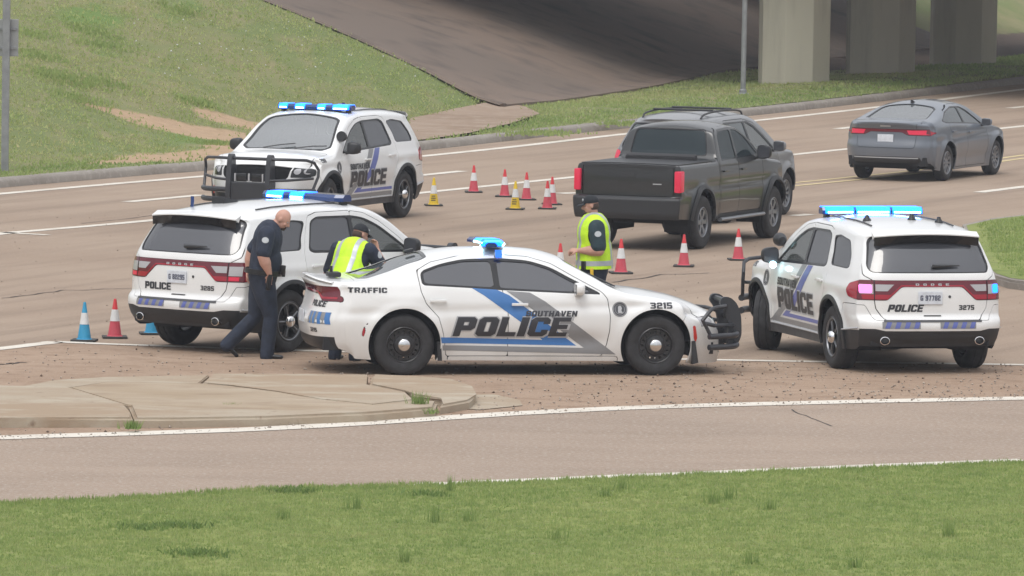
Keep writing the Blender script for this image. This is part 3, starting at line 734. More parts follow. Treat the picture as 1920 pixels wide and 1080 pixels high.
M_BARLENS = mat('blue_smoked_lens', (.01, .04, .16), rough=.12, coat=.6)
M_STRAPGLOW = mat('blue_strap_glow', (.01, .14, .5), rough=.15, emit=(.0, .12, .9), es=.7)

def surfaces(S):
    xr, xf = S['xr'], S['xf']
    zt = pch(*zip(*S['zt'])); zb = pch(*zip(*S['zb'])); cr = pch(*zip(*S['crown'])); wb = pch(*zip(*S['wb'])); belt = pch(*zip(*S['belt']))
    xfp = pch(*zip(*S['XF'])); xrp = pch(*zip(*S['XR'])); rr = pch(*zip(*S.get('round', [(xr, .05), (xf, .05)])))
    zm = S.get('zm', .68); tan = S.get('tan', .5)
    dF, dR = S.get('dF', .6), S.get('dR', .6); sF, sR = S['sweepF'], S['sweepR']
    cre = S.get('crease', [])
    def warp(x, yn, z):
        y2 = np.abs(yn)
        wf = np.clip((x - (xf - dF)) / dF, 0, 1); wf = wf * wf * (3 - 2 * wf)
        wr = np.clip(((xr + dR) - x) / dR, 0, 1); wr = wr * wr * (3 - 2 * wr)
        return x + wf * (xfp(z) - sF[0] * y2 ** 2 - sF[1] * y2 ** 6) + wr * (xrp(z) + sR[0] * y2 ** 2 + sR[1] * y2 ** 6)
    def W(x, z, xa, ze):
        b = belt(x); w0 = wb(x)
        lo = np.clip((zm - z) / .5, 0, 1.2); hi = np.clip((z - zm) / np.maximum(b - zm, .05), 0, 1)
        w = w0 - S.get('tuck', .07) * lo ** 1.7 - S.get('shoulder', .05) * hi ** 2.2
        w = w - np.maximum(z - b, 0) * tan
        for (cx0, cx1, zc, dz, am, sl) in cre:
            zz = zc + sl * (xa - (cx0 + cx1) / 2)
            m = np.clip((xa - cx0) / .25, 0, 1) * np.clip((cx1 - xa) / .25, 0, 1)
            w = w + am * m * np.exp(-((z - zz) / dz) ** 2) 
        for (ax, az, R) in S['arch']:
            d = np.hypot(xa - ax, z - az)
            fl = S.get('flare', .025) * np.exp(-(np.maximum(d - R - .01, 0) / .07) ** 2) * (z > az - .2)
            w = w + fl * (z < b + .02)
        r = rr(x); e = np.clip(ze - z, 0, None); q = np.clip(1 - e / r, 0, 1)
        return w - r * (1 - np.sqrt(np.clip(1 - q * q, 0, 1))) * S.get('rk', 1.)
    n1 = S.get('nx', 100)
    xs = np.unique(np.concatenate([np.linspace(xr, xf, n1), np.linspace(xr, xr + .25, 12), np.linspace(xf - .25, xf, 12)] + [np.linspace(a, b, c) for a, b, c in S.get('xdense', [])]))
    tt = np.unique(np.concatenate([np.linspace(0, 1, S.get('nz', 40)), np.linspace(.9, 1, 12)]))
    yy = np.linspace(-1, 1, S.get('ny', 61)); yy = np.sign(yy) * (1 - (1 - np.abs(yy)) ** 1.15)
    zed = lambda x: zt(x) - cr(x)
    F = {}
    def grid(fn, A, B, flip):
        a, b = np.meshgrid(A, B, indexing='ij'); v = fn(a.ravel(), b.ravel())
        na, nb = len(A), len(B); i = np.arange(na * nb).reshape(na, nb)
        p, q, r_, s_ = i[:-1, :-1].ravel(), i[1:, :-1].ravel(), i[1:, 1:].ravel(), i[:-1, 1:].ravel()
        t = np.vstack([np.stack([p, q, r_], 1), np.stack([p, r_, s_], 1)])
        return v, (t[:, ::-1] if flip else t)
    def side(sg):
        def fn(x, t):
            ze = zed(x); z = zb(x) + t * (ze - zb(x)); xa = warp(x, 1., z)
            return np.stack([xa, sg * W(x, z, xa, ze), z], 1)
        return fn
    def top(x, y):
        ze = zed(x); z = ze + cr(x) * (1 - np.abs(y) ** S.get('cp', 2.2)); xa = warp(x, y, z)
        return np.stack([xa, y * W(x, ze, warp(x, 1., ze), ze), z], 1)
    def end(x0):
        def fn(t, y):
            x = np.full_like(t, x0); ze = zed(x); zz = ze + cr(x) * (1 - np.abs(y) ** S.get('cp', 2.2)); z = zb(x) + t * (zz - zb(x))
            zs = np.minimum(z, ze); xa = warp(x, y, z)
            return np.stack([xa, y * W(x, zs, warp(x, 1., zs), ze), z], 1)
        return fn
    parts = {'L': grid(side(1), xs, tt, True), 'R': grid(side(-1), xs, tt, False), 'T': grid(top, xs, yy, False),
             'F': grid(end(xf), tt, yy, True), 'B': grid(end(xr), tt, yy, False)}
    V = np.vstack([parts[k][0] for k in 'LRTFB']); o = 0; T = []
    for k in 'LRTFB':
        T.append(parts[k][1] + o); o += len(parts[k][0])
    al = Surf(V, np.vstack(T)); o = 0
    for k in 'LRTFB':
        n = len(parts[k][0]); F[k] = Surf(parts[k][0], parts[k][1], al.n[o:o + n]); o += n
    # make sure normals point outwards
    for k, c in (('L', (0, 1, 0)), ('R', (0, -1, 0)), ('T', (0, 0, 1)), ('F', (1, 0, 0)), ('B', (-1, 0, 0))):
        if (F[k].n @ np.array(c)).mean() < 0: print('flip', k)
    return F

class Car:
    def __init__(s, S, name, label, cat, pos, heading, group=None):
        s.S = S; s.root = empty(name, (pos[0], pos[1], 0), math.radians(heading)); tag(s.root, label, cat, group)
        s.F = surfaces(S); s.full = dict(s.F)
        s.bvh = {k: BVHTree.FromPolygons([Vector(p) for p in q.v], [tuple(int(i) for i in t) for t in q.t]) for k, q in s.full.items()}
        s.holes = {k: [] for k in 'LRTFB'}
        S_ = S
        for k in 'LR':
            for (ax, az, R) in S['arch']:
                _, s.F[k] = s.F[k].clip(lambda v: R - np.hypot(v[:, 0] - ax, v[:, 2] - az) if False else np.hypot(v[:, 0] - ax, v[:, 2] - az) - R)
                s.holes[k].append(lambda v, ax=ax, az=az, R=R: np.hypot(v[:, 0] - ax, v[:, 2] - az) - R)
    def cut(s, face, f, gap=0.):
        """take the region f<0 out of a face; gap leaves a shut line"""
        a, _ = s.F[face].clip(lambda v: f(v) + gap / 2)
        _, s.F[face] = s.F[face].clip(lambda v: f(v) - gap / 2)
        return a
    def proj(s, face, p, off):
        x, y = p
        o, d = {'L': ((x, 3, y), (0, -1, 0)), 'R': ((x, -3, y), (0, 1, 0)), 'F': ((5, x, y), (-1, 0, 0)), 'B': ((-5, x, y), (1, 0, 0)), 'T': ((x, y, 4), (0, 0, -1))}[face]
        h = s.bvh[face].ray_cast(Vector(o), Vector(d))
        if h[0] is None: return None
        n = h[1] if h[1].dot(Vector(d)) < 0 else -h[1]
        return h[0] + n * off
    def decal(s, name, polys, face, m, off=.003, parent=None, step=.06, label=None):
        bm = bmesh.new()
        for gl in polys:
            P = [[Vector((a, b, 0)) for a, b in poly] for poly in gl]
            flat = [v for q in P for v in q]
            vs = [bm.verts.new(v) for v in flat]
            for t in tessellate_polygon(P):
                try: bm.faces.new([vs[i] for i in t])
                except ValueError: pass
        xs = [v.co.x for v in bm.verts]; ys = [v.co.y for v in bm.verts]
        for ax, lo, hi in ((0, min(xs), max(xs)), (1, min(ys), max(ys))):
            k = math.floor(lo / step) + 1
            while k * step < hi:
                co = [0, 0, 0]; no = [0, 0, 0]; co[ax] = k * step; no[ax] = 1
                bmesh.ops.bisect_plane(bm, geom=bm.verts[:] + bm.edges[:] + bm.faces[:], plane_co=co, plane_no=no, dist=1e-5)
                k += 1
        bmesh.ops.triangulate(bm, faces=bm.faces)
        dead = []
        for v in bm.verts:
            q = s.proj(face, (v.co.x, v.co.y), off)
            if q is None: dead.append(v)
            else: v.co = q
        bmesh.ops.delete(bm, geom=dead, context='VERTS')
        o = bmobj(name, bm, m, parent or s.root, smooth=True)
        if label: o['label'] = label
        return o
    def ribbon(s, name, pts, w, face, m, off=.003, parent=None, label=None):
        P = np.array(pts, float); d = np.gradient(P, axis=0); d /= np.linalg.norm(d, axis=1, keepdims=True); n = np.stack([-d[:, 1], d[:, 0]], 1) * w / 2
        poly = [tuple(q) for q in P + n] + [tuple(q) for q in (P - n)[::-1]]
        return s.decal(name, [[poly]], face, m, off, parent, .08, label)
    def text(s, name, txt, x0, z0, w, h, face, m, shear=0., off=.004, parent=None, fat=0., label=None):
        mir = face in ('L', 'B')
        return s.decal(name, textpolys(txt, x0, z0, w, h, shear, mir, fat), face, m, off, parent, .05, label)
    def part(s, name, surf, m, off=0., edge=0.012, parent=None, label=None):
        o = surfobj(name, surf, m, parent or s.root, off, edge)
        if o is not None and label: o['label'] = label
        return o
    def inner(s):
        L = []
        for k in 'LRTFB':
            q = s.full[k].off(-.03)
            for f in s.holes[k]:
                _, q = q.clip(f)
            L.append(q)
        meshobj('inner_shell', joins(L).v, joins(L).t, M_INNER, s.root)
    def wells(s, zfloor=.22):
        S = s.S
        for (ax, az, R) in S['arch']:
            for sg in (1, -1):
                bm = bmesh.new(); rings = []
                for yy in (.46, S.get('wellw', .86)):
                    ring = []
                    for j in range(19):
                        a = math.radians(-18 + 216 * j / 18)
                        ring.append(bm.verts.new((ax + (R + .015) * math.cos(a), sg * yy, az + (R + .015) * math.sin(a))))
                    rings.append(ring)
                for j in range(18):
                    bm.faces.new((rings[0][j], rings[0][j + 1], rings[1][j + 1], rings[1][j]))
                bm.faces.new(rings[0])
                bmobj('wheel_well', bm, M_INNER, s.root)
        bm = bmesh.new()
        x0, x1 = S['arch'][0][0], S['arch'][1][0]; z = S.get('floor', .2)
        bbox(bm, ((x0 + x1) / 2, 0, z + .06), (abs(x1 - x0) - .95, 1.6, .12))
        bbox(bm, (x0, 0, z + .12), (1.0, .9, .2)); bbox(bm, (x1, 0, z + .12), (1.0, .9, .2))
        bbox(bm, (S['xr'] + .45, 0, z + .17), (.6, 1.5, .16)); bbox(bm, (S['xf'] - .4, 0, z + .12), (.5, 1.4, .14))
        bmobj('underbody', bm, M_INNER, s.root)
        for x in (x0, x1):
            bm = bmesh.new(); sweep(bm, [(x, -.7, az), (x, .7, az)], .045); bmobj('axle', bm, M_BLK, s.root)
    def panes(s, face, dlo, panes, mk=XZ, trim=M_TRIM, frame_name='window_frame', rec=-.004):
        f = mk(dlo); s.holes[face].append(f)
        fr = s.cut(face, f)
        for nm, poly, gm in panes:
            a, _ = fr.clip(mk(poly)); _, fr = fr.clip(mk(poly)); a = Surf(a.v, a.t)
            s.part(nm, a, gm, off=-.014, edge=0)
        s.part(frame_name, fr, trim, off=rec, edge=.02)
    def interior(s, zs=.55, x0=.1, dash=.85, whl=(.45, .38), zb=1.0, rear=True, wy=.36):
        for sg in (1, -1):
            bm = bmesh.new()
            rot = Matrix.Rotation(math.radians(-14), 3, 'Y')
            bbox(bm, (x0, sg * wy, zs), (.5, .5, .16), .05)
            bbox(bm, (x0 - .30, sg * wy, zs + .36), (.14, .48, .62), .05, rot)
            bbox(bm, (x0 - .38, sg * wy, zs + .78), (.1, .26, .19), .04, rot)
            bmobj('seat', bm, M_SEAT, s.root, smooth=True)
        if rear:
            bm = bmesh.new(); bbox(bm, (x0 - 1.25, 0, zs + .3), (.16, 1.25, .62), .05, Matrix.Rotation(math.radians(-14), 3, 'Y')); bmobj('rear_seat', bm, M_SEAT, s.root, smooth=True)
        bm = bmesh.new(); bbox(bm, (dash, 0, zb - .12), (.42, 1.36, .2), .06); bmobj('dashboard', bm, M_SEAT, s.root, smooth=True)
        bm = bmesh.new()
        c = Vector((whl[0] + .1, whl[1], zb - .06)); ax = Vector((-.9, 0, .45)).normalized(); u = Vector((0, 1, 0)); w = ax.cross(u)
        sweep(bm, [c + u * .19 * math.cos(a) + w * .19 * math.sin(a) for a in np.linspace(0, 2 * math.pi, 25)], .017, cap=False)
        sweep(bm, [c, c - ax * .2], .03); sweep(bm, [c + u * .18, c - u * .18], .02)
        bmobj('steering_wheel', bm, M_BLK, s.root, smooth=True)
    def finish(s, bodymat, edge=.02):
        s.part('body', joins([s.F[k] for k in 'LRTFB']), bodymat, edge=edge)

def wheel(root, x, y, R, w, style, steer=0., z=None):
    """a wheel whose axle is y; outer face towards the sign of y"""
    sg = 1 if y > 0 else -1
    rz = (0 if sg > 0 else math.pi) + math.radians(steer)
    r0 = R * (.60 if style == 'steel' else .655)
    if style == 'truck': r0 = R * .57
    def out(bm, nm, m, par, **k):
        return bmobj(nm, bm, m, par, smooth=True, **k)
    # rim is the wheel part; tyre and cap hang on it
    bm = bmesh.new()
    h = w / 2
    lathe(bm, [(r0, h - .02), (r0 - .012, h - .012), (r0 - .022, h - .02), (r0 - .03, h - .06), (r0 - .05, -h + .03)], 48, 'Y')
    yf = h - .045 if style == 'steel' else h - .03
    def ann(holes, ro, y0, y1):
        P = [[Vector((ro * math.cos(a), ro * math.sin(a), 0)) for a in np.linspace(0, 2 * math.pi, 49)[:-1]]] + [[Vector((*q, 0)) for q in hh] for hh in holes]
        flat = [v for q in P for v in q]; T = tessellate_polygon(P)
        A = [bm.verts.new((v.x, y0 - .35 * max(0, .55 * ro - v.length) * (style != 'steel'), v.y)) for v in flat]
        for t in T:
            try: bm.faces.new([A[i] for i in t])
            except ValueError: pass
        o = 0
        for q in P:
            k = len(q); B = [bm.verts.new((flat[o + j].x, y1, flat[o + j].y)) for j in range(k)]
            for j in range(k):
                bm.faces.new((A[o + j], A[o + (j + 1) % k], B[(j + 1) % k], B[j]))
            o += k
    if style == 'steel':
        hs = []
        for k in range(16):
            a = 2 * math.pi * k / 16; c = (r0 - .062)
            hs.append([(c * math.cos(a) + .014 * math.cos(a) * math.cos(b) - .011 * math.sin(a) * math.sin(b), c * math.sin(a) + .014 * math.sin(a) * math.cos(b) + .011 * math.cos(a) * math.sin(b)) for b in np.linspace(0, 2 * math.pi, 9)[:-1]])
        ann(hs, r0 - .03, yf, yf - .02)
        lathe(bm, [(.125, yf + .002), (.115, yf + .022), (.085, yf + .03), (.0, yf + .03)], 32, 'Y')
        hubr, hubh, capm = .078, .045, M_CHROME; rm = M_STEEL
    else:
        n = {'spoke5': 5, 'alloy': 10, 'truck': 6}[style]
        hs = []
        for k in range(n):
            a0 = 2 * math.pi * (k + .5) / n; hw = math.pi / n * (.58 if style == 'spoke5' else .6)
            ri, ro_ = .085, r0 - .045
            hs.append(fillet([(ri * math.cos(a0 - hw * .7), ri * math.sin(a0 - hw * .7)), (ro_ * math.cos(a0 - hw), ro_ * math.sin(a0 - hw)), (ro_ * 1.02 * math.cos(a0), ro_ * 1.02 * math.sin(a0)), (ro_ * math.cos(a0 + hw), ro_ * math.sin(a0 + hw)), (ri * math.cos(a0 + hw * .7), ri * math.sin(a0 + hw * .7))], .02, 3))
        ann(hs, r0 - .028, yf, yf - .035)
        hubr, hubh, capm = (.07, .045, M_CHROME) if style == 'spoke5' else (.04, .01, M_ALLOY)
        rm = {'spoke5': M_STEEL, 'alloy': M_ALLOY, 'truck': M_ALLOY}[style]
    rim = bmobj('wheel', bm, rm, root, smooth=True, loc=(x, y, R if z is None else z), rot=(0, 0, rz))
    bm = bmesh.new()
    pr = [(r0 - .02, -h + .03), (r0 + .01, -h + .012), (R - .07, -h), (R - .03, -h + .008), (R - .008, -h + .03), (R, -h + .06)]
    grooves = [(R, -.055), (R - .009, -.05), (R - .009, -.042), (R, -.037), (R, .037), (R - .009, .042), (R - .009, .05), (R, .055)]
    prof = pr + grooves + [(r, -q) for r, q in pr[::-1]]
    lathe(bm, prof, 64, 'Y')
    out(bm, 'tyre', M_TYRE, rim)
    if style == 'spoke5':
        bm = bmesh.new(); lathe(bm, [(r0 - .034, h - .030), (r0 - .030, h - .016), (r0 - .022, h - .012), (r0 - .018, h - .018)], 48, 'Y'); out(bm, 'rim_lip', M_ALLOY, rim)
        bm = bmesh.new()
        for k in range(5):
            a = 2 * math.pi * k / 5; sweep(bm, [(.085 * math.cos(a), yf + .002, .085 * math.sin(a)), ((r0 - .06) * math.cos(a), yf + .002, (r0 - .06) * math.sin(a))], .010, 6)
        out(bm, 'spoke_highlight', M_ALLOY, rim)
    bm = bmesh.new(); y0 = yf + .025
    lathe(bm, [(hubr + .012, y0 - .02), (hubr + .01, y0), (hubr, y0 + .012), (hubr * .9, y0 + hubh * .6), (hubr * .6, y0 + hubh * .85), (.0, y0 + hubh * .9)] if hubh > .03 else [(hubr, y0 - .06), (hubr * .9, y0 - .02), (0, y0 - .018)], 24, 'Y')
    out(bm, 'hub_cap', capm, rim)
    bm = bmesh.new(); lathe(bm, [(.0, yf - .075), (.15, yf - .075), (.15, yf - .095), (0, yf - .095)], 28, 'Y'); out(bm, 'brake_disc', M_GREYP, rim)
    return rim

def mirror(c, x, y, z, m, m2=None, size=(.14, .24, .17)):
    sg = 1 if y > 0 else -1
    bm = bmesh.new()
    r = bmesh.ops.create_icosphere(bm, subdivisions=3, radius=1)
    for v in bm.verts:
        p = v.co; q = Vector([math.copysign(abs(a) ** .62, a) for a in p]); v.co = Vector((q.x * size[0] / 2 * (1 - .25 * q.y * sg), q.y * size[1] / 2, q.z * size[2] / 2 * (1 - .12 * q.y * sg)))
        if v.co.x < -size[0] * .28: v.co.x = -size[0] * .28
    bmesh.ops.translate(bm, vec=(x, y + sg * size[1] / 2, z), verts=bm.verts)
    o = bmobj('door_mirror', bm, m, c.root, smooth=True)
    bm = bmesh.new(); bbox(bm, (x - size[0] * .3, y + sg * size[1] / 2, z), (.006, size[1] * .8, size[2] * .78), .002); bmobj('mirror_glass', bm, M_GL_DARK, o)
    bm = bmesh.new(); sweep(bm, [(x + .02, y - sg * .05, z - size[2] * .42), (x, y + sg * .09, z - size[2] * .3)], [.03, .025]); bmobj('mirror_arm', bm, m2 or m, o, smooth=True)
    return o
def handle(c, face, x, z, m, w=.2):
    p = c.proj(face, (x, z), .0); sg = 1 if face == 'L' else -1
    bm = bmesh.new()
    for dx in (-w / 2 + .02, w / 2 - .02): bbox(bm, (x + dx, p.y + sg * .012, z), (.03, .03, .028), .008)
    bbox(bm, (x, p.y + sg * .032, z), (w, .02, .034), .009)
    o = bmobj('door_handle', bm, m, c.root, smooth=True)
    return o
def plate(c, face, y, z, txt, w=.305, h=.152, mark=True):
    p = c.proj(face, (y, z), .012)
    bm = bmesh.new(); bbox(bm, (p.x, y, z), (.01, w, h), .003); o = bmobj('licence_plate', bm, M_PLATE, c.root)
    if txt:
        sg = -1 if face == 'B' else 1
        bm = bmesh.new()
        for gl in textpolys(txt, y - sg * w * .42, z - h * .2, w * .84, h * .42, 0, face == 'B', .0):
            P = [[Vector((p.x + sg * .008, a, b)) for a, b in q] for q in gl]; flat = [v for q in P for v in q]; A = [bm.verts.new(v) for v in flat]
            PP = [[Vector((v.y, v.z, 0)) for v in q] for q in P]
            for t in tessellate_polygon(PP):
                try: bm.faces.new([A[i] for i in t])
                except ValueError: pass
        bmobj('plate_lettering', bm, M_PINK, o)
    return o
def tubepart(c, name, paths, r, m, parent=None, label=None, n=10):
    bm = bmesh.new()
    for P in paths: sweep(bm, P, r, n)
    o = bmobj(name, bm, m, parent or c.root, smooth=True)
    if label: o['label'] = label
    return o
def lightbar(c, x, z, L, lit, h=.075, d=.28, vee=.10):
    """roof light bar across the car with LED modules that are lit or dark; lit: list of (y0,y1)"""
    bm = bmesh.new()
    ys = np.linspace(-L / 2, L / 2, 13)
    def ring(y):
        f = abs(y) / (L / 2); xx = x - vee * f ** 1.5; e = 1 if f < .97 else .55
        return [(xx - d / 2 * e, y, z), (xx - d / 2 * e, y, z + h * .55), (xx - d / 2 * e + .03, y, z + h), (xx + d / 2 * e - .03, y, z + h), (xx + d / 2 * e, y, z + h * .55), (xx + d / 2 * e, y, z)]
    R_ = [[bm.verts.new(p) for p in ring(y)] for y in ys]
    for a, b in zip(R_[:-1], R_[1:]):
        for j in range(6): bm.faces.new((a[j], a[(j + 1) % 6], b[(j + 1) % 6], b[j]))
    bm.faces.new(R_[0][::-1]); bm.faces.new(R_[-1])
    bar = bmobj('light_bar', bm, M_BARLENS, c.root)
    for y0, y1 in lit:
        n = 5; bm = bmesh.new(); R2 = []
        for y in np.linspace(y0, y1, n):
            f = abs(y) / (L / 2); xx = x - vee * f ** 1.5; g = .006
            R2.append([bm.verts.new(p) for p in [(xx - d / 2 - g, y, z + .012), (xx - d / 2 - g, y, z + h * .6), (xx - d / 2 + .03 - g * .5, y, z + h + g), (xx + d / 2 - .03 + g * .5, y, z + h + g), (xx + d / 2 + g, y, z + h * .6), (xx + d / 2 + g, y, z + .012)]])
        for a, b in zip(R2[:-1], R2[1:]):
            for j in range(5): bm.faces.new((a[j], a[j + 1], b[j + 1], b[j]))
        bm.faces.new(R2[0][::-1]); bm.faces.new(R2[-1])
        lm = bmobj('led_module', bm, M_LEDB, bar)
        bm = bmesh.new()
        for sg in (-1, 1):
            ym = (y0 + y1) / 2; f = abs(ym) / (L / 2); xx = x - vee * f ** 1.5
            P = []
            for y in np.linspace(y0 + .02, y1 - .02, n):
                ff = abs(y) / (L / 2); P.append((x - vee * ff ** 1.5 + sg * (d / 2 + .008), y, z + h * .33))
            sweep(bm, P, .011, 6)
        bmobj('led_strip', bm, M_LEDC, bar, smooth=True)
    for sg in (1, -1):
        p = c.proj('T', (x - vee * .8, sg * (L / 2 - .08)), 0)
        if p is None: continue
        bm = bmesh.new(); bbox(bm, (x - vee * .8, sg * (L / 2 - .08), (p.z + z) / 2), (.12, .05, max(.02, z - p.z + .02)), .005); bmobj('bar_foot', bm, M_BLK, bar)
    return bar
def spot(c, x, y, z, ax, r=.085):
    bm = bmesh.new(); a = Vector(ax).normalized(); u = a.cross(Vector((0, 0, 1))).normalized(); w = a.cross(u)
    pr = [(0, -.1), (.05, -.095), (r * .85, -.05), (r, 0), (r, .035), (r * .93, .04), (r * .9, .03), (0, .03)]
    P0 = Vector((x, y, z)); rings = []
    for rr, hh in pr:
        rings.append([bm.verts.new(P0 + a * hh + u * (rr * math.cos(q)) + w * (rr * math.sin(q))) for q in np.linspace(0, 2 * math.pi, 21)[:-1]])
    for A, B in zip(rings[:-1], rings[1:]):
        for j in range(20): bm.faces.new((A[j], A[(j + 1) % 20], B[(j + 1) % 20], B[j]))
    o = bmobj('spotlight', bm, M_BLK, c.root, smooth=True)
    bm = bmesh.new(); sg = 1 if y > 0 else -1
    sweep(bm, [(x, y, z - .02), (x - .02, y - sg * .08, z - .07), (x - .06, y - sg * .17, z - .09)], .014); bmobj('spotlight_arm', bm, M_CHROME, o, smooth=True)
    return o
# ------------------------------------------------------------------ the police sedan
def seal(c, face, x, z, r=.09):
    circ = lambda q: [(x + q * math.cos(a), z + q * math.sin(a)) for a in np.linspace(0, 2 * math.pi, 33)[:-1]]
    o = c.decal('round_seal', [[circ(r)]], face, M_CHARV, .003)
    c.decal('seal_ring', [[circ(r * .93), circ(r * .86)[::-1]]], face, M_SILV, .005, o)
    c.decal('seal_ring', [[circ(r * .66), circ(r * .61)[::-1]]], face, M_SILV, .005, o)
    s = r / .09
    prof = [(-.02, -.045), (-.026, -.02), (-.018, .0), (-.024, .012), (-.018, .035), (0, .046), (.016, .04), (.022, .02), (.028, .008), (.02, .0), (.018, -.015), (.03, -.035), (.034, -.046)]
    if face == 'L': prof = [(-a, b) for a, b in prof]
    c.decal('seal_figure', [[[(x + a * s, z + b * s) for a, b in prof]]], face, M_SILV, .005, o)
    return o
def make_charger(pos, heading):
    S = dict(xr=-2.62, xf=2.42, nx=110, nz=42, ny=61,
             zt=[(-2.62, 1.10), (-2.5, 1.13), (-2.3, 1.13), (-2.05, 1.14), (-1.75, 1.225), (-1.4, 1.365), (-1.1, 1.44), (-.7, 1.483), (-.3, 1.49), (.1, 1.47), (.42, 1.40), (.75, 1.225), (1.05, 1.055), (1.15, 1.03), (1.5, .985), (1.9, .91), (2.2, .83), (2.42, .745)],
             zb=[(-2.62, .30), (-2.3, .21), (-1.9, .19), (1.9, .17), (2.2, .14), (2.42, .14)],
             crown=[(-2.62, .03), (-2.1, .03), (-1.5, .05), (-.5, .065), (.4, .06), (1.0, .03), (1.3, .045), (2.42, .05)],
             wb=[(-2.62, .82), (-2.4, .885), (-1.5, .945), (-.6, .93), (.3, .93), (1.5, .945), (2.1, .90), (2.42, .80)],
             belt=[(-2.62, 1.04), (-2.0, 1.06), (-1.3, 1.06), (-.4, 1.01), (.8, .965), (1.2, .97), (2.42, .97)],
             zm=.66, tan=.60, tuck=.075, shoulder=.055, flare=.03,
             XF=[(.12, -.01), (.28, .02), (.48, .0), (.62, -.03), (.74, -.12)], XR=[(.2, .16), (.4, .03), (.62, .0), (.8, .06), (.98, .09), (1.10, .03), (1.15, .05)],
             sweepF=(.09, .21), sweepR=(.05, .20), dF=.7, dR=.6,
             round=[(-2.62, .03), (-2.1, .04), (-1.4, .09), (-.5, .10), (.6, .08), (1.1, .05), (1.6, .07), (2.42, .06)],
             crease=[(-2.4, 2.3, .80, .05, -.014, .03), (-1.0, 1.0, .42, .09, -.03, .0), (-1.9, -1.1, .93, .07, .018, 0), (1.0, 2.2, .86, .06, .018, -.1)],
             arch=[(1.525, .37, .435), (-1.525, .37, .435)])
    c = Car(S, 'police_car', 'white police sedan with blue and grey stripes standing side-on in front', 'car', pos, heading)
    dlo = fillet([(-1.335, 1.235), (-1.315, 1.075), (-.74, 1.045), (-.40, 1.022), (.46, .985), (.86, .972), (.84, .995), (.49, 1.165), (.27, 1.285), (0, 1.365), (-.35, 1.39), (-.80, 1.378), (-1.08, 1.325)], [.06, .04, 0, 0, 0, .0, .0, .05, .1, .1, .1, .1, .1])
    p_rear = fillet([(-1.295, 1.225), (-1.285, 1.10), (-.74, 1.07), (-.44, 1.055), (-.47, 1.36), (-.80, 1.352), (-1.06, 1.305)], .035)
    p_front = fillet([(-.37, 1.05), (.44, 1.01), (.76, 1.0), (.47, 1.14), (.25, 1.26), (0, 1.338), (-.39, 1.362)], .03)
    for f in 'LR':
        c.panes(f, dlo, [('side_window', p_rear, M_GL_DARK), ('side_window', p_front, M_GL_DARK)])
        fd = [(-.27, .235), (.87, .235), (.925, .38), (.955, .55), (.96, .72), (.93, .92), (.87, 1.0), (.5, 1.2), (.27, 1.33), (0, 1.405), (-.40, 1.43), (-.34, 1.0), (-.28, .8)]
        rd = [(-.27, .235), (-1.02, .235), (-1.06, .5), (-1.12, .70), (-1.27, .86), (-1.33, 1.0), (-1.37, 1.25), (-1.2, 1.34), (-.8, 1.42), (-.40, 1.43), (-.34, 1.0), (-.28, .8)]
        c.part('front_door', c.cut(f, XZ(fd), .009), M_WHITE, edge=.018)
        c.part('rear_door', c.cut(f, XZ(rd), .009), M_WHITE, edge=.018)
        handle(c, f, -.14, .855, M_WHITE); handle(c, f, -1.13, .895, M_WHITE)
        # lamps that wrap round the corners
        tl = fillet([(-2.75, 1.04), (-2.47, 1.02), (-2.25, .925), (-2.245, .875), (-2.30, .86), (-2.52, .875), (-2.75, .93)], .02)
        t = c.part('taillight', c.cut(f, XZ(tl), .006), M_DRED, off=.002)
        c.decal('light_strip', [[fillet([(-2.56, .905), (-2.33, .885), (-2.275, .90), (-2.275, .918), (-2.33, .905), (-2.5, .925), (-2.56, .925)], .006)]], f, M_RED, .006, t)
        c.decal('light_strip', [[fillet([(-2.5, .99), (-2.3, .93), (-2.3, .945), (-2.5, 1.005)], .004)]], f, M_GREYV, .006, t)
        hl = fillet([(2.0, .715), (2.2, .76), (2.6, .70), (2.6, .585), (2.2, .605)], .015)
        c.part('headlight', c.cut(f, XZ(hl), .006), M_CLR, off=-.006)
        mk = fillet([(1.985, .60), (2.02, .60), (2.045, .45), (2.02, .40), (1.995, .45)], .012)
        c.part('side_marker', c.cut(f, XZ(mk), .003), M_AMBER, off=.004)
        mk = fillet([(-2.0, .64), (-1.965, .64), (-2.02, .46), (-2.055, .46)], .012)
        c.part('side_marker', c.cut(f, XZ(mk), .003), M_RED, off=.004)
        c.part('lower_valance', c.cut(f, XZ([(-2.8, .46), (-2.55, .40), (-2.35, .335), (-2.2, .28), (-2.05, .1), (-2.8, .1)]), .0), M_BLK, off=-.004)
        # hood edge and bumper seam are open joints
        c.part('front_bumper', c.cut(f, XZ([(1.90, .74), (2.05, .84), (2.15, .9), (2.7, .9), (2.7, 0), (1.8, 0), (1.8, .6)]), .008), M_WHITE)
        c.part('rocker_panel', c.cut(f, XZ([(-1.0, .235), (1.06, .235), (1.06, 0), (-1.0, 0)]), .007), M_WHITE)
    # stripes on both flanks
    for f in 'LR':
        blue = [(-.716, 1.044), (-.413, 1.025), (-.265, .962), (.561, .361), (-1.08, .392), (-1.095, .462), (.148, .430), (-.09, .62), (-.574, .962)]
        grey = [(-.297, 1.012), (-.013, .993), (.168, .892), (1.04, .259), (-1.065, .304), (-1.07, .367), (.652, .335), (.05, .772), (-.142, .905)]
        c.decal('blue_stripe', [[blue]], f, M_BLUEV, .003, step=.05)
        c.decal('grey_stripe', [[grey]], f, M_GREYV, .003, step=.05)
        sx = -.96 if f == 'R' else .60
        c.text('police_lettering', 'POLICE', sx, .468, 1.40, .236, f, M_SILV, .30, .005, fat=.42)
        c.text('police_lettering', 'POLICE', sx + (.012 if f == 'R' else -.012), .478, 1.37, .222, f, M_CHARV, .30, .0075, fat=.12)
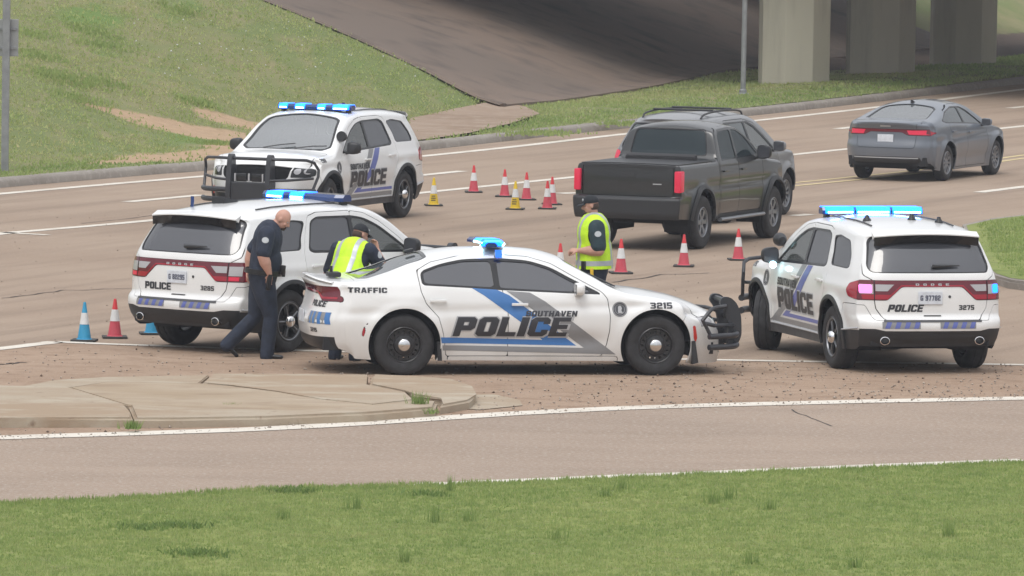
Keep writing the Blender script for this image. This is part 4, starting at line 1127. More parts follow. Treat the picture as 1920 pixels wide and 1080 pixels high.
        c.text('town_lettering', 'SOUTHAVEN', -.07 if f == 'R' else .60, .712, .62, .066, f, M_CHARV, .22, .0075)
        c.text('unit_number', '3215', 1.44 if f == 'R' else 1.72, .812, .27, .07, f, M_CHARV, 0., .004)
        c.text('traffic_lettering', 'TRAFFIC', -2.2 if f == 'R' else -1.72, .985, .46, .062, f, M_CHARV, 0., .004)
        seal(c, f, 1.075, .80)
        c.decal('reflective_tape', [[[(-2.60, .60), (-2.36, .585), (-2.36, .735), (-2.60, .745)]]], f, M_GREYV, .003)
        for k in range(4):
            x = -2.585 + k * .06
            c.decal('tape_band', [[[(x, .598), (x + .03, .597), (x + .022, .74), (x - .008, .741)]]], f, M_BLUEV, .005)
    # glass front and back
    ws = fillet([(1.10, .60), (1.10, -.60), (1.02, -.70), (.52, -.57), (.46, -.5), (.42, 0), (.46, .5), (.52, .57), (1.02, .70)], .03)
    ws_in = fillet([(1.06, .58), (1.06, -.58), (.99, -.65), (.55, -.53), (.49, -.48), (.455, 0), (.49, .48), (.55, .53), (.99, .65)], .03)
    c.panes('T', ws, [('windshield', ws_in, M_GL_WS)], XY, frame_name='windshield_frame')
    rg = fillet([(-1.18, .0), (-1.2, .48), (-1.3, .57), (-1.95, .63), (-2.05, .5), (-2.07, 0), (-2.05, -.5), (-1.95, -.63), (-1.3, -.57), (-1.2, -.48)], .03)
    rgi = fillet([(-1.22, .0), (-1.24, .45), (-1.33, .53), (-1.93, .59), (-2.01, .47), (-2.03, 0), (-2.01, -.47), (-1.93, -.59), (-1.33, -.53), (-1.24, -.45)], .03)
    c.panes('T', rg, [('rear_window', rgi, M_GL_WS)], XY, frame_name='rear_window_frame')
    hood = [(1.13, -.72), (1.13, .72), (1.6, .78), (2.1, .72), (2.22, .6), (2.26, 0), (2.22, -.6), (2.1, -.72), (1.6, -.78)]
    c.part('hood', c.cut('T', XY(hood), .01), M_WHITE)
    c.part('boot_lid', c.cut('T', XY([(-2.10, .66), (-2.10, -.66), (-2.8, -.70), (-2.8, .70)]), .008), M_WHITE)
    bm = bmesh.new(); sweep(bm, smoothpath([(-2.36, -.70, 1.09), (-2.50, -.52, 1.122), (-2.545, 0, 1.14), (-2.50, .52, 1.122), (-2.36, .70, 1.09)], 4), .045, 8, r2=.012); bmobj('boot_spoiler', bm, M_WHITE, c.root, smooth=True)
    # rear face
    t = c.part('taillight', c.cut('B', YZ([(-.9, 1.045), (.9, 1.045), (.9, .87), (.62, .87), (.5, .95), (-.5, .95), (-.62, .87), (-.9, .87)]), .005), M_DRED, off=.002)
    c.decal('light_strip', [[[(-.88, .90), (-.6, .895), (-.48, .965), (.48, .965), (.6, .895), (.88, .90), (.88, .925), (.62, .92), (.5, .985), (-.5, .985), (-.62, .92), (-.88, .925)]]], 'B', M_RED, .006, t)
    c.text('police_lettering', 'POLICE', -.36, .80, .33, .075, 'B', M_CHARV, .25)
    c.text('unit_number', '3215', -.48, .50, .16, .05, 'B', M_CHARV)
    plate(c, 'B', 0, .66, '')
    for y0 in (-.82, .38):
        c.decal('reflective_tape', [[[(y0, .60), (y0 + .44, .60), (y0 + .44, .74), (y0, .74)]]], 'B', M_GREYV)
        for k in range(4):
            y = y0 + .02 + k * .1
            c.decal('tape_band', [[[(y, .6), (y + .05, .6), (y + .075, .74), (y + .025, .74)]]], 'B', M_BLUEV, .005)
    c.part('lower_valance', c.cut('B', YZ([(-1, .45), (1, .45), (1, .1), (-1, .1)])), M_BLK, off=-.004)
    # front face
    c.part('grille', c.cut('F', YZ(fillet([(-.62, .70), (.62, .70), (.55, .52), (-.55, .52)], .03)), .006), M_TRIM, off=-.012)
    c.part('lower_grille', c.cut('F', YZ(fillet([(-.5, .42), (.5, .42), (.56, .26), (-.56, .26)], .03)), .004), M_BLK, off=-.012)
    c.part('headlight', c.cut('F', YZ([(.64, .70), (.95, .72), (.95, .58), (.66, .60)]), .006), M_CLR, off=-.006)
    c.part('headlight', c.cut('F', YZ([(-.64, .70), (-.95, .72), (-.95, .58), (-.66, .60)]), .006), M_CLR, off=-.006)
    c.part('front_bumper', c.F['F'], M_WHITE); c.F['F'] = joins([])
    c.inner(); c.wells(); c.interior(.5, .15, .95, (.55, .36), .99)
    c.finish(M_WHITE)
    for x, st in ((1.525, 0), (-1.525, 0)):
        for sg in (1, -1): wheel(c.root, x, sg * .80, .366, .235, 'steel', st if x > 0 else 0)
    # mud flaps at the arches
    for sg in (1, -1):
        bm = bmesh.new(); extrude_poly(bm, [(-1.13, .40), (-1.085, .40), (-1.07, .18), (-1.12, .18)], 'Y', sg * .72, sg * .93); bmobj('mud_flap', bm, M_BLK, c.root)
        bm = bmesh.new(); extrude_poly(bm, [(1.96, .42), (2.01, .42), (2.05, .16), (1.98, .14)], 'Y', sg * .70, sg * .90); bmobj('mud_flap', bm, M_BLK, c.root)
    mirror(c, .57, .86, 1.04, M_WHITE, M_BLK, (.15, .19, .15)); mirror(c, .57, -.86, 1.04, M_WHITE, M_BLK, (.15, .19, .15))
    lightbar(c, -.32, 1.515, 1.22, [(-.60, -.12), (.05, .30)], .055, .25, .12)
    bm = bmesh.new(); bbox(bm, (-.36, -.66, 1.44), (.08, .012, .10), .002, Matrix.Rotation(math.radians(-28), 3, 'X')); bmobj('bar_strap', bm, M_STRAPGLOW, c.root)  # no lamp: strap glows blue by itself, as if lit by the bar
    # push bar: two curved uprights, wrap-round rails and headlight loops
    up = fillet([(2.53, .38), (2.53, .62), (2.48, .76), (2.42, .83), (2.45, .91), (2.55, .91), (2.64, .83), (2.69, .68), (2.70, .45), (2.65, .33), (2.58, .27), (2.53, .30)], .05, 4)
    pb = None
    bm = bmesh.new(); extrude_poly(bm, up, 'Y', .26, .33); pb = bmobj('push_bar', bm, M_PUSH, c.root)
    bm = bmesh.new(); extrude_poly(bm, up, 'Y', -.33, -.26); bmobj('upright', bm, M_PUSH, pb)
    for x, z, r in ((2.50, .86, .035), (2.60, .66, .03)):
        bm = bmesh.new(); sweep(bm, [(x, -.27, z), (x, .27, z)], r); bmobj('cross_bar', bm, M_PUSH, pb, smooth=True)
    bm = bmesh.new(); bbox(bm, (2.62, 0, .42), (.05, .54, .22), .02); bmobj('cross_plate', bm, M_PUSH, pb)
    for sg in (1, -1):
        for z in (.475, .345):
            bm = bmesh.new(); sweep(bm, smoothpath([(2.62, sg * .2, z), (2.60, sg * .5, z), (2.47, sg * .76, z), (2.17, sg * .93, z)], 5), .036, 10); bmobj('wrap_rail', bm, M_PUSH, pb, smooth=True)
        q = .09 if sg > 0 else 0.
        bm = bmesh.new(); sweep(bm, [(2.5, sg * .3, .80 - q), (2.44, sg * .55, .815 - q), (2.24, sg * .86, .815 - q), (2.19, sg * .90, .79 - q), (2.08, sg * .935, .665), (2.10, sg * .93, .64), (2.24, sg * .87, .605), (2.48, sg * .55, .585), (2.6, sg * .3, .575)], .024, 8)
        sweep(bm, [(2.10, sg * .93, .65), (2.20, sg * .90, .475)], .024, 8)
        bmobj('headlight_loop', bm, M_PUSH, pb, smooth=True)
    for y in (-.13, .10):
        bm = bmesh.new(); bbox(bm, (2.60, y, .66), (.06, .12, .09), .012); bmobj('grille_lamp', bm, M_BLK, pb, smooth=True)
    # aerials and the small things on the roof and boot
    bm = bmesh.new(); bbox(bm, (-1.32, .1, 1.425), (.12, .10, .04), .015, Matrix.Rotation(math.radians(-14), 3, 'Y')); bmobj('aerial_puck', bm, M_BLK, c.root, smooth=True)
    bm = bmesh.new(); bbox(bm, (-2.30, -.35, 1.17), (.16, .2, .06), .02); sweep(bm, [(-2.33, -.35, 1.17), (-2.33, -.35, 1.27)], .02); bmobj('boot_light_pod', bm, M_BLK, c.root, smooth=True)
    for y in (-.3, .25):
        bm = bmesh.new(); sweep(bm, [(1.13, y, 1.035), (1.02, y + .25, 1.09), (.90, y + .5, 1.15)], .010, 6); bmobj('wiper', bm, M_BLK, c.root)
    return c
# ------------------------------------------------------------------ the police sport utility vehicles
def make_suv(pos, heading, label, unit, plate_txt, opt):
    S = dict(xr=-2.62, xf=2.46, nx=105, nz=48, ny=69,
             zt=[(-2.62, 1.715), (-2.2, 1.755), (-1.4, 1.80), (-.7, 1.815), (-.1, 1.81), (.30, 1.765), (.62, 1.63), (1.0, 1.36), (1.22, 1.235), (1.32, 1.20), (1.8, 1.175), (2.15, 1.12), (2.35, 1.06), (2.46, 1.0)],
             zb=[(-2.62, .34), (-2.5, .29), (-2.2, .28), (-1.9, .28), (1.9, .27), (2.25, .30), (2.46, .36)],
             crown=[(-2.62, .045), (-1.5, .06), (.3, .06), (1.1, .035), (1.5, .06), (2.46, .06)],
             wb=[(-2.62, .905), (-2.3, .95), (-1.5, .965), (-.6, .955), (.5, .955), (1.5, .965), (2.2, .93), (2.46, .84)],
             belt=[(-2.62, 1.20), (-1.0, 1.175), (1.0, 1.12), (2.46, 1.12)],
             zm=.74, tan=.31, tuck=.06, shoulder=.05, flare=.03,
             XF=[(.3, -.12), (.45, -.01), (.62, .0), (.72, -.015), (.9, -.05), (1.0, -.12)],
             XR=[(.36, .10), (.46, .03), (.58, .0), (.66, .02), (.72, .085), (.9, .09), (1.15, .115), (1.30, .18), (1.5, .30), (1.62, .38), (1.66, .34), (1.72, .33)],
             sweepF=(.12, .24), sweepR=(.05, .13), dF=.7, dR=1.5,
             round=[(-2.62, .07), (-1.4, .08), (.3, .08), (1.1, .06), (1.5, .08), (2.46, .06)],
             crease=[(-2.3, 2.2, .62, .10, -.018, .0), (-2.4, -1.0, 1.02, .08, .02, 0), (1.0, 2.2, 1.02, .06, .012, -.03)],
             arch=[(1.52, .40, .455), (-1.52, .40, .455)], floor=.26)
    c = Car(S, 'police_suv', label, 'police SUV', pos, heading, 'white police SUVs with lit blue light bars')
    fl = opt.get
    dlo_f = fillet([(-1.10, 1.245), (-1.02, 1.21), (.98, 1.145), (.70, 1.33), (.42, 1.50), (.15, 1.605), (-.1, 1.64), (-.80, 1.65), (-.95, 1.60)], [.03, .03, .02, .05, .1, .1, .05, .05, .05])
    p_f = fillet([(-.13, 1.215), (.90, 1.175), (.64, 1.34), (.38, 1.49), (.12, 1.59), (-.10, 1.615)], .02)
    p_r = fillet([(-.20, 1.215), (-1.0, 1.245), (-1.05, 1.28), (-.92, 1.58), (-.80, 1.625), (-.17, 1.617)], .04)
    dlo_q = fillet([(-1.24, 1.25), (-1.20, 1.40), (-1.05, 1.60), (-1.3, 1.625), (-1.72, 1.58), (-1.92, 1.40), (-1.97, 1.27), (-1.9, 1.245)], .06)
    dlo_qi = fillet([(-1.26, 1.265), (-1.215, 1.40), (-1.08, 1.585), (-1.3, 1.61), (-1.71, 1.565), (-1.90, 1.39), (-1.945, 1.28), (-1.89, 1.26)], .06)
    clear = M_GL_CLEAR
    for f in 'LR':
        sg = 1 if f == 'L' else -1
        # dark wheel arch lips
        for ax in (1.52, -1.52):
            a = c.cut(f, lambda v: np.hypot(v[:, 0] - ax, v[:, 2] - .40) - .505 )
            c.part('wheel_arch_trim', a, M_BLK, off=.012, edge=.03)
        c.part('lower_cladding', c.cut(f, XZ([(-1.2, .385), (1.2, .385), (1.2, .1), (-1.2, .1)]), .0), M_GREYP, off=.006)
        c.part('lower_cladding', c.cut(f, XZ([(-3, .56), (-2.2, .53), (-1.9, .50), (-1.9, .1), (-3, .1)])), M_BLK, off=-.003)
        c.part('lower_cladding', c.cut(f, XZ([(3, .52), (1.95, .50), (1.9, .1), (3, .1)])), M_BLK, off=-.003)
        c.panes(f, dlo_f, [('side_window', p_f, clear), ('side_window', p_r, M_GL_DARK)], trim=M_TRIM)
        c.panes(f, dlo_q, [('side_window', dlo_qi, M_GL_DARK)])
        fd = [(-.17, .395), (.98, .395), (1.0, .60), (1.05, .9), (1.03, 1.13), (.74, 1.36), (.44, 1.55), (.15, 1.665), (-.12, 1.70), (-.17, 1.2)]
        rd = [(-.17, .395), (-.98, .395), (-1.02, .6), (-1.10, .80), (-1.22, .98), (-1.20, 1.2), (-1.10, 1.45), (-.98, 1.66), (-.8, 1.70), (-.12, 1.70), (-.17, 1.2)]
        c.part('front_door', c.cut(f, XZ(fd), .009), M_WHITE, edge=.018)
        c.part('rear_door', c.cut(f, XZ(rd), .009), M_WHITE, edge=.018)
        handle(c, f, 0.0, 1.02, M_WHITE, .22); handle(c, f, -.98, 1.05, M_WHITE, .22)
        t = c.part('taillight', c.cut(f, XZ(fillet([(-3, 1.135), (-2.30, 1.13), (-2.13, 1.09), (-2.08, 1.0), (-2.13, .93), (-2.3, .905), (-3, .905)], .02)), .006), M_RED, off=.006)
        hl = fillet([(3, 1.0), (2.2, .985), (1.95, .93), (1.98, .83), (2.2, .80), (3, .80)], .03)
        c.part('headlight', c.cut(f, XZ(hl), .006), M_TRIM, off=.003)
        c.part('front_bumper', c.cut(f, XZ([(1.93, .86), (2.02, .98), (2.1, 1.3), (3, 1.3), (3, 0), (1.8, 0)]), .008), M_WHITE)
        c.part('rear_bumper', c.cut(f, XZ([(-1.97, .84), (-2.3, .85), (-3, .72), (-3, 0), (-1.8, 0)]), .008), M_WHITE)
        c.decal('side_marker', [[fillet([(2.0, .62), (2.05, .64), (2.07, .50), (2.02, .50)], .01)]], f, M_AMBER, .006)
        bm = bmesh.new()
        sweep(bm, [c.proj(f, (x, .392), .012) for x in np.linspace(-.98, .98, 14)], .013, 6); bmobj('sill_moulding', bm, M_SILV, c.root, smooth=True)
        bm = bmesh.new()
        sweep(bm, [c.proj(f, (x, z), .004) for x, z in ((-2.42, .565), (-2.2, .54), (-1.98, .515))], .012, 6); bmobj('bumper_moulding', bm, M_SILV, c.root, smooth=True)
    # flank graphics (both sides, mirrored) : the bands lean to the rear from the door foot up to the window line
    for f in 'LR':
        grey = [(-.30, 1.19), (-.10, 1.19), (.18, .98), (.42, .72), (1.02, .42), (.96, .40), (-.98, .40), (-.98, .475), (.62, .475), (.27, .70), (.02, .94)]
        blue = [(-.34, 1.19), (-.52, 1.195), (-.30, .98), (-.05, .74), (.20, .60), (.44, .60), (.58, .50), (-.98, .50), (-.98, .54), (.36, .54), (.2, .66), (-.06, .94)]
        grey = [(-.32, 1.185), (-.12, 1.18), (.05, 1.0), (.30, .80), (.55, .66), (1.03, .415), (-.98, .41), (-.98, .475), (.66, .475), (.50, .56), (.26, .68), (.02, .86)]
        blue = [(-.36, 1.185), (-.56, 1.19), (-.42, 1.02), (-.22, .82), (.02, .66), (.28, .545), (-.98, .545), (-.98, .50), (.56, .50), (.42, .57), (.20, .68), (-.04, .86)]
        if opt.get('graphics', True) and f in opt.get('sides', 'LR'):
            c.decal('grey_stripe', [[grey]], f, M_GREYV, .003, step=.05)
            c.decal('blue_stripe', [[blue]], f, M_BLUE2, .003, step=.05)
            if f == 'L':
                c.text('police_lettering', 'POLICE', .72, .585, 1.46, .265, f, M_SILV, 0., .005, fat=.45)
                c.text('police_lettering', 'POLICE', .71, .597, 1.44, .245, f, M_CHARV, 0., .0075, fat=.2)
                c.text('town_lettering', 'SOUTHAVEN', .74, .875, .78, .095, f, M_CHARV, 0., .0075)
            else:
                c.text('police_lettering', 'POLICE', -.78, .585, 1.40, .26, f, M_SILV, 0., .005, fat=.45)
                c.text('police_lettering', 'POLICE', -.77, .597, 1.38, .24, f, M_CHARV, 0., .0075, fat=.2)
                c.text('town_lettering', 'SOUTHAVEN', -.08, .875, .76, .09, f, M_CHARV, 0., .0075)
            seal(c, f, 1.20, .93, .10)
        c.text('unit_number', unit, 1.95 if f == 'L' else 1.68, 1.035, .26, .06, f, M_CHARV)
    ws = fillet([(1.26, .66), (1.30, 0), (1.26, -.66), (1.14, -.78), (.46, -.64), (.40, -.55), (.35, 0), (.40, .55), (.46, .64), (1.14, .78)], .03)
    wsi = fillet([(1.22, .64), (1.26, 0), (1.22, -.64), (1.12, -.74), (.48, -.60), (.43, -.53), (.385, 0), (.43, .53), (.48, .60), (1.12, .74)], .03)
    c.panes('T', ws, [('windshield', wsi, M_GL_WS)], XY, frame_name='windshield_frame')
    c.part('hood', c.cut('T', XY([(1.34, -.80), (1.34, .80), (1.8, .82), (2.2, .74), (2.30, .6), (2.36, 0), (2.30, -.6), (2.2, -.74), (1.8, -.82)]), .01), M_WHITE)
    # front face
    c.part('grille', c.cut('F', YZ(fillet([(-.60, 1.0), (.60, 1.0), (.56, .80), (.45, .74), (-.45, .74), (-.56, .80)], .04)), .006), M_TRIM, off=-.03, edge=.04)
    for sg in (1, -1):
        h = c.part('headlight', c.cut('F', YZ([(sg * .62, 1.0), (sg * 1.2, 1.0), (sg * 1.2, .80), (sg * .60, .81)]), .006), M_TRIM, off=.003)
        for yy in (.68, .80):
            if c.proj('F', (sg * yy, .90), 0) is not None:
                c.decal('headlight_lens', [[[(sg * yy + .045 * math.cos(a), .90 + .045 * math.sin(a)) for a in np.linspace(0, 2 * math.pi, 17)[:-1]]]], 'F', M_CLR, .008, h)
    c.part('lower_bumper', c.cut('F', YZ([(-1.2, .54), (1.2, .54), (1.2, .1), (-1.2, .1)])), M_BLK, off=-.003)
    c.part('front_bumper', c.F['F'], M_WHITE); c.F['F'] = joins([])
    plate(c, 'F', 0, .50, '')
    # rear face: full-width lamp, tailgate, spoiler, glass
    rgo = fillet([(-.66, 1.66), (.66, 1.66), (.71, 1.60), (.78, 1.30), (.74, 1.225), (-.74, 1.225), (-.78, 1.30), (-.71, 1.60)], .06)
    rgi = fillet([(-.645, 1.645), (.645, 1.645), (.69, 1.59), (.765, 1.30), (.725, 1.24), (-.725, 1.24), (-.765, 1.30), (-.69, 1.59)], .06)
    c.panes('B', rgo, [('rear_window', rgi, M_GL_DARK)], YZ, frame_name='rear_window_frame')
    band = [(-1.1, 1.14), (1.1, 1.14), (1.1, .90), (.56, .90), (.38, 1.065), (-.38, 1.065), (-.56, .90), (-1.1, .90)]
    t = c.part('taillight', c.cut('B', YZ(fillet(band, [0, 0, 0, .03, .04, .04, .03, 0])), .004), M_DRED, off=.005)
    for sg in (1, -1):
        c.decal('taillight_glow', [[[(sg * .90, .912), (sg * .58, .912), (sg * .50, .968), (sg * .90, .968)]]], 'B', M_RED, .009, t)
        c.decal('reverse_lens', [[[(sg * .70, 1.09), (sg * .48, 1.09), (sg * .56, 1.01), (sg * .70, 1.01)]]], 'B', M_CLR, .009, t)
        c.decal('outer_lens', [[[(sg * .87, 1.09), (sg * .725, 1.09), (sg * .725, .975), (sg * .87, .975)]]], 'B', M_CLR, .009, t)
        lm_ = fl('lit_lens') if sg > 0 else fl('lit_lens_r')
        if lm_: c.decal('flasher', [[fillet([(sg * .875, 1.085), (sg * (.74 if sg > 0 else .79), 1.085), (sg * (.74 if sg > 0 else .79), .985), (sg * .875, .985)], .02)]], 'B', lm_, .013, t)
        c.ribbon('lamp_seam', [(sg * .712, 1.138), (sg * .712, .903)], .010, 'B', M_TRIM, .011, t)
        if fl('tail_on'): c.decal('brake_lamp', [[[(sg * .90, .962), (sg * .73, .962), (sg * .73, .918), (sg * .90, .918)]]], 'B', M_REDLIT, .012, t)
    c.ribbon('light_strip', [(-.57, .912), (-.39, 1.075), (.39, 1.075), (.57, .912)], .018, 'B', M_RED, .009, t)
    k = 0
    for ch, y in zip('DODGE', np.linspace(.19, -.19, 5)):
        c.text('badge_letter', ch, y + .022, 1.078, .044, .026, 'B', M_SILV, 0, .010, t)
    gate = fillet([(-.76, 1.9), (.76, 1.9), (.83, 1.2), (.715, 1.13), (.715, .9), (.70, .80), (.60, .665), (-.60, .665), (-.70, .80), (-.715, .9), (-.715, 1.13), (-.83, 1.2)], .02)
    c.part('tailgate', c.cut('B', YZ(gate), .010), M_WHITE)
    c.part('lower_bumper', c.cut('B', YZ([(-1.2, .55), (-.72, .56), (-.60, .535), (.60, .535), (.72, .56), (1.2, .55), (1.2, .1), (-1.2, .1)])), M_BLK, off=-.003)
    c.part('rear_bumper', c.cut('B', YZ([(-1.2, .84), (-.82, .84), (-.72, .66), (.72, .66), (.82, .84), (1.2, .84), (1.2, .1), (-1.2, .1)]), .006), M_WHITE)
    c.ribbon('step_pad', [(-.62, .652), (.62, .652)], .022, 'B', M_GREYP, .008)
    c.text('police_lettering', 'POLICE', .56, .765, .43, .085, 'B', M_CHARV, .28 if fl('italic') else 0., .004, fat=.2)
    c.text('unit_number', unit, -.34, .785, .20, .058, 'B', M_CHARV, 0, .004)
    plate(c, 'B', .03, .93, plate_txt)
    c.ribbon('tailgate_handle', [(.11, .715), (-.11, .715)], .016, 'B', M_BLK, .005)
    c.decal('tailgate_lock', [[[(-.22 + .018 * math.cos(a), .945 + .018 * math.sin(a)) for a in np.linspace(0, 6.28, 11)[:-1]]]], 'B', M_BLK, .005)
    for y0, y1 in ((.64, .17), (-.08, -.54)):
        o = c.decal('reflective_tape', [[[(y0, .565), (y1, .565), (y1, .645), (y0, .645)]]], 'B', M_GREYV, .004)
        n = 4
        for j in range(n):
            y = y0 - (j + .25) * (y0 - y1) / n; w = (y0 - y1) / n * .5
            c.decal('tape_band', [[[(y, .567), (y - w, .567), (y - w - .03, .643), (y - .03, .643)]]], 'B', M_BLUE2, .006, o)
    bm = bmesh.new(); P = [c.proj('B', (y, 1.30 + .02 * abs(y)), .02) for y in (-.02, -.2, -.36)]; sweep(bm, P, [.024, .018, .008], 6); bmobj('rear_wiper', bm, M_BLK, c.root, smooth=True)
    # roof spoiler with dark underside
    q0 = c.proj('B', (0, 1.64), 0)
    bm = bmesh.new(); xs0 = q0.x
    sec = lambda y: [(xs0 + .10, 1.735 - .055 * abs(y) ** 2), (xs0 - .10 + .21 * y * y, 1.695 - .08 * abs(y) ** 2), (xs0 - .10 + .21 * y * y, 1.682 - .08 * abs(y) ** 2), (xs0 + .05, 1.655 - .09 * abs(y) ** 2)]
    R_ = []
    for y in np.linspace(-.67, .67, 15):
        s_ = sec(y); R_.append([bm.verts.new((a, y, b)) for a, b in s_])
    for A, B in zip(R_[:-1], R_[1:]):
        for j in range(3): bm.faces.new((A[j], A[j + 1], B[j + 1], B[j]))
    bm.faces.new(R_[0]); bm.faces.new(R_[-1][::-1])
    sp = bmobj('roof_spoiler', bm, M_WHITE, c.root, smooth=True)
    bm = bmesh.new(); R_ = []
    for y in np.linspace(-.665, .665, 15):
        s_ = sec(y); R_.append([bm.verts.new((s_[2][0] + .006, y, s_[2][1] - .003)), bm.verts.new((s_[3][0] - .045, y, s_[3][1] - .075 ))])
    for A, B in zip(R_[:-1], R_[1:]): bm.faces.new((A[0], A[1], B[1], B[0]))
    bmobj('spoiler_underside', bm, M_TRIM, sp)
    # exhaust tips
    for sg in (1, -1):
        bm = bmesh.new(); lathe(bm, [(.04, -.12), (.048, -.12), (.05, .0), (.043, .003), (.04, -.02), (.04, -.1), (0, -.1)], 20, 'X')
        bmesh.ops.scale(bm, vec=(-1, 1.25, 1), verts=bm.verts)
        bmobj('exhaust_tip', bm, M_CHROME, c.root, smooth=True, loc=(-2.56, sg * .60, .415))
    c.inner(); c.wells(); c.interior(.72, .10, 1.08, (.62, .38), 1.16)
    c.finish(M_WHITE)
    for x, st in ((1.52, fl('steer', 0)), (-1.52, 0)):
        for sg in (1, -1): wheel(c.root, x, sg * .825, .388, .265, 'spoke5', st if x > 0 else 0)
    for sg in (1, -1):
        mirror(c, .80, sg * .93, 1.235, M_BLK, M_BLK, (.17, .22, .20))
    if fl('spots'):
        for sg in fl('spots'): spot(c, .80 + .12, sg * .87, 1.42, fl('spot_axis', (1, 0, .1)))
    lightbar(c, .02, 1.80, 1.30, fl('lit'), .085, .30, .06)
    # cable / rail ends on the roof
    for sg in (1, -1):
        bm = bmesh.new(); P = [c.proj('T', (x, sg * .52), .012) for x in (-1.7, -1.4, -1.0, -.5, -.15)]; sweep(bm, [p for p in P if p], .010, 6); bmobj('roof_channel', bm, M_GREYP, c.root, smooth=True)
    for (x, y) in fl('aerials', []):
        p = c.proj('T', (x, y), 0)
        bm = bmesh.new(); lathe(bm, [(.055, 0), (.05, .02), (.028, .05), (.022, .075), (0, .08)], 14, 'Z', (p.x, p.y, p.z - .004)); bmobj('roof_aerial', bm, M_BLK, c.root, smooth=True)
    if fl('whip'):
        p = c.proj('T', fl('whip'), 0)
        bm = bmesh.new(); sweep(bm, [(p.x, p.y, p.z - .01), (p.x, p.y, p.z + .13)], .022); bmobj('roof_beacon', bm, M_BARLENS, c.root, smooth=True)
    if fl('fin'):
        p = c.proj('T', fl('fin'), 0)
        bm = bmesh.new(); extrude_poly(bm, [(p.x - .14, p.z - .01), (p.x - .14, p.z + .07), (p.x + .1, p.z + .035), (p.x + .16, p.z - .01)], 'Y', p.y - .10, p.y + .10); bmobj('roof_housing', bm, M_BLK, c.root)
    for y in (-.35, .2):
        bm = bmesh.new(); P = [c.proj('T', (1.28, y), .02), c.proj('T', (1.18, y + .26), .02), c.proj('T', (1.13, y + .5), .018)]; sweep(bm, P, .010, 6); bmobj('wiper', bm, M_BLK, c.root)
    if fl('mirror_led'):
        sg = fl('mirror_led'); bm = bmesh.new(); bmesh.ops.create_icosphere(bm, subdivisions=2, radius=.045); bmobj('mirror_led', bm, M_LEDC, c.root, loc=(.72, sg * 1.02, 1.12), smooth=True)
    if fl('push', True):
        bm = bmesh.new(); up = fillet([(2.42, .34), (2.42, .60), (2.46, 1.12), (2.50, 1.17), (2.58, 1.17), (2.62, 1.08), (2.68, .66), (2.68, .36)], .04)
        extrude_poly(bm, up, 'Y', .30, .38); pb = bmobj('push_bar', bm, M_PUSH, c.root)
        bm = bmesh.new(); extrude_poly(bm, up, 'Y', -.38, -.30); bmobj('upright', bm, M_PUSH, pb)
        bm = bmesh.new(); sweep(bm, [(2.55, -.34, 1.10), (2.55, .34, 1.10)], .026); bmobj('cross_bar', bm, M_PUSH, pb, smooth=True)
        bm = bmesh.new(); bbox(bm, (2.62, 0, .58), (.06, .62, .30), .02); bmobj('cross_plate', bm, M_PUSH, pb)
        for y in (-.13, .13):
            bm = bmesh.new(); bbox(bm, (2.60, y, .80), (.05, .17, .13), .012); lp = bmobj('grille_lamp', bm, M_TRIM, pb, smooth=True)
        for y in (-.24, 0, .24):
            bm = bmesh.new(); bbox(bm, (2.61, y, .80), (.03, .025, .13), .004); bmobj('lamp_bracket', bm, M_SILV, pb)
        for sg in (1, -1):
            for z in (.60, .44):
                bm = bmesh.new(); sweep(bm, smoothpath([(2.60, sg * .34, z), (2.58, sg * .55, z), (2.46, sg * .82, z), (2.22, sg * .97, z)], 5), .042, 10); bmobj('wrap_rail', bm, M_PUSH, pb, smooth=True)
            bm = bmesh.new(); sweep(bm, [(2.57, sg * .36, 1.10), (2.50, sg * .60, 1.10), (2.30, sg * .86, 1.09), (2.20, sg * .95, 1.05), (2.10, sg * .985, .93), (2.12, sg * .985, .82), (2.24, sg * .95, .62)], .024, 8)
            bmobj('headlight_loop', bm, M_PUSH, pb, smooth=True)
            bm = bmesh.new(); sweep(bm, [(2.62, sg * .36, .76), (2.5, sg * .62, .77), (2.2, sg * .94, .80)], .022, 8); bmobj('headlight_loop', bm, M_PUSH, pb, smooth=True)
    return c
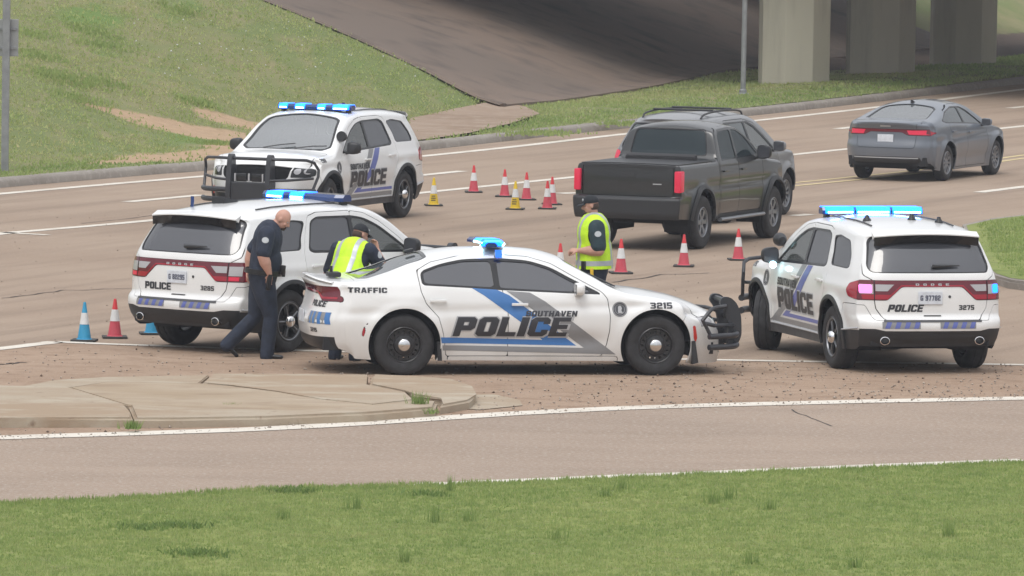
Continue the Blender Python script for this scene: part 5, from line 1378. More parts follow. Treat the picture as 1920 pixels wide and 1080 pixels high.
# ------------------------------------------------------------------ passing traffic
M_PICK = paint('dark_green_grey_paint', (.009, .011, .013), damt=.05)
M_KIA = paint('blue_grey_paint', (.115, .135, .165), damt=.2)
M_XOV = paint('silver_grey_paint', (.16, .165, .175), damt=.4)
M_GL_TRAF = glassmat('traffic_glass', (.32, .37, .37), .95, 2.0, .02, .4, (.10, .13, .14))
M_GL_PICK = glassmat('dark_teal_glass', (.05, .06, .065), .6, 1.5, .03, .6, (.035, .055, .065))
def make_pickup(pos, heading):
    S = dict(xr=-2.72, xf=2.62, nx=100, nz=44, ny=49, xdense=[(-.95, -.6, 16)],
             zt=[(-2.72, 1.33), (-.98, 1.33), (-.88, 1.37), (-.70, 1.84), (-.5, 1.89), (0, 1.905), (.4, 1.875), (.68, 1.77), (1.25, 1.40), (1.40, 1.33), (2.2, 1.27), (2.5, 1.19), (2.62, 1.10)],
             zb=[(-2.72, .50), (-2.3, .48), (-1.9, .42), (1.6, .42), (2.4, .45), (2.62, .5)],
             crown=[(-2.72, .012), (-1.0, .012), (-.6, .07), (.5, .07), (1.4, .04), (2.62, .08)],
             wb=[(-2.72, .935), (-2.5, .945), (-.9, .945), (.3, .935), (1.6, .965), (2.3, .93), (2.62, .84)],
             belt=[(-2.72, 1.26), (1.2, 1.25), (2.62, 1.25)], zm=.85, tan=.33, tuck=.06, shoulder=.03, flare=.055,
             XF=[(.5, -.05), (.7, .0), (.95, .0), (1.1, -.06)], XR=[(.45, .04), (.58, -.03), (.80, -.03), (.82, .04), (1.1, .045), (1.33, .055)],
             sweepF=(.10, .22), sweepR=(.015, .045), dF=.6, dR=.3,
             round=[(-2.72, .03), (-1.0, .03), (-.6, .09), (.5, .09), (1.2, .06), (2.62, .09)],
             crease=[(-2.6, 2.3, .95, .06, -.02, 0)], arch=[(1.68, .43, .50), (-1.67, .43, .50)], floor=.38, wellw=.88)
    c = Car(S, 'pickup_truck', 'dark pickup truck with a covered bed driving away past the cones', 'pickup truck', pos, heading)
    pf = fillet([(.12, 1.34), (1.02, 1.37), (.62, 1.66), (.36, 1.76), (.12, 1.78)], .03); pr = fillet([(.04, 1.34), (-.66, 1.34), (-.58, 1.70), (-.5, 1.76), (.04, 1.78)], .04)
    dlo = fillet([(-.71, 1.315), (1.14, 1.345), (.66, 1.68), (.38, 1.79), (0, 1.81), (-.52, 1.79), (-.62, 1.70)], .04)
    for f in 'LR':
        for ax in (1.68, -1.67):
            c.part('wheel_arch_trim', c.cut(f, lambda v: np.hypot(v[:, 0] - ax, v[:, 2] - .43) - .565), M_BLK, off=.02, edge=.04)
        c.panes(f, dlo, [('side_window', pf, M_GL_PICK), ('side_window', pr, M_GL_PICK)])
        c.part('front_door', c.cut(f, XZ([(.08, .50), (1.06, .50), (1.14, .8), (1.16, 1.3), (.70, 1.70), (.4, 1.83), (.08, 1.84)]), .009), M_PICK)
        c.part('rear_door', c.cut(f, XZ([(.08, .50), (-.80, .50), (-.82, 1.25), (-.70, 1.74), (-.5, 1.83), (.08, 1.84)]), .009), M_PICK)
        c.part('bed_side', c.cut(f, XZ([(-.86, .3), (-3, .3), (-3, 1.5), (-.86, 1.5)]), .012), M_PICK)
        c.part('rocker_panel', c.cut(f, XZ([(-1.1, .5), (1.2, .5), (1.2, .3), (-1.1, .3)])), M_BLK)
        handle(c, f, .25, 1.16, M_PICK); handle(c, f, -.62, 1.16, M_PICK)
        sg = 1 if f == 'L' else -1
        bm = bmesh.new(); sweep(bm, [(-.95, sg * .98, .42), (1.1, sg * .98, .42)], .045, 8, r2=.03); bmobj('side_step', bm, M_ALLOY, c.root, smooth=True)
        mirror(c, .92, sg * .93, 1.40, M_BLK, M_BLK, (.16, .25, .22))
        p = c.proj(f, (-2.6, 1.1), 0)
        bm = bmesh.new(); bbox(bm, (-2.60, sg * .885, 1.07), (.20, .11, .33), .025); bmobj('taillight', bm, M_REDLIT, c.root, smooth=True)
        c.decal('headlight', [[fillet([(2.3, 1.08), (3, 1.05), (3, .95), (2.35, .95)], .02)]], f, M_CLR, .006) if False else None
    wsi = fillet([(1.24, .64), (1.28, 0), (1.24, -.64), (.70, -.58), (.62, 0), (.70, .58)], .05)
    ws = fillet([(1.29, .70), (1.33, 0), (1.29, -.70), (.66, -.63), (.58, 0), (.66, .63)], .05)
    c.panes('T', ws, [('windshield', wsi, M_GL_PICK)], XY, frame_name='windshield_frame')
    back = lambda p, o=0.: (lambda v: np.maximum(sdp(v[:, [1, 2]], p), v[:, 0] + .62))
    bo = fillet([(-.70, 1.385), (.70, 1.385), (.62, 1.80), (-.62, 1.80)], .06); bi = fillet([(-.675, 1.405), (.675, 1.405), (.60, 1.785), (-.60, 1.785)], .06)
    c.panes('T', bo, [('rear_window', bi, M_GL_PICK)], back, frame_name='rear_window_frame')
    c.part('bed_cover', c.cut('T', XY([(-2.60, .86), (-1.0, .86), (-1.0, -.86), (-2.60, -.86)]), .01), M_BLK, off=.012)
    c.part('hood', c.cut('T', XY([(1.36, -.78), (1.36, .78), (2.2, .74), (2.46, .6), (2.5, 0), (2.46, -.6), (2.2, -.74)]), .01), M_PICK)
    c.part('tailgate', c.cut('B', YZ(fillet([(-.80, 1.5), (.80, 1.5), (.80, .84), (-.80, .84)], .02)), .014), M_PICK)
    c.part('rear_bumper', c.cut('B', YZ([(-1.2, .81), (1.2, .81), (1.2, .3), (-1.2, .3)]), .0), M_BLK, off=.02, edge=.05)
    c.ribbon('tailgate_edge', [(-.82, 1.30), (.82, 1.30)], .03, 'B', M_BLK, .02)
    c.ribbon('badge', [(-.45, 1.03), (-.60, 1.03)], .016, 'B', M_SILV, .008)
    c.decal('tailgate_handle', [[fillet([(-.12, 1.20), (.12, 1.20), (.12, 1.13), (-.12, 1.13)], .02)]], 'B', M_BLK, .01)
    plate(c, 'B', 0, .66, '')
    c.part('grille', c.cut('F', YZ(fillet([(-.7, 1.05), (.7, 1.05), (.6, .7), (-.6, .7)], .05)), .006), M_TRIM, off=-.03, edge=.04)
    for sg in (1, -1): c.part('headlight', c.cut('F', YZ([(sg * .72, 1.04), (sg * 1.2, 1.04), (sg * 1.2, .92), (sg * .72, .9)]), .006), M_CLR)
    c.inner(); c.wells(); c.interior(.82, .15, 1.1, (.62, .40), 1.30); c.finish(M_PICK)
    for x in (1.68, -1.67):
        for sg in (1, -1): wheel(c.root, x, sg * .83, .415, .28, 'truck')
    c.root.scale = (1, .925, 1)
    return c
def make_sedan(pos, heading):
    S = dict(xr=-2.36, xf=2.28, nx=96, nz=40, ny=57,
             zt=[(-2.36, 1.09), (-2.25, 1.125), (-1.95, 1.135), (-1.7, 1.18), (-1.3, 1.30), (-.9, 1.395), (-.45, 1.44), (0, 1.44), (.35, 1.39), (.7, 1.23), (1.05, 1.03), (1.2, .985), (1.8, .89), (2.15, .78), (2.28, .70)],
             zb=[(-2.36, .34), (-2.1, .25), (-1.7, .2), (1.7, .19), (2.1, .18), (2.28, .22)],
             crown=[(-2.36, .03), (-1.9, .03), (-1.2, .06), (.4, .06), (1.1, .03), (2.28, .06)],
             wb=[(-2.36, .80), (-2.1, .87), (-1.35, .90), (.3, .885), (1.35, .90), (1.9, .86), (2.28, .74)],
             belt=[(-2.36, 1.02), (-1.2, 1.02), (.8, .94), (2.28, .94)], zm=.64, tan=.58, tuck=.07, shoulder=.055, flare=.025,
             XF=[(.2, -.06), (.4, 0), (.6, -.02), (.72, -.12)], XR=[(.25, .12), (.4, .02), (.62, 0), (.8, .05), (.95, .06), (1.08, .0), (1.12, .02)],
             sweepF=(.1, .26), sweepR=(.06, .20), dF=.6, dR=.5,
             round=[(-2.36, .04), (-1.8, .05), (-.9, .1), (.6, .08), (1.1, .05), (2.28, .06)],
             crease=[(-2.2, 2.1, .80, .05, -.014, .03), (-1.0, 1.0, .40, .09, -.025, 0)], arch=[(1.35, .34, .395), (-1.35, .34, .395)], wellw=.8)
    c = Car(S, 'sedan_car', 'blue-grey sedan driving away on the far right of the road', 'car', pos, heading)
    dlo = fillet([(-1.52, 1.10), (-1.35, 1.06), (.72, .975), (.46, 1.12), (.2, 1.25), (-.1, 1.335), (-.6, 1.345), (-1.1, 1.26)], [.03, .03, .0, .05, .1, .1, .1, .1])
    pf = fillet([(-.25, 1.045), (.66, .995), (.43, 1.12), (.17, 1.235), (-.1, 1.315), (-.25, 1.325)], .02); pr = fillet([(-.32, 1.045), (-1.33, 1.085), (-1.44, 1.115), (-1.08, 1.245), (-.6, 1.325), (-.32, 1.325)], .03)
    for f in 'LR':
        c.panes(f, dlo, [('side_window', pf, M_GL_TRAF), ('side_window', pr, M_GL_TRAF)])
        c.part('front_door', c.cut(f, XZ([(-.28, .24), (.78, .24), (.84, .6), (.82, .96), (.5, 1.15), (.2, 1.30), (-.1, 1.37), (-.28, 1.38)]), .009), M_KIA)
        c.part('rear_door', c.cut(f, XZ([(-.28, .24), (-.92, .24), (-1.0, .6), (-1.15, .78), (-1.2, 1.0), (-1.1, 1.28), (-.6, 1.38), (-.28, 1.38)]), .009), M_KIA)
        handle(c, f, -.12, .86, M_KIA); handle(c, f, -1.05, .90, M_KIA)
        c.part('taillight', c.cut(f, XZ(fillet([(-3, .96), (-2.1, .955), (-1.92, .90), (-2.05, .84), (-3, .84)], .02)), .005), M_RED, off=.004)
        c.part('headlight', c.cut(f, XZ([(3, .72), (2.0, .74), (1.85, .76), (2.0, .64), (3, .62)]), .005), M_CLR)
        sg = 1 if f == 'L' else -1
        mirror(c, .60, sg * .84, 1.02, M_KIA, M_BLK, (.15, .2, .14))
    ws = fillet([(1.12, .58), (1.16, 0), (1.12, -.58), (1.02, -.66), (.5, -.54), (.40, 0), (.5, .54), (1.02, .66)], .03)
    wsi = fillet([(1.09, .56), (1.12, 0), (1.09, -.56), (1.0, -.63), (.52, -.51), (.43, 0), (.52, .51), (1.0, .63)], .03)
    c.panes('T', ws, [('windshield', wsi, M_GL_WS)], XY, frame_name='windshield_frame')
    rg = fillet([(-.98, 0), (-1.02, .46), (-1.12, .54), (-1.78, .60), (-1.86, .48), (-1.88, 0), (-1.86, -.48), (-1.78, -.60), (-1.12, -.54), (-1.02, -.46)], .03)
    rgi = fillet([(-1.0, 0), (-1.04, .44), (-1.14, .51), (-1.76, .57), (-1.83, .46), (-1.85, 0), (-1.83, -.46), (-1.76, -.57), (-1.14, -.51), (-1.04, -.44)], .03)
    c.panes('T', rg, [('rear_window', rgi, M_GL_WS)], XY, frame_name='rear_window_frame')
    c.part('hood', c.cut('T', XY([(1.2, -.7), (1.2, .7), (1.8, .72), (2.1, .55), (2.16, 0), (2.1, -.55), (1.8, -.72)]), .01), M_KIA)
    c.part('boot_lid', c.cut('T', XY([(-1.92, .62), (-1.92, -.62), (-2.6, -.66), (-2.6, .66)]), .008), M_KIA)
    t = c.part('taillight', c.cut('B', YZ(fillet([(-1, .965), (1, .965), (1, .84), (.42, .855), (.30, .91), (-.30, .91), (-.42, .855), (-1, .84)], .01)), .005), M_DRED, off=.004)
    for sg in (1, -1): c.decal('brake_lamp', [[[(sg * .78, .945), (sg * .40, .945), (sg * .44, .87), (sg * .78, .865)]]], 'B', M_REDLIT, .009, t)
    c.part('boot_face', c.cut('B', YZ(fillet([(-.62, 2), (.62, 2), (.56, .62), (-.56, .62)], .05)), .008), M_KIA)
    c.part('lower_valance', c.cut('B', YZ(fillet([(-.64, .46), (.64, .46), (.74, .2), (-.74, .2)], .04)), .004), M_BLK, off=-.01)
    c.ribbon('valance_strip', [(-.62, .44), (.62, .44)], .02, 'B', M_SILV, .006)
    c.ribbon('maker_badge', [(-.10, 1.02), (.10, 1.02)], .03, 'B', M_SILV, .006)
    plate(c, 'B', 0, .79, '')
    c.part('grille', c.cut('F', YZ(fillet([(-.5, .68), (.5, .68), (.45, .56), (-.45, .56)], .03)), .006), M_TRIM, off=-.02, edge=.03)
    c.inner(); c.wells(.2); c.interior(.5, .12, .95, (.5, .36), .98); c.finish(M_KIA)
    for x in (1.35, -1.35):
        for sg in (1, -1): wheel(c.root, x, sg * .77, .332, .22, 'alloy')
    bm = bmesh.new(); p = c.proj('T', (-.85, 0), 0); extrude_poly(bm, [(p.x - .1, p.z - .01), (p.x - .1, p.z + .05), (p.x + .08, p.z - .005)], 'Y', -.02, .02); bmobj('shark_fin_aerial', bm, M_BLK, c.root)
    return c
def make_crossover(pos, heading):
    S = dict(xr=-2.45, xf=2.35, nx=96, nz=44, ny=57,
             zt=[(-2.45, 1.70), (-2.1, 1.75), (-1.4, 1.79), (-.6, 1.80), (0, 1.79), (.4, 1.73), (.7, 1.58), (1.1, 1.28), (1.3, 1.17), (1.8, 1.12), (2.2, 1.02), (2.35, .95)],
             zb=[(-2.45, .40), (-2.1, .30), (2.0, .28), (2.35, .35)], crown=[(-2.45, .04), (-1.4, .06), (.3, .06), (1.2, .035), (2.35, .06)],
             wb=[(-2.45, .87), (-2.1, .93), (-1.4, .95), (.5, .935), (1.4, .95), (2.0, .91), (2.35, .80)],
             belt=[(-2.45, 1.16), (1.0, 1.08), (2.35, 1.08)], zm=.72, tan=.40, tuck=.06, shoulder=.05, flare=.03,
             XF=[(.3, -.1), (.5, 0), (.7, 0), (.95, -.12)], XR=[(.36, .10), (.55, .0), (.72, .05), (.9, .08), (1.15, .12), (1.3, .2), (1.5, .32), (1.64, .38), (1.72, .34)],
             sweepF=(.12, .24), sweepR=(.06, .16), dF=.6, dR=1.4, round=[(-2.45, .1), (.3, .1), (1.1, .06), (2.35, .07)], arch=[(1.42, .37, .43), (-1.42, .37, .43)], floor=.25)
    c = Car(S, 'crossover_car', 'silver-grey crossover with roof rails half hidden ahead of the pickup', 'car', pos, heading)
    dlo = fillet([(-1.95, 1.24), (-1.8, 1.20), (.95, 1.11), (.62, 1.36), (.3, 1.54), (0, 1.62), (-1.2, 1.63), (-1.75, 1.5)], .06)
    pf = fillet([(-.13, 1.17), (.86, 1.14), (.58, 1.34), (.27, 1.51), (0, 1.59), (-.13, 1.60)], .03); pr = fillet([(-.2, 1.17), (-1.05, 1.2), (-1.15, 1.60), (-.2, 1.605)], .03); pq = fillet([(-1.13, 1.2), (-1.78, 1.225), (-1.90, 1.25), (-1.72, 1.48), (-1.23, 1.6)], .04)
    for f in 'LR':
        c.panes(f, dlo, [('side_window', pf, M_GL_CLEAR), ('side_window', pr, M_GL_TRAF), ('side_window', pq, M_GL_TRAF)])
        c.part('front_door', c.cut(f, XZ([(-.16, .36), (.9, .36), (1.0, .8), (.98, 1.1), (.64, 1.38), (.3, 1.58), (-.16, 1.66)]), .009), M_XOV)
        c.part('rear_door', c.cut(f, XZ([(-.16, .36), (-.94, .36), (-1.05, .8), (-1.15, 1.0), (-1.2, 1.66), (-.16, 1.66)]), .009), M_XOV)
        c.part('taillight', c.cut(f, XZ(fillet([(-3, 1.22), (-2.2, 1.2), (-2.0, 1.1), (-2.1, .95), (-3, .95)], .03)), .005), M_REDLIT, off=.004)
        c.part('headlight', c.cut(f, XZ([(3, .95), (2.0, .93), (1.85, .86), (2.0, .80), (3, .8)]), .005), M_CLR)
        c.part('lower_cladding', c.cut(f, XZ([(-3, .40), (3, .40), (3, .1), (-3, .1)])), M_BLK)
        sg = 1 if f == 'L' else -1
        mirror(c, .78, sg * .90, 1.18, M_XOV, M_BLK, (.16, .22, .18)); handle(c, f, 0, 1.0, M_XOV); handle(c, f, -1.0, 1.02, M_XOV)
        bm = bmesh.new(); P = [c.proj('T', (x, sg * .50), q) for x, q in ((-1.75, .0), (-1.6, .05), (-1.0, .06), (-.3, .06), (.15, .05), (.3, .0))]; sweep(bm, smoothpath(P, 3), .017, 8); bmobj('roof_rail', bm, M_BLK, c.root, smooth=True)
    for x in (-1.2, -.3):
        bm = bmesh.new(); sweep(bm, [(x, -.52, 1.825), (x, .52, 1.825)], .018); bmobj('roof_crossbar', bm, M_BLK, c.root)
    ws = fillet([(1.24, .62), (1.28, 0), (1.24, -.62), (1.1, -.74), (.5, -.62), (.42, 0), (.5, .62), (1.1, .74)], .03)
    c.panes('T', ws, [('windshield', ws, M_GL_WS)], XY, frame_name='windshield_frame')
    rg = fillet([(-.6, 1.63), (.6, 1.63), (.74, 1.26), (.70, 1.2), (-.70, 1.2), (-.74, 1.26)], .05); rgi = fillet([(-.58, 1.61), (.58, 1.61), (.72, 1.27), (.68, 1.215), (-.68, 1.215), (-.72, 1.27)], .05)
    c.panes('B', rg, [('rear_window', rgi, M_GL_TRAF)], YZ, frame_name='rear_window_frame')
    for sg in (1, -1): c.part('taillight', c.cut('B', YZ([(sg * 1.1, 1.2), (sg * .74, 1.18), (sg * .6, 1.0), (sg * 1.1, .95)]), .005), M_REDLIT, off=.004)
    c.part('tailgate', c.cut('B', YZ([(-.72, 2), (.72, 2), (.76, 1.2), (.58, .95), (.6, .6), (-.6, .6), (-.58, .95), (-.76, 1.2)]), .009), M_XOV)
    plate(c, 'B', 0, .85, '')
    c.part('grille', c.cut('F', YZ(fillet([(-.6, .92), (.6, .92), (.5, .65), (-.5, .65)], .04)), .006), M_TRIM, off=-.02, edge=.03)
    c.inner(); c.wells(); c.interior(.7, .1, 1.0, (.6, .38), 1.1); c.finish(M_XOV)
    for x in (1.42, -1.42):
        for sg in (1, -1): wheel(c.root, x, sg * .81, .36, .24, 'alloy')
    return c
# ------------------------------------------------------------------ people
M_SKIN = mat('skin', (.52, .29, .22), rough=.5, noise=.08, nscale=9)
M_UNI = mat('navy_uniform', (.016, .024, .045), rough=.8, noise=.25, nscale=14, bump=.9, bscale=9)
M_UNIG = mat('dark_green_shirt', (.018, .040, .050), rough=.8, noise=.2, nscale=14, bump=.9, bscale=9)
M_SHOE = mat('black_leather', (.012, .012, .014), rough=.35)
M_VEST = mat('hi_vis_yellow', (.55, .86, .02), rough=.6, noise=.10, nscale=7, bump=.4, bscale=16, emit=(.55, .9, .02), es=0.)
M_REFL = mat('reflective_silver', (.42, .44, .47), rough=.35, metal=.2)
M_HAIR = mat('dark_beard', (.07, .045, .036), rough=.9)
M_CAP = mat('black_cap', (.014, .017, .022), rough=.85)
M_PATCH = mat('pale_patch', (.5, .53, .55), rough=.7)
M_TASER = mat('yellow_plastic', (.7, .45, .03), rough=.5)
M_EYE = mat('eye_white', (.5, .5, .5), rough=.3)
V3 = lambda *a: np.array(a, float)
def prim_cap(bm, p0, r0, p1, r1, n=14, fl=1., axis=None):
    """tapered capsule; fl flattens it across 'axis'"""
    p0, p1 = np.array(p0, float), np.array(p1, float); d = p1 - p0; L = np.linalg.norm(d); t = d / max(L, 1e-6)
    a = np.array(axis, float) if axis is not None else (V3(0, 0, 1) if abs(t[2]) < .9 else V3(1, 0, 0))
    u = a - t * (a @ t); u /= np.linalg.norm(u); w = np.cross(t, u)
    prof = [(-r0 * math.cos(q), r0 * math.sin(q)) for q in np.linspace(.25, math.pi / 2, 5)] + [(L + r1 * math.sin(q), r1 * math.cos(q)) for q in np.linspace(0, math.pi / 2 - .25, 5)]
    rings = [[bm.verts.new(tuple(p0 + t * h + u * r * fl * math.cos(b) + w * r * math.sin(b))) for b in np.linspace(0, 2 * math.pi, n + 1)[:-1]] for h, r in prof]
    for A, B in zip(rings[:-1], rings[1:]):
        for j in range(n): bm.faces.new((A[j], A[(j + 1) % n], B[(j + 1) % n], B[j]))
    bm.faces.new(rings[0][::-1]); bm.faces.new(rings[-1])
def prim_ell(bm, c, r, rot=None):
    q = bmesh.ops.create_icosphere(bm, subdivisions=3, radius=1)
    M = Matrix.Translation(tuple(c)) @ (rot.to_4x4() if rot is not None else Matrix.Identity(4)) @ Matrix.Diagonal((*r, 1))
    bmesh.ops.transform(bm, matrix=M, verts=q['verts'])
def blob(fn, voxel=.012, smooth=3):
    """union of overlapping closed shapes as one continuous skin"""
    bm = bmesh.new(); fn(bm); bmesh.ops.recalc_face_normals(bm, faces=bm.faces)
    me = bpy.data.meshes.new('blob'); bm.to_mesh(me); bm.free()
    o = bpy.data.objects.new('blob', me); COL.objects.link(o)
    m = o.modifiers.new('r', 'REMESH'); m.mode = 'VOXEL'; m.voxel_size = voxel
    if smooth: s = o.modifiers.new('s', 'SMOOTH'); s.iterations = smooth; s.factor = .5
    dg = bpy.context.evaluated_depsgraph_get(); ev = o.evaluated_get(dg); me2 = ev.to_mesh(); me2.calc_loop_triangles()
    v = np.zeros(len(me2.vertices) * 3); me2.vertices.foreach_get('co', v); t = np.zeros(len(me2.loop_triangles) * 3, int); me2.loop_triangles.foreach_get('vertices', t)
    S = Surf(v.reshape(-1, 3), t.reshape(-1, 3)); ev.to_mesh_clear()
    bpy.data.objects.remove(o); bpy.data.meshes.remove(me)
    return S
def sobj(name, S, m, parent): return meshobj(name, S.v, S.t, m, parent, normals=S.n)
def hand(bm, wrist, d, nrm, side, curl=.5, s=1.):
    """palm, four unequal fingers and a thumb leaving the side of the palm"""
    d = V3(*d) / np.linalg.norm(d); nrm = V3(*nrm) - d * (V3(*nrm) @ d); nrm /= np.linalg.norm(nrm); w = np.cross(nrm, d) * side
    wrist = V3(*wrist); kn = wrist + d * .085 * s
    prim_cap(bm, wrist, .027 * s, wrist + d * .03, .030 * s, 12, .62, nrm)
    prim_cap(bm, wrist + d * .02, .040 * s, kn - d * .015, .044 * s, 14, .40, nrm)
    for i, (L, o) in enumerate(((.070, -.034), (.080, -.011), (.075, .012), (.058, .033))):
        p = kn + w * o * s + d * (.004 if i in (1, 2) else -.008); dd = d.copy(); a = 0
        for k, f in enumerate((.42, .33, .25)):
            a += curl * (.55 if k == 0 else .8); q = d * math.cos(a) + nrm * math.sin(a)
            p2 = p + q * L * f * s; prim_cap(bm, p, (.0105 - .001 * k) * s, p2, (.0098 - .001 * k) * s, 8); p = p2
    b = wrist + d * .025 * s - w * .030 * s; c = b + (d * .6 - w * .65 + nrm * .35) * .042 * s; e = c + (d * .85 - w * .1 + nrm * .5) * .038 * s
    prim_cap(bm, b, .016 * s, c, .0125 * s, 8); prim_cap(bm, c, .0125 * s, e, .010 * s, 8)

def person(label, pos, heading, J, top=M_UNI, trous=M_UNI, vest=False, cap=False, beard=False, belly=0., lean=0., twist=0., head_pitch=0., head_yaw=0., curl=.6, bulk=1., fw=1, ts=1.12, hem=.01):
    """J: joint positions in metres in the body frame (x forward, y left, z up)"""
    root = empty('person', (pos[0], pos[1], 0), math.radians(heading)); tag(root, label, 'person')
    hip = V3(*J['hip']); Rt = np.array(Matrix.Rotation(lean, 3, 'Y') @ Matrix.Rotation(twist, 3, 'Z'))
    T = lambda x, y, z: tuple(hip + Rt @ V3(x, y, z * ts))            # torso frame: origin at the hips, z along the spine
    RT = Matrix(Rt.tolist())
    sh = {s: T(-.01, s * .165 * bulk, .475) for s in (1, -1)}
    nk = T(.0, 0, .54); hd = V3(*T(.035, 0, .54)) + Rt @ V3(.01, 0, .135 + .20 * max(0, bulk - 1.2))
    if 'head' in J: hd = V3(*J['head'])
    Rh = (Matrix.Rotation(head_yaw, 3, 'Z') @ Matrix.Rotation(head_pitch, 3, 'Y')); Hn = np.array(Rh)
    H = lambda x, y, z: tuple(hd + Hn @ V3(x, y, z))
    def skin(bm):
        prim_ell(bm, H(-.005, 0, .025), (.096, .078, .105), Rh); prim_ell(bm, H(.018, 0, -.035), (.078, .064, .085), Rh)
        prim_ell(bm, H(.062, 0, -.085), (.030, .034, .024), Rh)                      # chin
        prim_cap(bm, H(.088, 0, .012), .010, H(.108, 0, -.026), .016, 8)              # nose
        prim_cap(bm, H(.080, .032, .028), .012, H(.080, -.032, .028), .012, 8)        # brow
        prim_cap(bm, H(.082, .018, -.062), .009, H(.082, -.018, -.062), .009, 8)      # lips
        for s in (1, -1):
            prim_ell(bm, H(-.008, s * .080, -.002), (.020, .009, .032), Rh)
            prim_ell(bm, H(.058, s * .040, -.025), (.028, .022, .024), Rh)
        prim_cap(bm, nk, .066, H(-.022, 0, -.06), .060, 14)
        prim_cap(bm, T(0, 0, .50), .075, nk, .065, 14)
        prim_cap(bm, T(0, 0, .08), .11, T(0, 0, .42), .12, 16, .75, RT @ Vector((1, 0, 0)))
        for s in (1, -1):
            el, wr = V3(*J['elbow'][s]), V3(*J['wrist'][s])
            prim_cap(bm, T(0, s * .05, .46), .06, sh[s], .055, 12); prim_cap(bm, sh[s], .056 * bulk, el, .046 * bulk, 14)
            prim_cap(bm, el, .046 * bulk, el + (wr - el) * .35, .047 * bulk, 14); prim_cap(bm, el + (wr - el) * .35, .047 * bulk, wr, .028, 14)
            hd_ = J.get('handdir', {}).get(s, wr - el); hn = J.get('handn', {}).get(s, (0, -s, 0))
            hand(bm, wr, hd_, hn, s * fw, curl)
            k, a = V3(*J['knee'][s]), V3(*J['ankle'][s])
            prim_cap(bm, T(0, s * .09, -.02), .075, k, .05, 12); prim_cap(bm, k, .05, a, .038, 12); prim_cap(bm, a, .036, a + (a - k) * .05, .03, 8)
    b = blob(skin, .0075, 3); body = sobj('body', b, M_SKIN, root)
    for s in (1, -1):
        bm = bmesh.new(); bmesh.ops.create_icosphere(bm, subdivisions=2, radius=.011); bmobj('eye', bm, M_EYE, body, smooth=True, loc=H(.076, s * .031, .010))
    # shirt
    def shirt(bm):
        prim_cap(bm, T(0, 0, .05), .150 * bulk, T(0, 0, .22), .152 * bulk, 20, .80, RT @ Vector((1, 0, 0)))
        prim_cap(bm, T(0, 0, .20), .150 * bulk, T(.005, 0, .40), .175 * bulk, 20, .70, RT @ Vector((1, 0, 0)))
        for s in (1, -1):
            prim_ell(bm, T(.045, s * .075, .36), (.085, .095, .10), RT)
            prim_cap(bm, T(0, s * .06, .475), .070, T(-.01, s * .165 * bulk, .485), .072, 12)
            el = V3(*J['elbow'][s]); d = el - V3(*sh[s])
            prim_cap(bm, sh[s], .072 * bulk, V3(*sh[s]) + d * .80, .066 * bulk, 14)
        prim_cap(bm, T(0, 0, .50), .080, T(.002, 0, .555), .068, 14)
        if belly: prim_ell(bm, T(.03 + belly * .5, 0, .17), (.11 + belly, .140 * bulk, .21), RT)
    S = blob(shirt, .012, 4); S_sh = S
    sobj('shirt', S, top, root)
    bm = bmesh.new(); lathe(bm, [(.070, -.012), (.076, .0), (.073, .03), (.066, .032)], 18, 'Z'); bmesh.ops.transform(bm, matrix=Matrix.Translation(T(.004, 0, .555)) @ RT.to_4x4() @ Matrix.Rotation(.2, 4, 'Y'), verts=bm.verts); bmobj('collar', bm, top, root, smooth=True)
    # trousers
    def tr(bm):
        prim_cap(bm, T(0, -.035, .02), .145 * bulk, T(0, .035, .02), .145 * bulk, 18, .82, RT @ Vector((1, 0, 0)))
        prim_ell(bm, T(-.045, 0, -.03), (.12, .155 * bulk, .13), RT)
        for s in (1, -1):
            k, a = V3(*J['knee'][s]), V3(*J['ankle'][s]); h = V3(*T(0, s * .085, -.03)); m = h + (k - h) * .45
            prim_cap(bm, h, .105 * bulk, m, .092 * bulk, 16); g_ = 1 + (bulk - 1) * .45; prim_cap(bm, m, .092 * bulk, k, .072 * g_, 16); prim_cap(bm, k, .072 * g_, k + (a - k) * .4, .075 * g_, 16); prim_cap(bm, k + (a - k) * .4, .075 * g_, a + (a - k) * .13, .070 * g_, 16)
    sobj('trousers', blob(tr, .012, 4), trous, root)
    # shoes
    for s in (1, -1):
        a = V3(*J['ankle'][s]); pitch = J.get('foot', {}).get(s, 0.); yw = J.get('footyaw', {}).get(s, 0.); R = Matrix.Rotation(yw, 3, 'Z') @ Matrix.Rotation(pitch, 3, 'Y'); Rn = np.array(R)
        Q = lambda x, y, z: tuple(a + Rn @ V3(x, y, z))
        def shoe(bm):
            prim_cap(bm, Q(-.035, 0, -.055), .040, Q(.06, 0, -.058), .040, 12, .8, (0, 0, 1)); prim_cap(bm, Q(.05, 0, -.060), .042, Q(.165, s * .012, -.066), .036, 12, .7, (0, 0, 1)); prim_cap(bm, Q(-.01, 0, .03), .048, Q(-.01, 0, -.05), .044, 12)
        sobj('shoe', blob(shoe, .010, 2), M_SHOE, root)
    # belt and what hangs on it
    bm = bmesh.new(); n = 26; R_ = []
    for h, e in ((-.028, .0), (-.026, .014), (.026, .014), (.028, .0)):
        e = e - (.03 if vest else 0)
        R_.append([bm.verts.new(T((.128 * bulk + belly * .5 + e) * math.cos(q), (.178 * bulk + e) * math.sin(q), .055 + h)) for q in np.linspace(0, 2 * math.pi, n + 1)[:-1]])
    for A, B in zip(R_[:-1], R_[1:]):
        for j in range(n): bm.faces.new((A[j], A[(j + 1) % n], B[(j + 1) % n], B[j]))
    belt = bmobj('belt', bm, M_SHOE, root, smooth=True)
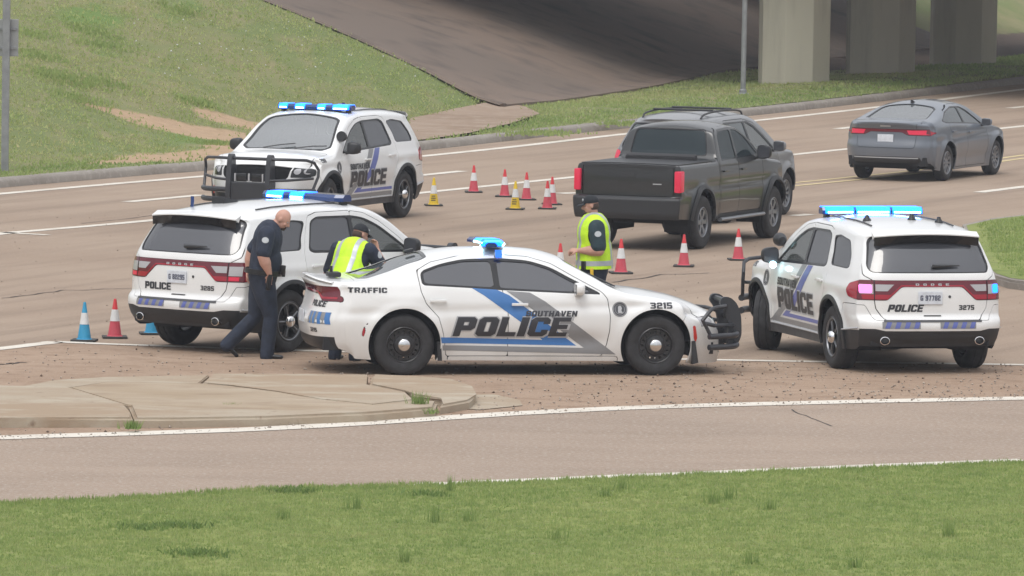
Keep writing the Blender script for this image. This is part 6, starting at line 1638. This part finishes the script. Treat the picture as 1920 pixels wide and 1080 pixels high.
    def pouch(name, ang, dz, size, m):
        bm = bmesh.new(); bbox(bm, (0, 0, 0), size, .010)
        M = Matrix.Translation(T((.15 * bulk + belly * .5) * math.cos(ang), .20 * bulk * math.sin(ang), .055 + dz)) @ RT.to_4x4() @ Matrix.Rotation(ang, 4, 'Z')
        bmesh.ops.transform(bm, matrix=M, verts=bm.verts); return bmobj(name, bm, m, root, smooth=True)
    for nm, ang, dz, sz, m in J.get('gear', []): pouch(nm, ang, dz, sz, m)
    bm = bmesh.new()
    # shoulder patches
    for s in (1, -1):
        el = V3(*J['elbow'][s]); c = V3(*sh[s]) + (el - V3(*sh[s])) * .30
        tv = Surf(S_sh.v, S_sh.t, S_sh.n); out = V3(*(Rt @ V3(0, s, .15)))
        f = lambda v: np.maximum(np.linalg.norm(v - c, axis=1) - .095, .35 - (tv.n @ out) if len(v) == len(tv.n) else 0)
        d = np.linalg.norm(tv.v - (c + out * .075), axis=1) - .045
        a, _ = tv.clip(d)
        if len(a.t): surfobj('shoulder_patch', a, M_PATCH, root, .004)
    if vest:
        def vs(bm):
            prim_cap(bm, T(0, 0, .0), .190 * bulk, T(0, 0, .22), .178 * bulk, 20, .84, RT @ Vector((1, 0, 0)))
            prim_cap(bm, T(0, 0, .20), .172 * bulk, T(.005, 0, .40), .192 * bulk, 20, .74, RT @ Vector((1, 0, 0)))
            for s in (1, -1):
                prim_ell(bm, T(.045, s * .075, .36), (.100, .108, .11), RT)
                prim_cap(bm, T(0, s * .06, .478), .088, T(-.01, s * .150 * bulk, .482), .090, 12)
            if belly: prim_ell(bm, T(.03 + belly * .5, 0, .17), (.13 + belly, .155 * bulk, .21), RT)
        V = blob(vs, .013, 4); inv = np.linalg.inv(Rt)
        loc = lambda v: ((v - hip) @ inv.T) / np.array([1, 1, ts])
        _, V = V.clip(lambda v: loc(v)[:, 2] - hem)                     # hem
        _, V = V.clip(lambda v: np.hypot(loc(v)[:, 0] - .01, loc(v)[:, 1]) - (.092) + np.where(loc(v)[:, 2] < .46, 9, 0))   # neck hole
        for s in (1, -1):                                              # arm holes
            _, V = V.clip(lambda v: np.maximum(np.hypot((loc(v)[:, 0] + .005) / .105, (loc(v)[:, 2] - .395) / .145) - 1, .135 * bulk - s * loc(v)[:, 1]))
        bands = joins([])
        for s in (1, -1):
            a, V = V.clip(lambda v: np.abs(loc(v)[:, 1] - s * (.115 + .0 * loc(v)[:, 2])) - .027); bands = joins([bands, a])
        a, V = V.clip(lambda v: np.abs(loc(v)[:, 2] - .075) - .028); bands = joins([bands, a])
        vo = surfobj('safety_vest', V, M_VEST, root, 0, .006); surfobj('reflective_band', bands, M_REFL, vo, .003, .006)
    if cap:
        def cp(bm): prim_ell(bm, H(-.008, 0, .045), (.106, .090, .092), Rh)
        C = blob(cp, .010, 2); invh = np.linalg.inv(Hn)
        _, C = C.clip(lambda v: ((v - hd) @ invh.T)[:, 2] - .035)
        co = surfobj('cap', C, M_CAP, root, 0, .008)
        bm = bmesh.new(); R_ = []
        for i, x in enumerate(np.linspace(.07, .175, 6)):
            w = .075 * math.sqrt(max(0., 1 - ((x - .07) / .112) ** 2)) + .004
            R_.append([bm.verts.new(H(x, w * q, .042 - .35 * (x - .07) * .6 - .018 * q * q)) for q in np.linspace(-1, 1, 9)])
        for A, B in zip(R_[:-1], R_[1:]):
            for j in range(8): bm.faces.new((A[j], A[j + 1], B[j + 1], B[j]))
        br = bmobj('cap_brim', bm, M_CAP, co, smooth=True); sm = br.modifiers.new('thick', 'SOLIDIFY'); sm.thickness = .006
        bm = bmesh.new(); prim_ell(bm, H(.090, 0, .075), (.010, .030, .020), Rh); bmobj('cap_badge', bm, M_PATCH, co, smooth=True)
        def hr(bm): prim_ell(bm, H(-.022, 0, -.005), (.085, .080, .070), Rh)
        if not beard == 'none':
            C = blob(hr, .010, 2); a, _ = C.clip(lambda v: ((v - hd) @ invh.T)[:, 0] - .0)
            surfobj('hair', a, M_HAIR, root, .001)
    if beard and beard != 'none':
        def bd(bm): prim_ell(bm, H(.060, 0, -.080), (.038, .044, .036), Rh); prim_cap(bm, H(.088, .026, -.055), .010, H(.088, -.026, -.055), .010, 8)
        sobj('beard', blob(bd, .008, 2), M_HAIR, body)
    return root
# ------------------------------------------------------------------ putting things in place
def place(wx, wy, px, py, hd):
    """vehicle origin from the picture point of one tyre's contact"""
    X, Y = unproj(px, py); a = math.radians(hd)
    return (X - (wx * math.cos(a) - wy * math.sin(a)), Y - (wx * math.sin(a) + wy * math.cos(a)))
make_charger(place(-1.525, -.90, 757, 704.5, 10.5), 10.5)
make_suv(place(-1.52, .92, 1562, 691, 105), 105, 'white police SUV on the right seen from behind, its long blue light bar fully lit', '3275', 'G 97782',
         dict(lit=[(-.62, -.25), (-.22, .22), (.25, .62)], steer=-28, spots=[1], mirror_led=1, italic=1, aerials=[(-1.2, .42), (-1.3, -.12), (-1.45, -.42)], lit_lens=M_LEDP, lit_lens_r=M_LEDB))
make_suv(place(-1.52, .92, 755, 408, 248), 248, 'white police SUV facing the camera beside the yellow cones, with a black push bar', '3298', '',
         dict(lit=[(-.60, -.44), (-.30, -.12), (.10, .24), (.36, .62)], spots=[1], spot_axis=(1, 0, .1), aerials=[(-.9, .1)], steer=6))
make_suv(place(-1.52, -.92, 540, 661, 53), 53, 'white police SUV parked behind the walking officer, red lamps and unit number 3285', '3285', 'G 82295',
         dict(lit=[(-.02, .20), (.30, .55)], sides='L', tail_on=1, whip=(-1.75, .45), fin=(-1.35, .25)))
make_pickup(place(-1.67, -.89, 1318, 467, 69), 69)
make_sedan(place(-1.35, -.86, 1775, 339, 67), 67)
make_crossover((3.2, 118.8), 69)

# cones
M_CPINK = mat('faded_red_cone', (.56, .075, .105), rough=.6, noise=.15, nscale=6)
M_CRED = mat('red_cone_tip', (.62, .05, .06), rough=.6)
M_CBLUE = mat('sky_blue_cone', (.035, .30, .52), rough=.6, noise=.12, nscale=6)
M_CYEL = mat('yellow_cone', (.72, .50, .03), rough=.6, noise=.1, nscale=6)
M_CWHT = mat('reflective_collar', (.66, .67, .67), rough=.4, noise=.08, nscale=9)
M_CBASE = mat('black_rubber_base', (.05, .048, .046), rough=.85)
def cone(px, py, col, label, h=.47, rz=0., tip=None, group='red and white traffic cones', tilt=0.):
    X, Y = unproj(px, py); r = empty('traffic_cone', (X, Y, .004), math.radians(rz)); tag(r, label, 'traffic cone', group)
    s = h / .47; rad = lambda z: (.088 - .072 * z / .47) * s
    bm = bmesh.new(); bbox(bm, (0, 0, .012 * s), (.30 * s, .30 * s, .024 * s), .006); bmobj('base', bm, M_CBASE, r)
    def sec(nm, z0, z1, m, e=0.):
        bm = bmesh.new(); a, b = z0 * s, z1 * s
        pr = [(rad(z0) + e, a), (rad(z1) + e, b)]
        if nm == 'tip': pr += [(rad(z1) * .6, b + .004), (rad(z1) * .55, b - .02)]
        if nm == 'cone_body': pr = [(rad(z0) + .018, a - .002), (rad(z0) + .006, a + .008)] + pr[0:]
        lathe(bm, pr, 20, 'Z'); o = bmobj(nm, bm, m, r, smooth=True)
    sec('cone_body', .024, .205, col); sec('collar', .205, .345, M_CWHT, .003); sec('tip', .345, .47, tip or col)
    if col is M_CYEL:
        for k, (z, w) in enumerate(((.165, .07), (.13, .085), (.095, .075))):
            bm = bmesh.new(); a0 = math.radians(-100); n = 6; hw = w / rad(z * 1.0) / 2
            A = [[bm.verts.new(((rad(zz) + .003) * math.cos(a0 + q), (rad(zz) + .003) * math.sin(a0 + q), zz * s)) for q in np.linspace(-hw, hw, n)] for zz in (z - .008, z + .008)]
            for j in range(n - 1): bm.faces.new((A[0][j], A[0][j + 1], A[1][j + 1], A[1][j]))
            bmobj('stencil_mark', bm, M_CHARV, r)
    return r
cone(888, 361, M_CPINK, 'red and white cone set farthest back, on the white lane line, apart from the group', tip=M_CRED, rz=4)
cone(946, 369, M_CPINK, 'red and white cone just behind and left of the yellow cone among the red ones', tip=M_CRED, rz=-7)
cone(987, 375, M_CPINK, 'red and white cone just behind and right of the yellow cone among the red ones', tip=M_CRED, rz=10)
cone(1026, 392, M_CPINK, 'red and white cone at the right end of the far group, covering another', tip=M_CRED, rz=-4)
cone(1035, 384, M_CPINK, 'cone almost hidden behind the right-end cone of the far group', tip=M_CRED, rz=12)
cone(1050, 518, M_CPINK, 'red cone whose tip shows above the sedan windshield', tip=M_CRED, rz=3)
cone(1164, 513, M_CPINK, 'red and white cone directly behind the officer in profile', tip=M_CRED, h=.50, rz=8)
cone(1282, 500, M_CPINK, 'red and white cone alone between the pickup and the sedan hood', tip=M_CRED, rz=-5)
cone(1384, 488, M_CPINK, 'red and white cone nearest the spotlight of the right police SUV', tip=M_CRED, rz=6)
cone(215, 634, M_CPINK, 'red and white cone with a scuffed collar between two blue cones', tip=M_CRED, rz=6, h=.49)
cone(158, 640, M_CBLUE, 'blue and white cone fully in view at the far left', rz=-5, group='blue and white traffic cones', h=.485)
cone(284, 627, M_CBLUE, 'blue and white cone half hidden behind the rear bumper of the SUV', rz=8, group='blue and white traffic cones')
cone(813, 386, M_CYEL, 'yellow and white cone on its own beside the rear wheel of the police SUV', rz=5, group='yellow and white traffic cones', tip=M_CYEL)
cone(966, 393, M_CYEL, 'yellow and white cone among the red cones', rz=-6, group='yellow and white traffic cones', tip=M_CYEL)

# sign post at the left edge and the lamp pole
u, v = hit(9, 320); x, y = kuv(u, v); z0 = float(emb_z(u, v)); x, y = unproj(9, 320, z0)
sp = empty('road_sign', (x, y, z0 - .1)); tag(sp, 'back of a grey rectangular road sign on a square steel post', 'road sign')
bm = bmesh.new(); bbox(bm, (0, 0, 1.6), (.13, .13, 3.2), .01); bmobj('post', bm, M_BAR, sp)
bm = bmesh.new(); bbox(bm, (-.10, .09, 2.46), (.62, .02, .66), .008); bmobj('sign_panel', bm, M_SIGNB, sp)
bm = bmesh.new()
bbox(bm, (-.10, .065, 2.62), (.56, .03, .05), .004); bmobj('bracket', bm, M_BAR, sp)
bm = bmesh.new(); bbox(bm, (-.10, .065, 2.28), (.56, .03, .05), .004); bmobj('bracket', bm, M_BAR, sp)
u, v = hit(1393, 176); z0 = float(emb_z(u, v)); x, y = unproj(1393, 177, z0)
lp = empty('lamp_pole', (x, y, z0)); tag(lp, 'thin grey metal pole standing in the grass left of the pale pier', 'lamp pole')
bm = bmesh.new(); sweep(bm, [(0, 0, -.1), (.02, 0, 6.), (.04, 0, 9.)], [.062, .052, .045], 12); bmobj('pole', bm, M_BAR, lp, smooth=True)
bm = bmesh.new(); lathe(bm, [(.15, -.05), (.15, .02), (.085, .04), (.085, .10), (.066, .12)], 16, 'Z'); bmobj('pole_base', bm, M_BAR, lp, smooth=True)
bm = bmesh.new(); sweep(bm, smoothpath([(.04, 0, 8.9), (.2, -.6, 9.4), (.3, -1.6, 9.6)], 4), .03); bmobj('arm', bm, M_BAR, lp, smooth=True)
bm = bmesh.new(); bbox(bm, (.32, -1.9, 9.58), (.26, .6, .12), .04); bmobj('lamp_head', bm, M_BAR, lp, smooth=True)

# officers
person('bald officer in a dark navy uniform walking past the white SUV, head bowed', unproj(492, 672), 0,
       dict(hip=(-.01, 0, 1.0), head=(.22, 0, 1.70), elbow={-1: (.00, -.31, 1.27), 1: (-.16, .27, 1.27)}, wrist={-1: (.09, -.28, 1.03), 1: (-.20, .26, 1.03)},
            handdir={-1: (-.2, .25, -.9), 1: (0, 0, -1)}, handn={-1: (.3, 1, 0), 1: (1, -.4, 0)},
            knee={-1: (.10, -.09, .52), 1: (-.10, .09, .50)}, ankle={-1: (.06, -.09, .095), 1: (-.40, .09, .19)}, foot={-1: 0., 1: .75},
            gear=[('holster', -1.2, -.09, (.07, .05, .20), M_SHOE), ('radio', -.35, .05, (.06, .05, .12), M_SHOE), ('pouch', .4, .0, (.05, .09, .08), M_SHOE)]),
       belly=.05, lean=.11, beard=True, head_pitch=.55, head_yaw=-.2, bulk=1.5, curl=.7)
person('officer in cap and lime safety vest facing left behind the sedan hood', unproj(1112, 650), 184,
       dict(hip=(.0, 0, .98), elbow={1: (-.03, .30, 1.23), -1: (.0, -.30, 1.23)}, wrist={1: (.22, .17, 1.22), -1: (.22, -.13, 1.20)},
            handdir={1: (1, -.4, .05), -1: (1, .5, .0)}, handn={1: (0, -.6, -.8), -1: (0, .5, -.8)},
            knee={1: (.03, .10, .53), -1: (.03, -.10, .53)}, ankle={1: (0, .12, .095), -1: (0, -.12, .095)},
            gear=[('taser', 1.35, -.10, (.05, .04, .16), M_TASER), ('holster', -1.4, -.09, (.07, .05, .20), M_SHOE), ('radio', .9, .0, (.05, .05, .11), M_SHOE)]),
       top=M_UNIG, vest=True, cap=True, beard=True, lean=.02, head_pitch=.10, bulk=1.5, belly=.05, curl=1.1)
person('officer in cap and lime vest seen from behind, bending between two patrol cars', unproj(650, 675), 62,
       dict(hip=(-.12, 0, .88), elbow={-1: (.33, -.30, 1.12), 1: (.18, .38, 1.02)}, wrist={-1: (.42, -.17, 1.34), 1: (.28, .30, .80)},
            handdir={-1: (.1, .35, .9), 1: (0, 0, -1)}, handn={-1: (-1, .3, 0), 1: (1, -.4, 0)},
            knee={1: (.04, .12, .50), -1: (.04, -.12, .50)}, ankle={1: (-.04, .14, .095), -1: (-.04, -.14, .095)},
            gear=[('holster', -1.4, -.09, (.07, .05, .20), M_SHOE), ('radio', 1.8, .02, (.06, .05, .12), M_SHOE)]),
       top=M_UNI, hem=-.06, vest=True, cap=True, beard=False, lean=.52, head_pitch=.30, head_yaw=-.5, bulk=1.32, curl=.9)
# ------------------------------------------------------------------ turf blades, weeds, stones
def tonemat(name, stops):
    m = bpy.data.materials.new(name); m.use_nodes = True; nt = m.node_tree; b = nt.nodes['Principled BSDF']
    b.inputs['Roughness'].default_value = .85; b.inputs['Specular IOR Level'].default_value = .2
    at = nn(nt, 'ShaderNodeAttribute'); at.attribute_name = 'tone'
    cr = nn(nt, 'ShaderNodeValToRGB'); cr.color_ramp.elements[0].color = (*stops[0][1], 1); cr.color_ramp.elements[0].position = stops[0][0]
    cr.color_ramp.elements[1].color = (*stops[-1][1], 1); cr.color_ramp.elements[1].position = stops[-1][0]
    for p, c in stops[1:-1]:
        e = cr.color_ramp.elements.new(p); e.color = (*c, 1)
    nt.links.new(at.outputs['Fac'], cr.inputs[0]); nt.links.new(cr.outputs[0], b.inputs['Base Color'])
    tr = nn(nt, 'ShaderNodeBsdfTranslucent'); nt.links.new(cr.outputs[0], tr.inputs[0]); mx = nn(nt, 'ShaderNodeMixShader'); mx.inputs[0].default_value = .38
    nt.links.new(b.outputs[0], mx.inputs[1]); nt.links.new(tr.outputs[0], mx.inputs[2]); nt.links.new(mx.outputs[0], nt.nodes['Material Output'].inputs[0])
    return m
M_BLADE = tonemat('grass_blades', [(0, (.14, .215, .075)), (.3, (.235, .33, .105)), (.6, (.355, .425, .16)), (.85, (.46, .455, .22)), (1, (.54, .47, .28))])
rng = np.random.default_rng(11)
def fbm(x, y, s, seed=0):
    r = np.random.default_rng(seed); o = np.zeros_like(x); a = 1.; t = 0
    for k in range(4):
        for j in range(3):
            th = r.uniform(0, 2 * math.pi); ph = r.uniform(0, 6.3); f = 2 ** k / s
            o += a * np.sin((x * math.cos(th) + y * math.sin(th)) * f * 6.28 * r.uniform(.7, 1.3) + ph + 1.3 * np.sin((x * math.sin(th) - y * math.cos(th)) * f * 3.1 + ph)); t += a * .7
        a *= .6
    return o / t
def blades(name, P, h, w, tone, m, per=3, spread=.03, lean=.5):
    """P: Nx3 roots; h, w, tone arrays"""
    n = len(P) * per; R = np.repeat(P, per, axis=0); H = np.repeat(h, per) * rng.uniform(.6, 1.2, n); Wd = np.repeat(w, per); TN = np.clip(np.repeat(tone, per) + rng.normal(0, .09, n), 0, 1)
    R = R + np.stack([rng.normal(0, 1, n) * np.repeat(w, per) * spread / .012, rng.normal(0, 1, n) * np.repeat(w, per) * spread / .012, np.full(n, -.005)], 1)
    a = rng.uniform(0, 2 * math.pi, n); ln = rng.uniform(0, lean, n) * H; b = rng.uniform(0, 2 * math.pi, n)
    dx, dy = np.cos(a) * Wd / 2, np.sin(a) * Wd / 2
    tip = R + np.stack([np.cos(b) * ln, np.sin(b) * ln, H], 1)
    V = np.stack([R - np.stack([dx, dy, 0 * dx], 1), R + np.stack([dx, dy, 0 * dx], 1), tip], 1).reshape(-1, 3)
    T = np.arange(len(V)).reshape(-1, 3)
    o = meshobj(name, V, T, m); at = o.data.attributes.new('tone', 'FLOAT', 'POINT'); at.data.foreach_set('value', np.repeat(TN, 3).astype(np.float32))
    o['kind'] = 'stuff'; return o
# near lawn
LE = np.array(lawn); N = 62000
x = rng.uniform(-5.6, 6.0, N); ye = np.interp(x, LE[:, 0], LE[:, 1]); y = ye + .10 - .10 * (x > -.3) + .12 * (1 - .6 * (x > -.3)) * fbm(x, x * .3, 1.4, 5) - rng.uniform(0, 1, N) ** 1.15 * 13.5
g = fbm(x, y, 3.2, 1); g2 = fbm(x, y, .8, 2)
g3 = fbm(x, y * 2.2, .33, 31); tone = np.clip(.50 + .12 * g + .14 * g2 + .12 * g3, 0, 1); edge = np.clip(1 - (ye - y) / .5, 0, 1); hh = rng.uniform(.02, .04, N) * (1 + .25 * g2 + .5 * edge)
blades('lawn_grass', np.stack([x, y, np.full(N, .016)], 1), hh, rng.uniform(.010, .018, N), tone - .06 * edge, M_BLADE, 4, .02)
# darker leafy patches and upright seed stalks of the near lawn
def clump(px, py, hh, n, tone, name='weed_tuft', z=.016, w=.012, spread=.05, label=None, lean=.35):
    X, Y = unproj(px, py, z); k = n
    P = np.stack([X + rng.normal(0, spread, k), Y + rng.normal(0, spread, k), np.full(k, z)], 1)
    o = blades(name, P, np.full(k, hh), np.full(k, w), np.full(k, tone), M_BLADE, 2, .006, lean)
    (o.pop('kind') if spread < .1 else None); tag(o, label, 'weed', 'weeds and grass tufts')
    return o
STALKS = [(531, 968, 'low tuft at the left third of the lawn'), (660, 948, 'lone small tuft on the near lawn between the left tuft and the tall dark one'), (813, 973, 'small tuft left of centre on the near lawn'), (877, 972, 'tall dark tuft left of centre on the near lawn'), (843, 915, 'thin tuft on the lawn edge left of the white edge line'), (1134, 925, 'short tuft close under the white edge line at centre'), (1168, 912, 'tall thin tuft rising over the white edge line at centre'), (1332, 938, 'soft grey tuft right of centre near the lawn edge'), (1440, 950, 'tallest dark tuft right of centre on the lawn'), (1366, 930, 'small brownish tuft right of centre'), (1046, 1005, 'broad pale tuft at the middle of the lawn'), (1410, 1052, 'low brownish tuft near the bottom edge'), (1777, 1000, 'pale tuft near the lower right of the lawn'), (1600, 1058, 'faint tuft at the bottom right'), (757, 1048, 'tuft near the bottom edge left of centre')]
for i, (a, b, lab) in enumerate(STALKS):
    clump(a, b + 6, .13 + .07 * ((i * 37) % 5) / 5, 16, .30, 'grass_tuft', spread=.035, label=lab, lean=.25)
for a, b, n, lab in [(345, 958 + 30, 90, 'dark leafy weed patch at the left of the near lawn'), (370, 1040, 120, 'wide dark weed patch near the lower left'), (550, 922, 110, 'leafy weed spilling over the lawn edge'), (800, 928, 60, 'small leafy weed at the lawn edge left of centre'), (260, 990, 60, 'faint weed patch at the far left of the lawn')]:
    clump(a, b, .06, n, .16, 'leafy_weed', spread=.13, w=.03, label=lab, lean=1.2)
for a, b, n, hh, lab in [(788, 768, 70, .20, 'bushy weed growing from the right joint of the concrete island'), (805, 774, 40, .07, 'low weed beside the bushy weed at the island edge'), (436, 766, 40, .07, 'little weed growing through the middle of the island'), (248, 803, 60, .10, 'weed at the foot of the cracked left joint of the island'), (690, 737, 40, .05, 'thin weed in the far joint of the island')]:
    clump(a, b, hh, n, .30, 'leafy_weed', z=.05, spread=.045, w=.014, label=lab, lean=.8)
# embankment turf
N = 64000
u = rng.uniform(-6, 60, N); v = .32 + rng.uniform(0, 1, N) ** 1.0 * 21
ok = (u < np.polyval(eu, np.maximum(v, 4.2)) - .15) | (v < np.interp(u, [30, 36, 46, 56, 66, 82], [4.1, 4.3, 5.5, 7.0, 7.4, 7.4]))
soil = np.zeros(N)
for poly in SOIL_UV:
    d = sdp(np.stack([u, v], 1), poly); soil = np.maximum(soil, np.clip(.75 - d / .5, 0, 1))
ok &= rng.uniform(0, 1, N) > soil * .93
ap = sdp(np.stack([u, v], 1), APRON_UV); ok &= ap > .05
u, v = u[ok], v[ok]; x, y = kuv(u, v); g = fbm(x, y, 9., 8); g2 = fbm(u, v * 2.2, 2.2, 9)
lush = np.clip(1 - np.abs(v - 1.1) / 1.2, 0, 1); br = np.clip(fbm(u, v * 2, 5., 12) - .55, 0, 1) * 2
tone = np.clip(.68 + .12 * g + .14 * g2 - .30 * lush - .04 * br, 0, 1)
blades('embankment_grass', np.stack([x, y, emb_z(u, v)], 1), rng.uniform(.035, .08, len(u)) * (1 + .9 * br), rng.uniform(.03, .055, len(u)), tone, M_BLADE, 3, .03, .9)
N = 6000; u = rng.uniform(60, 100, N); v = rng.uniform(.32, 4.2, N); x, y = kuv(u, v)
blades('embankment_grass', np.stack([x, y, emb_z(u, v)], 1), rng.uniform(.05, .10, N), rng.uniform(.03, .055, N), np.clip(.42 + .1 * fbm(x, y, 3, 4), 0, 1), M_BLADE, 3, .03, .9)
# bright clumps on the bank
for k, (a, b, s) in enumerate([(150, 55, .5), (175, 68, .5), (185, 85, .35), (70, 105, .4), (120, 150, .5), (165, 152, .5), (200, 158, .5), (140, 185, .45), (95, 140, .4), (345, 20, .5), (358, 192, .3), (360, 240 - 48, .3), (40, 62, .5), (400, 270, .3), (1180 , 249 - 8, .5), (1010, 252, .6)]):
    q = hit(a, b)
    if q is None: continue
    n = 130; uu = q[0] + rng.normal(0, s, n); vv = q[1] + rng.normal(0, s * .6, n); X, Y = kuv(uu, vv)
    o = blades('leafy_clump', np.stack([X, Y, emb_z(uu, vv)], 1), np.full(n, .08), np.full(n, .05), np.full(n, .48), M_BLADE, 3, .03, .7)
# median turf
N = 5000; MD = np.array(med); cc = MD.mean(0); x = rng.uniform(MD[:, 0].min(), 9.5, N); y = rng.uniform(MD[:, 1].min(), 119.5, N); ok = sdp(np.stack([x, y], 1), MD) < -.32; x, y = x[ok], y[ok]
blades('median_grass', np.stack([x, y, np.full(len(x), .136)], 1), rng.uniform(.03, .07, len(x)), rng.uniform(.02, .035, len(x)), np.clip(.5 + .1 * fbm(x, y, 2, 6), 0, 1), M_BLADE, 3, .025, .7)
# stones and crumbs on the shoulder
M_STONE = mat('pale_stone', (.36, .30, .25), rough=.9, noise=.4, nscale=3)
M_CRUMB = mat('dark_crumb', (.13, .09, .065), rough=.95, noise=.4, nscale=3)
def stones(name, pts, size, m):
    n = len(pts); o = np.array([(1, 0, 0), (-.5, .87, 0), (-.5, -.87, 0), (0, 0, .9), (0, 0, -.4)], float)
    a = rng.uniform(0, 6.28, n); s = size[:, None, None]; c, q = np.cos(a), np.sin(a)
    B = o[None] * (1 + rng.uniform(-.35, .35, (n, 5, 1))) * s; V = np.stack([B[..., 0] * c[:, None] - B[..., 1] * q[:, None], B[..., 0] * q[:, None] + B[..., 1] * c[:, None], B[..., 2]], -1) + pts[:, None, :]
    T = np.array([(0, 1, 3), (1, 2, 3), (2, 0, 3), (1, 0, 4), (2, 1, 4), (0, 2, 4)]); T = (T[None] + 5 * np.arange(n)[:, None, None]).reshape(-1, 3)
    ob = meshobj(name, V.reshape(-1, 3), T, m); ob['kind'] = 'stuff'; return ob
ST = np.array(stop); NR = np.array(near)
def shoulder_pts(n, bias=1.): 
    x = rng.uniform(-7, 7.2, n); y0 = np.interp(x, NR[:, 0], NR[:, 1]); y1 = np.interp(x, ST[:, 0], ST[:, 1]); return np.stack([x, y0 + (y1 - y0) * rng.uniform(0, 1, n) ** bias, np.full(n, .012)], 1)
P = shoulder_pts(2200, 1.5); stones('gravel', P, np.abs(rng.normal(.008, .006, len(P))) + .004, M_STONE)
P = shoulder_pts(420, 1.2); P = P[(P[:, 0] > .3) | (rng.uniform(0, 1, len(P)) > .6)]; stones('road_debris', P, np.minimum(np.abs(rng.normal(.006, .008, len(P))) + .003, .022), M_CRUMB)
x = rng.uniform(-6, 6.5, 500); P = np.stack([x, np.interp(x, NR[:, 0], NR[:, 1]) - np.abs(rng.normal(0, .35, 500)), np.full(500, .012)], 1); stones('gravel', P, rng.uniform(.004, .010, 500), M_STONE)
x = rng.uniform(-9, 12, 700); P = np.stack([x, rng.uniform(88, 118, 700), np.full(700, .005)], 1); stones('gravel', P, rng.uniform(.004, .012, 700), M_CRUMB)
# litter specks of white on the bank
pts = []
for _ in range(70):
    q = hit(rng.uniform(250, 900), rng.uniform(40, 160)); 
    if q and q[0] < eline(max(q[1], 4.2)) - .3: X, Y = kuv(*q); pts.append((float(X), float(Y), float(emb_z(*q)) + .08))
stones('clover_flowers', np.array(pts), rng.uniform(.015, .03, len(pts)), M_CWHT)
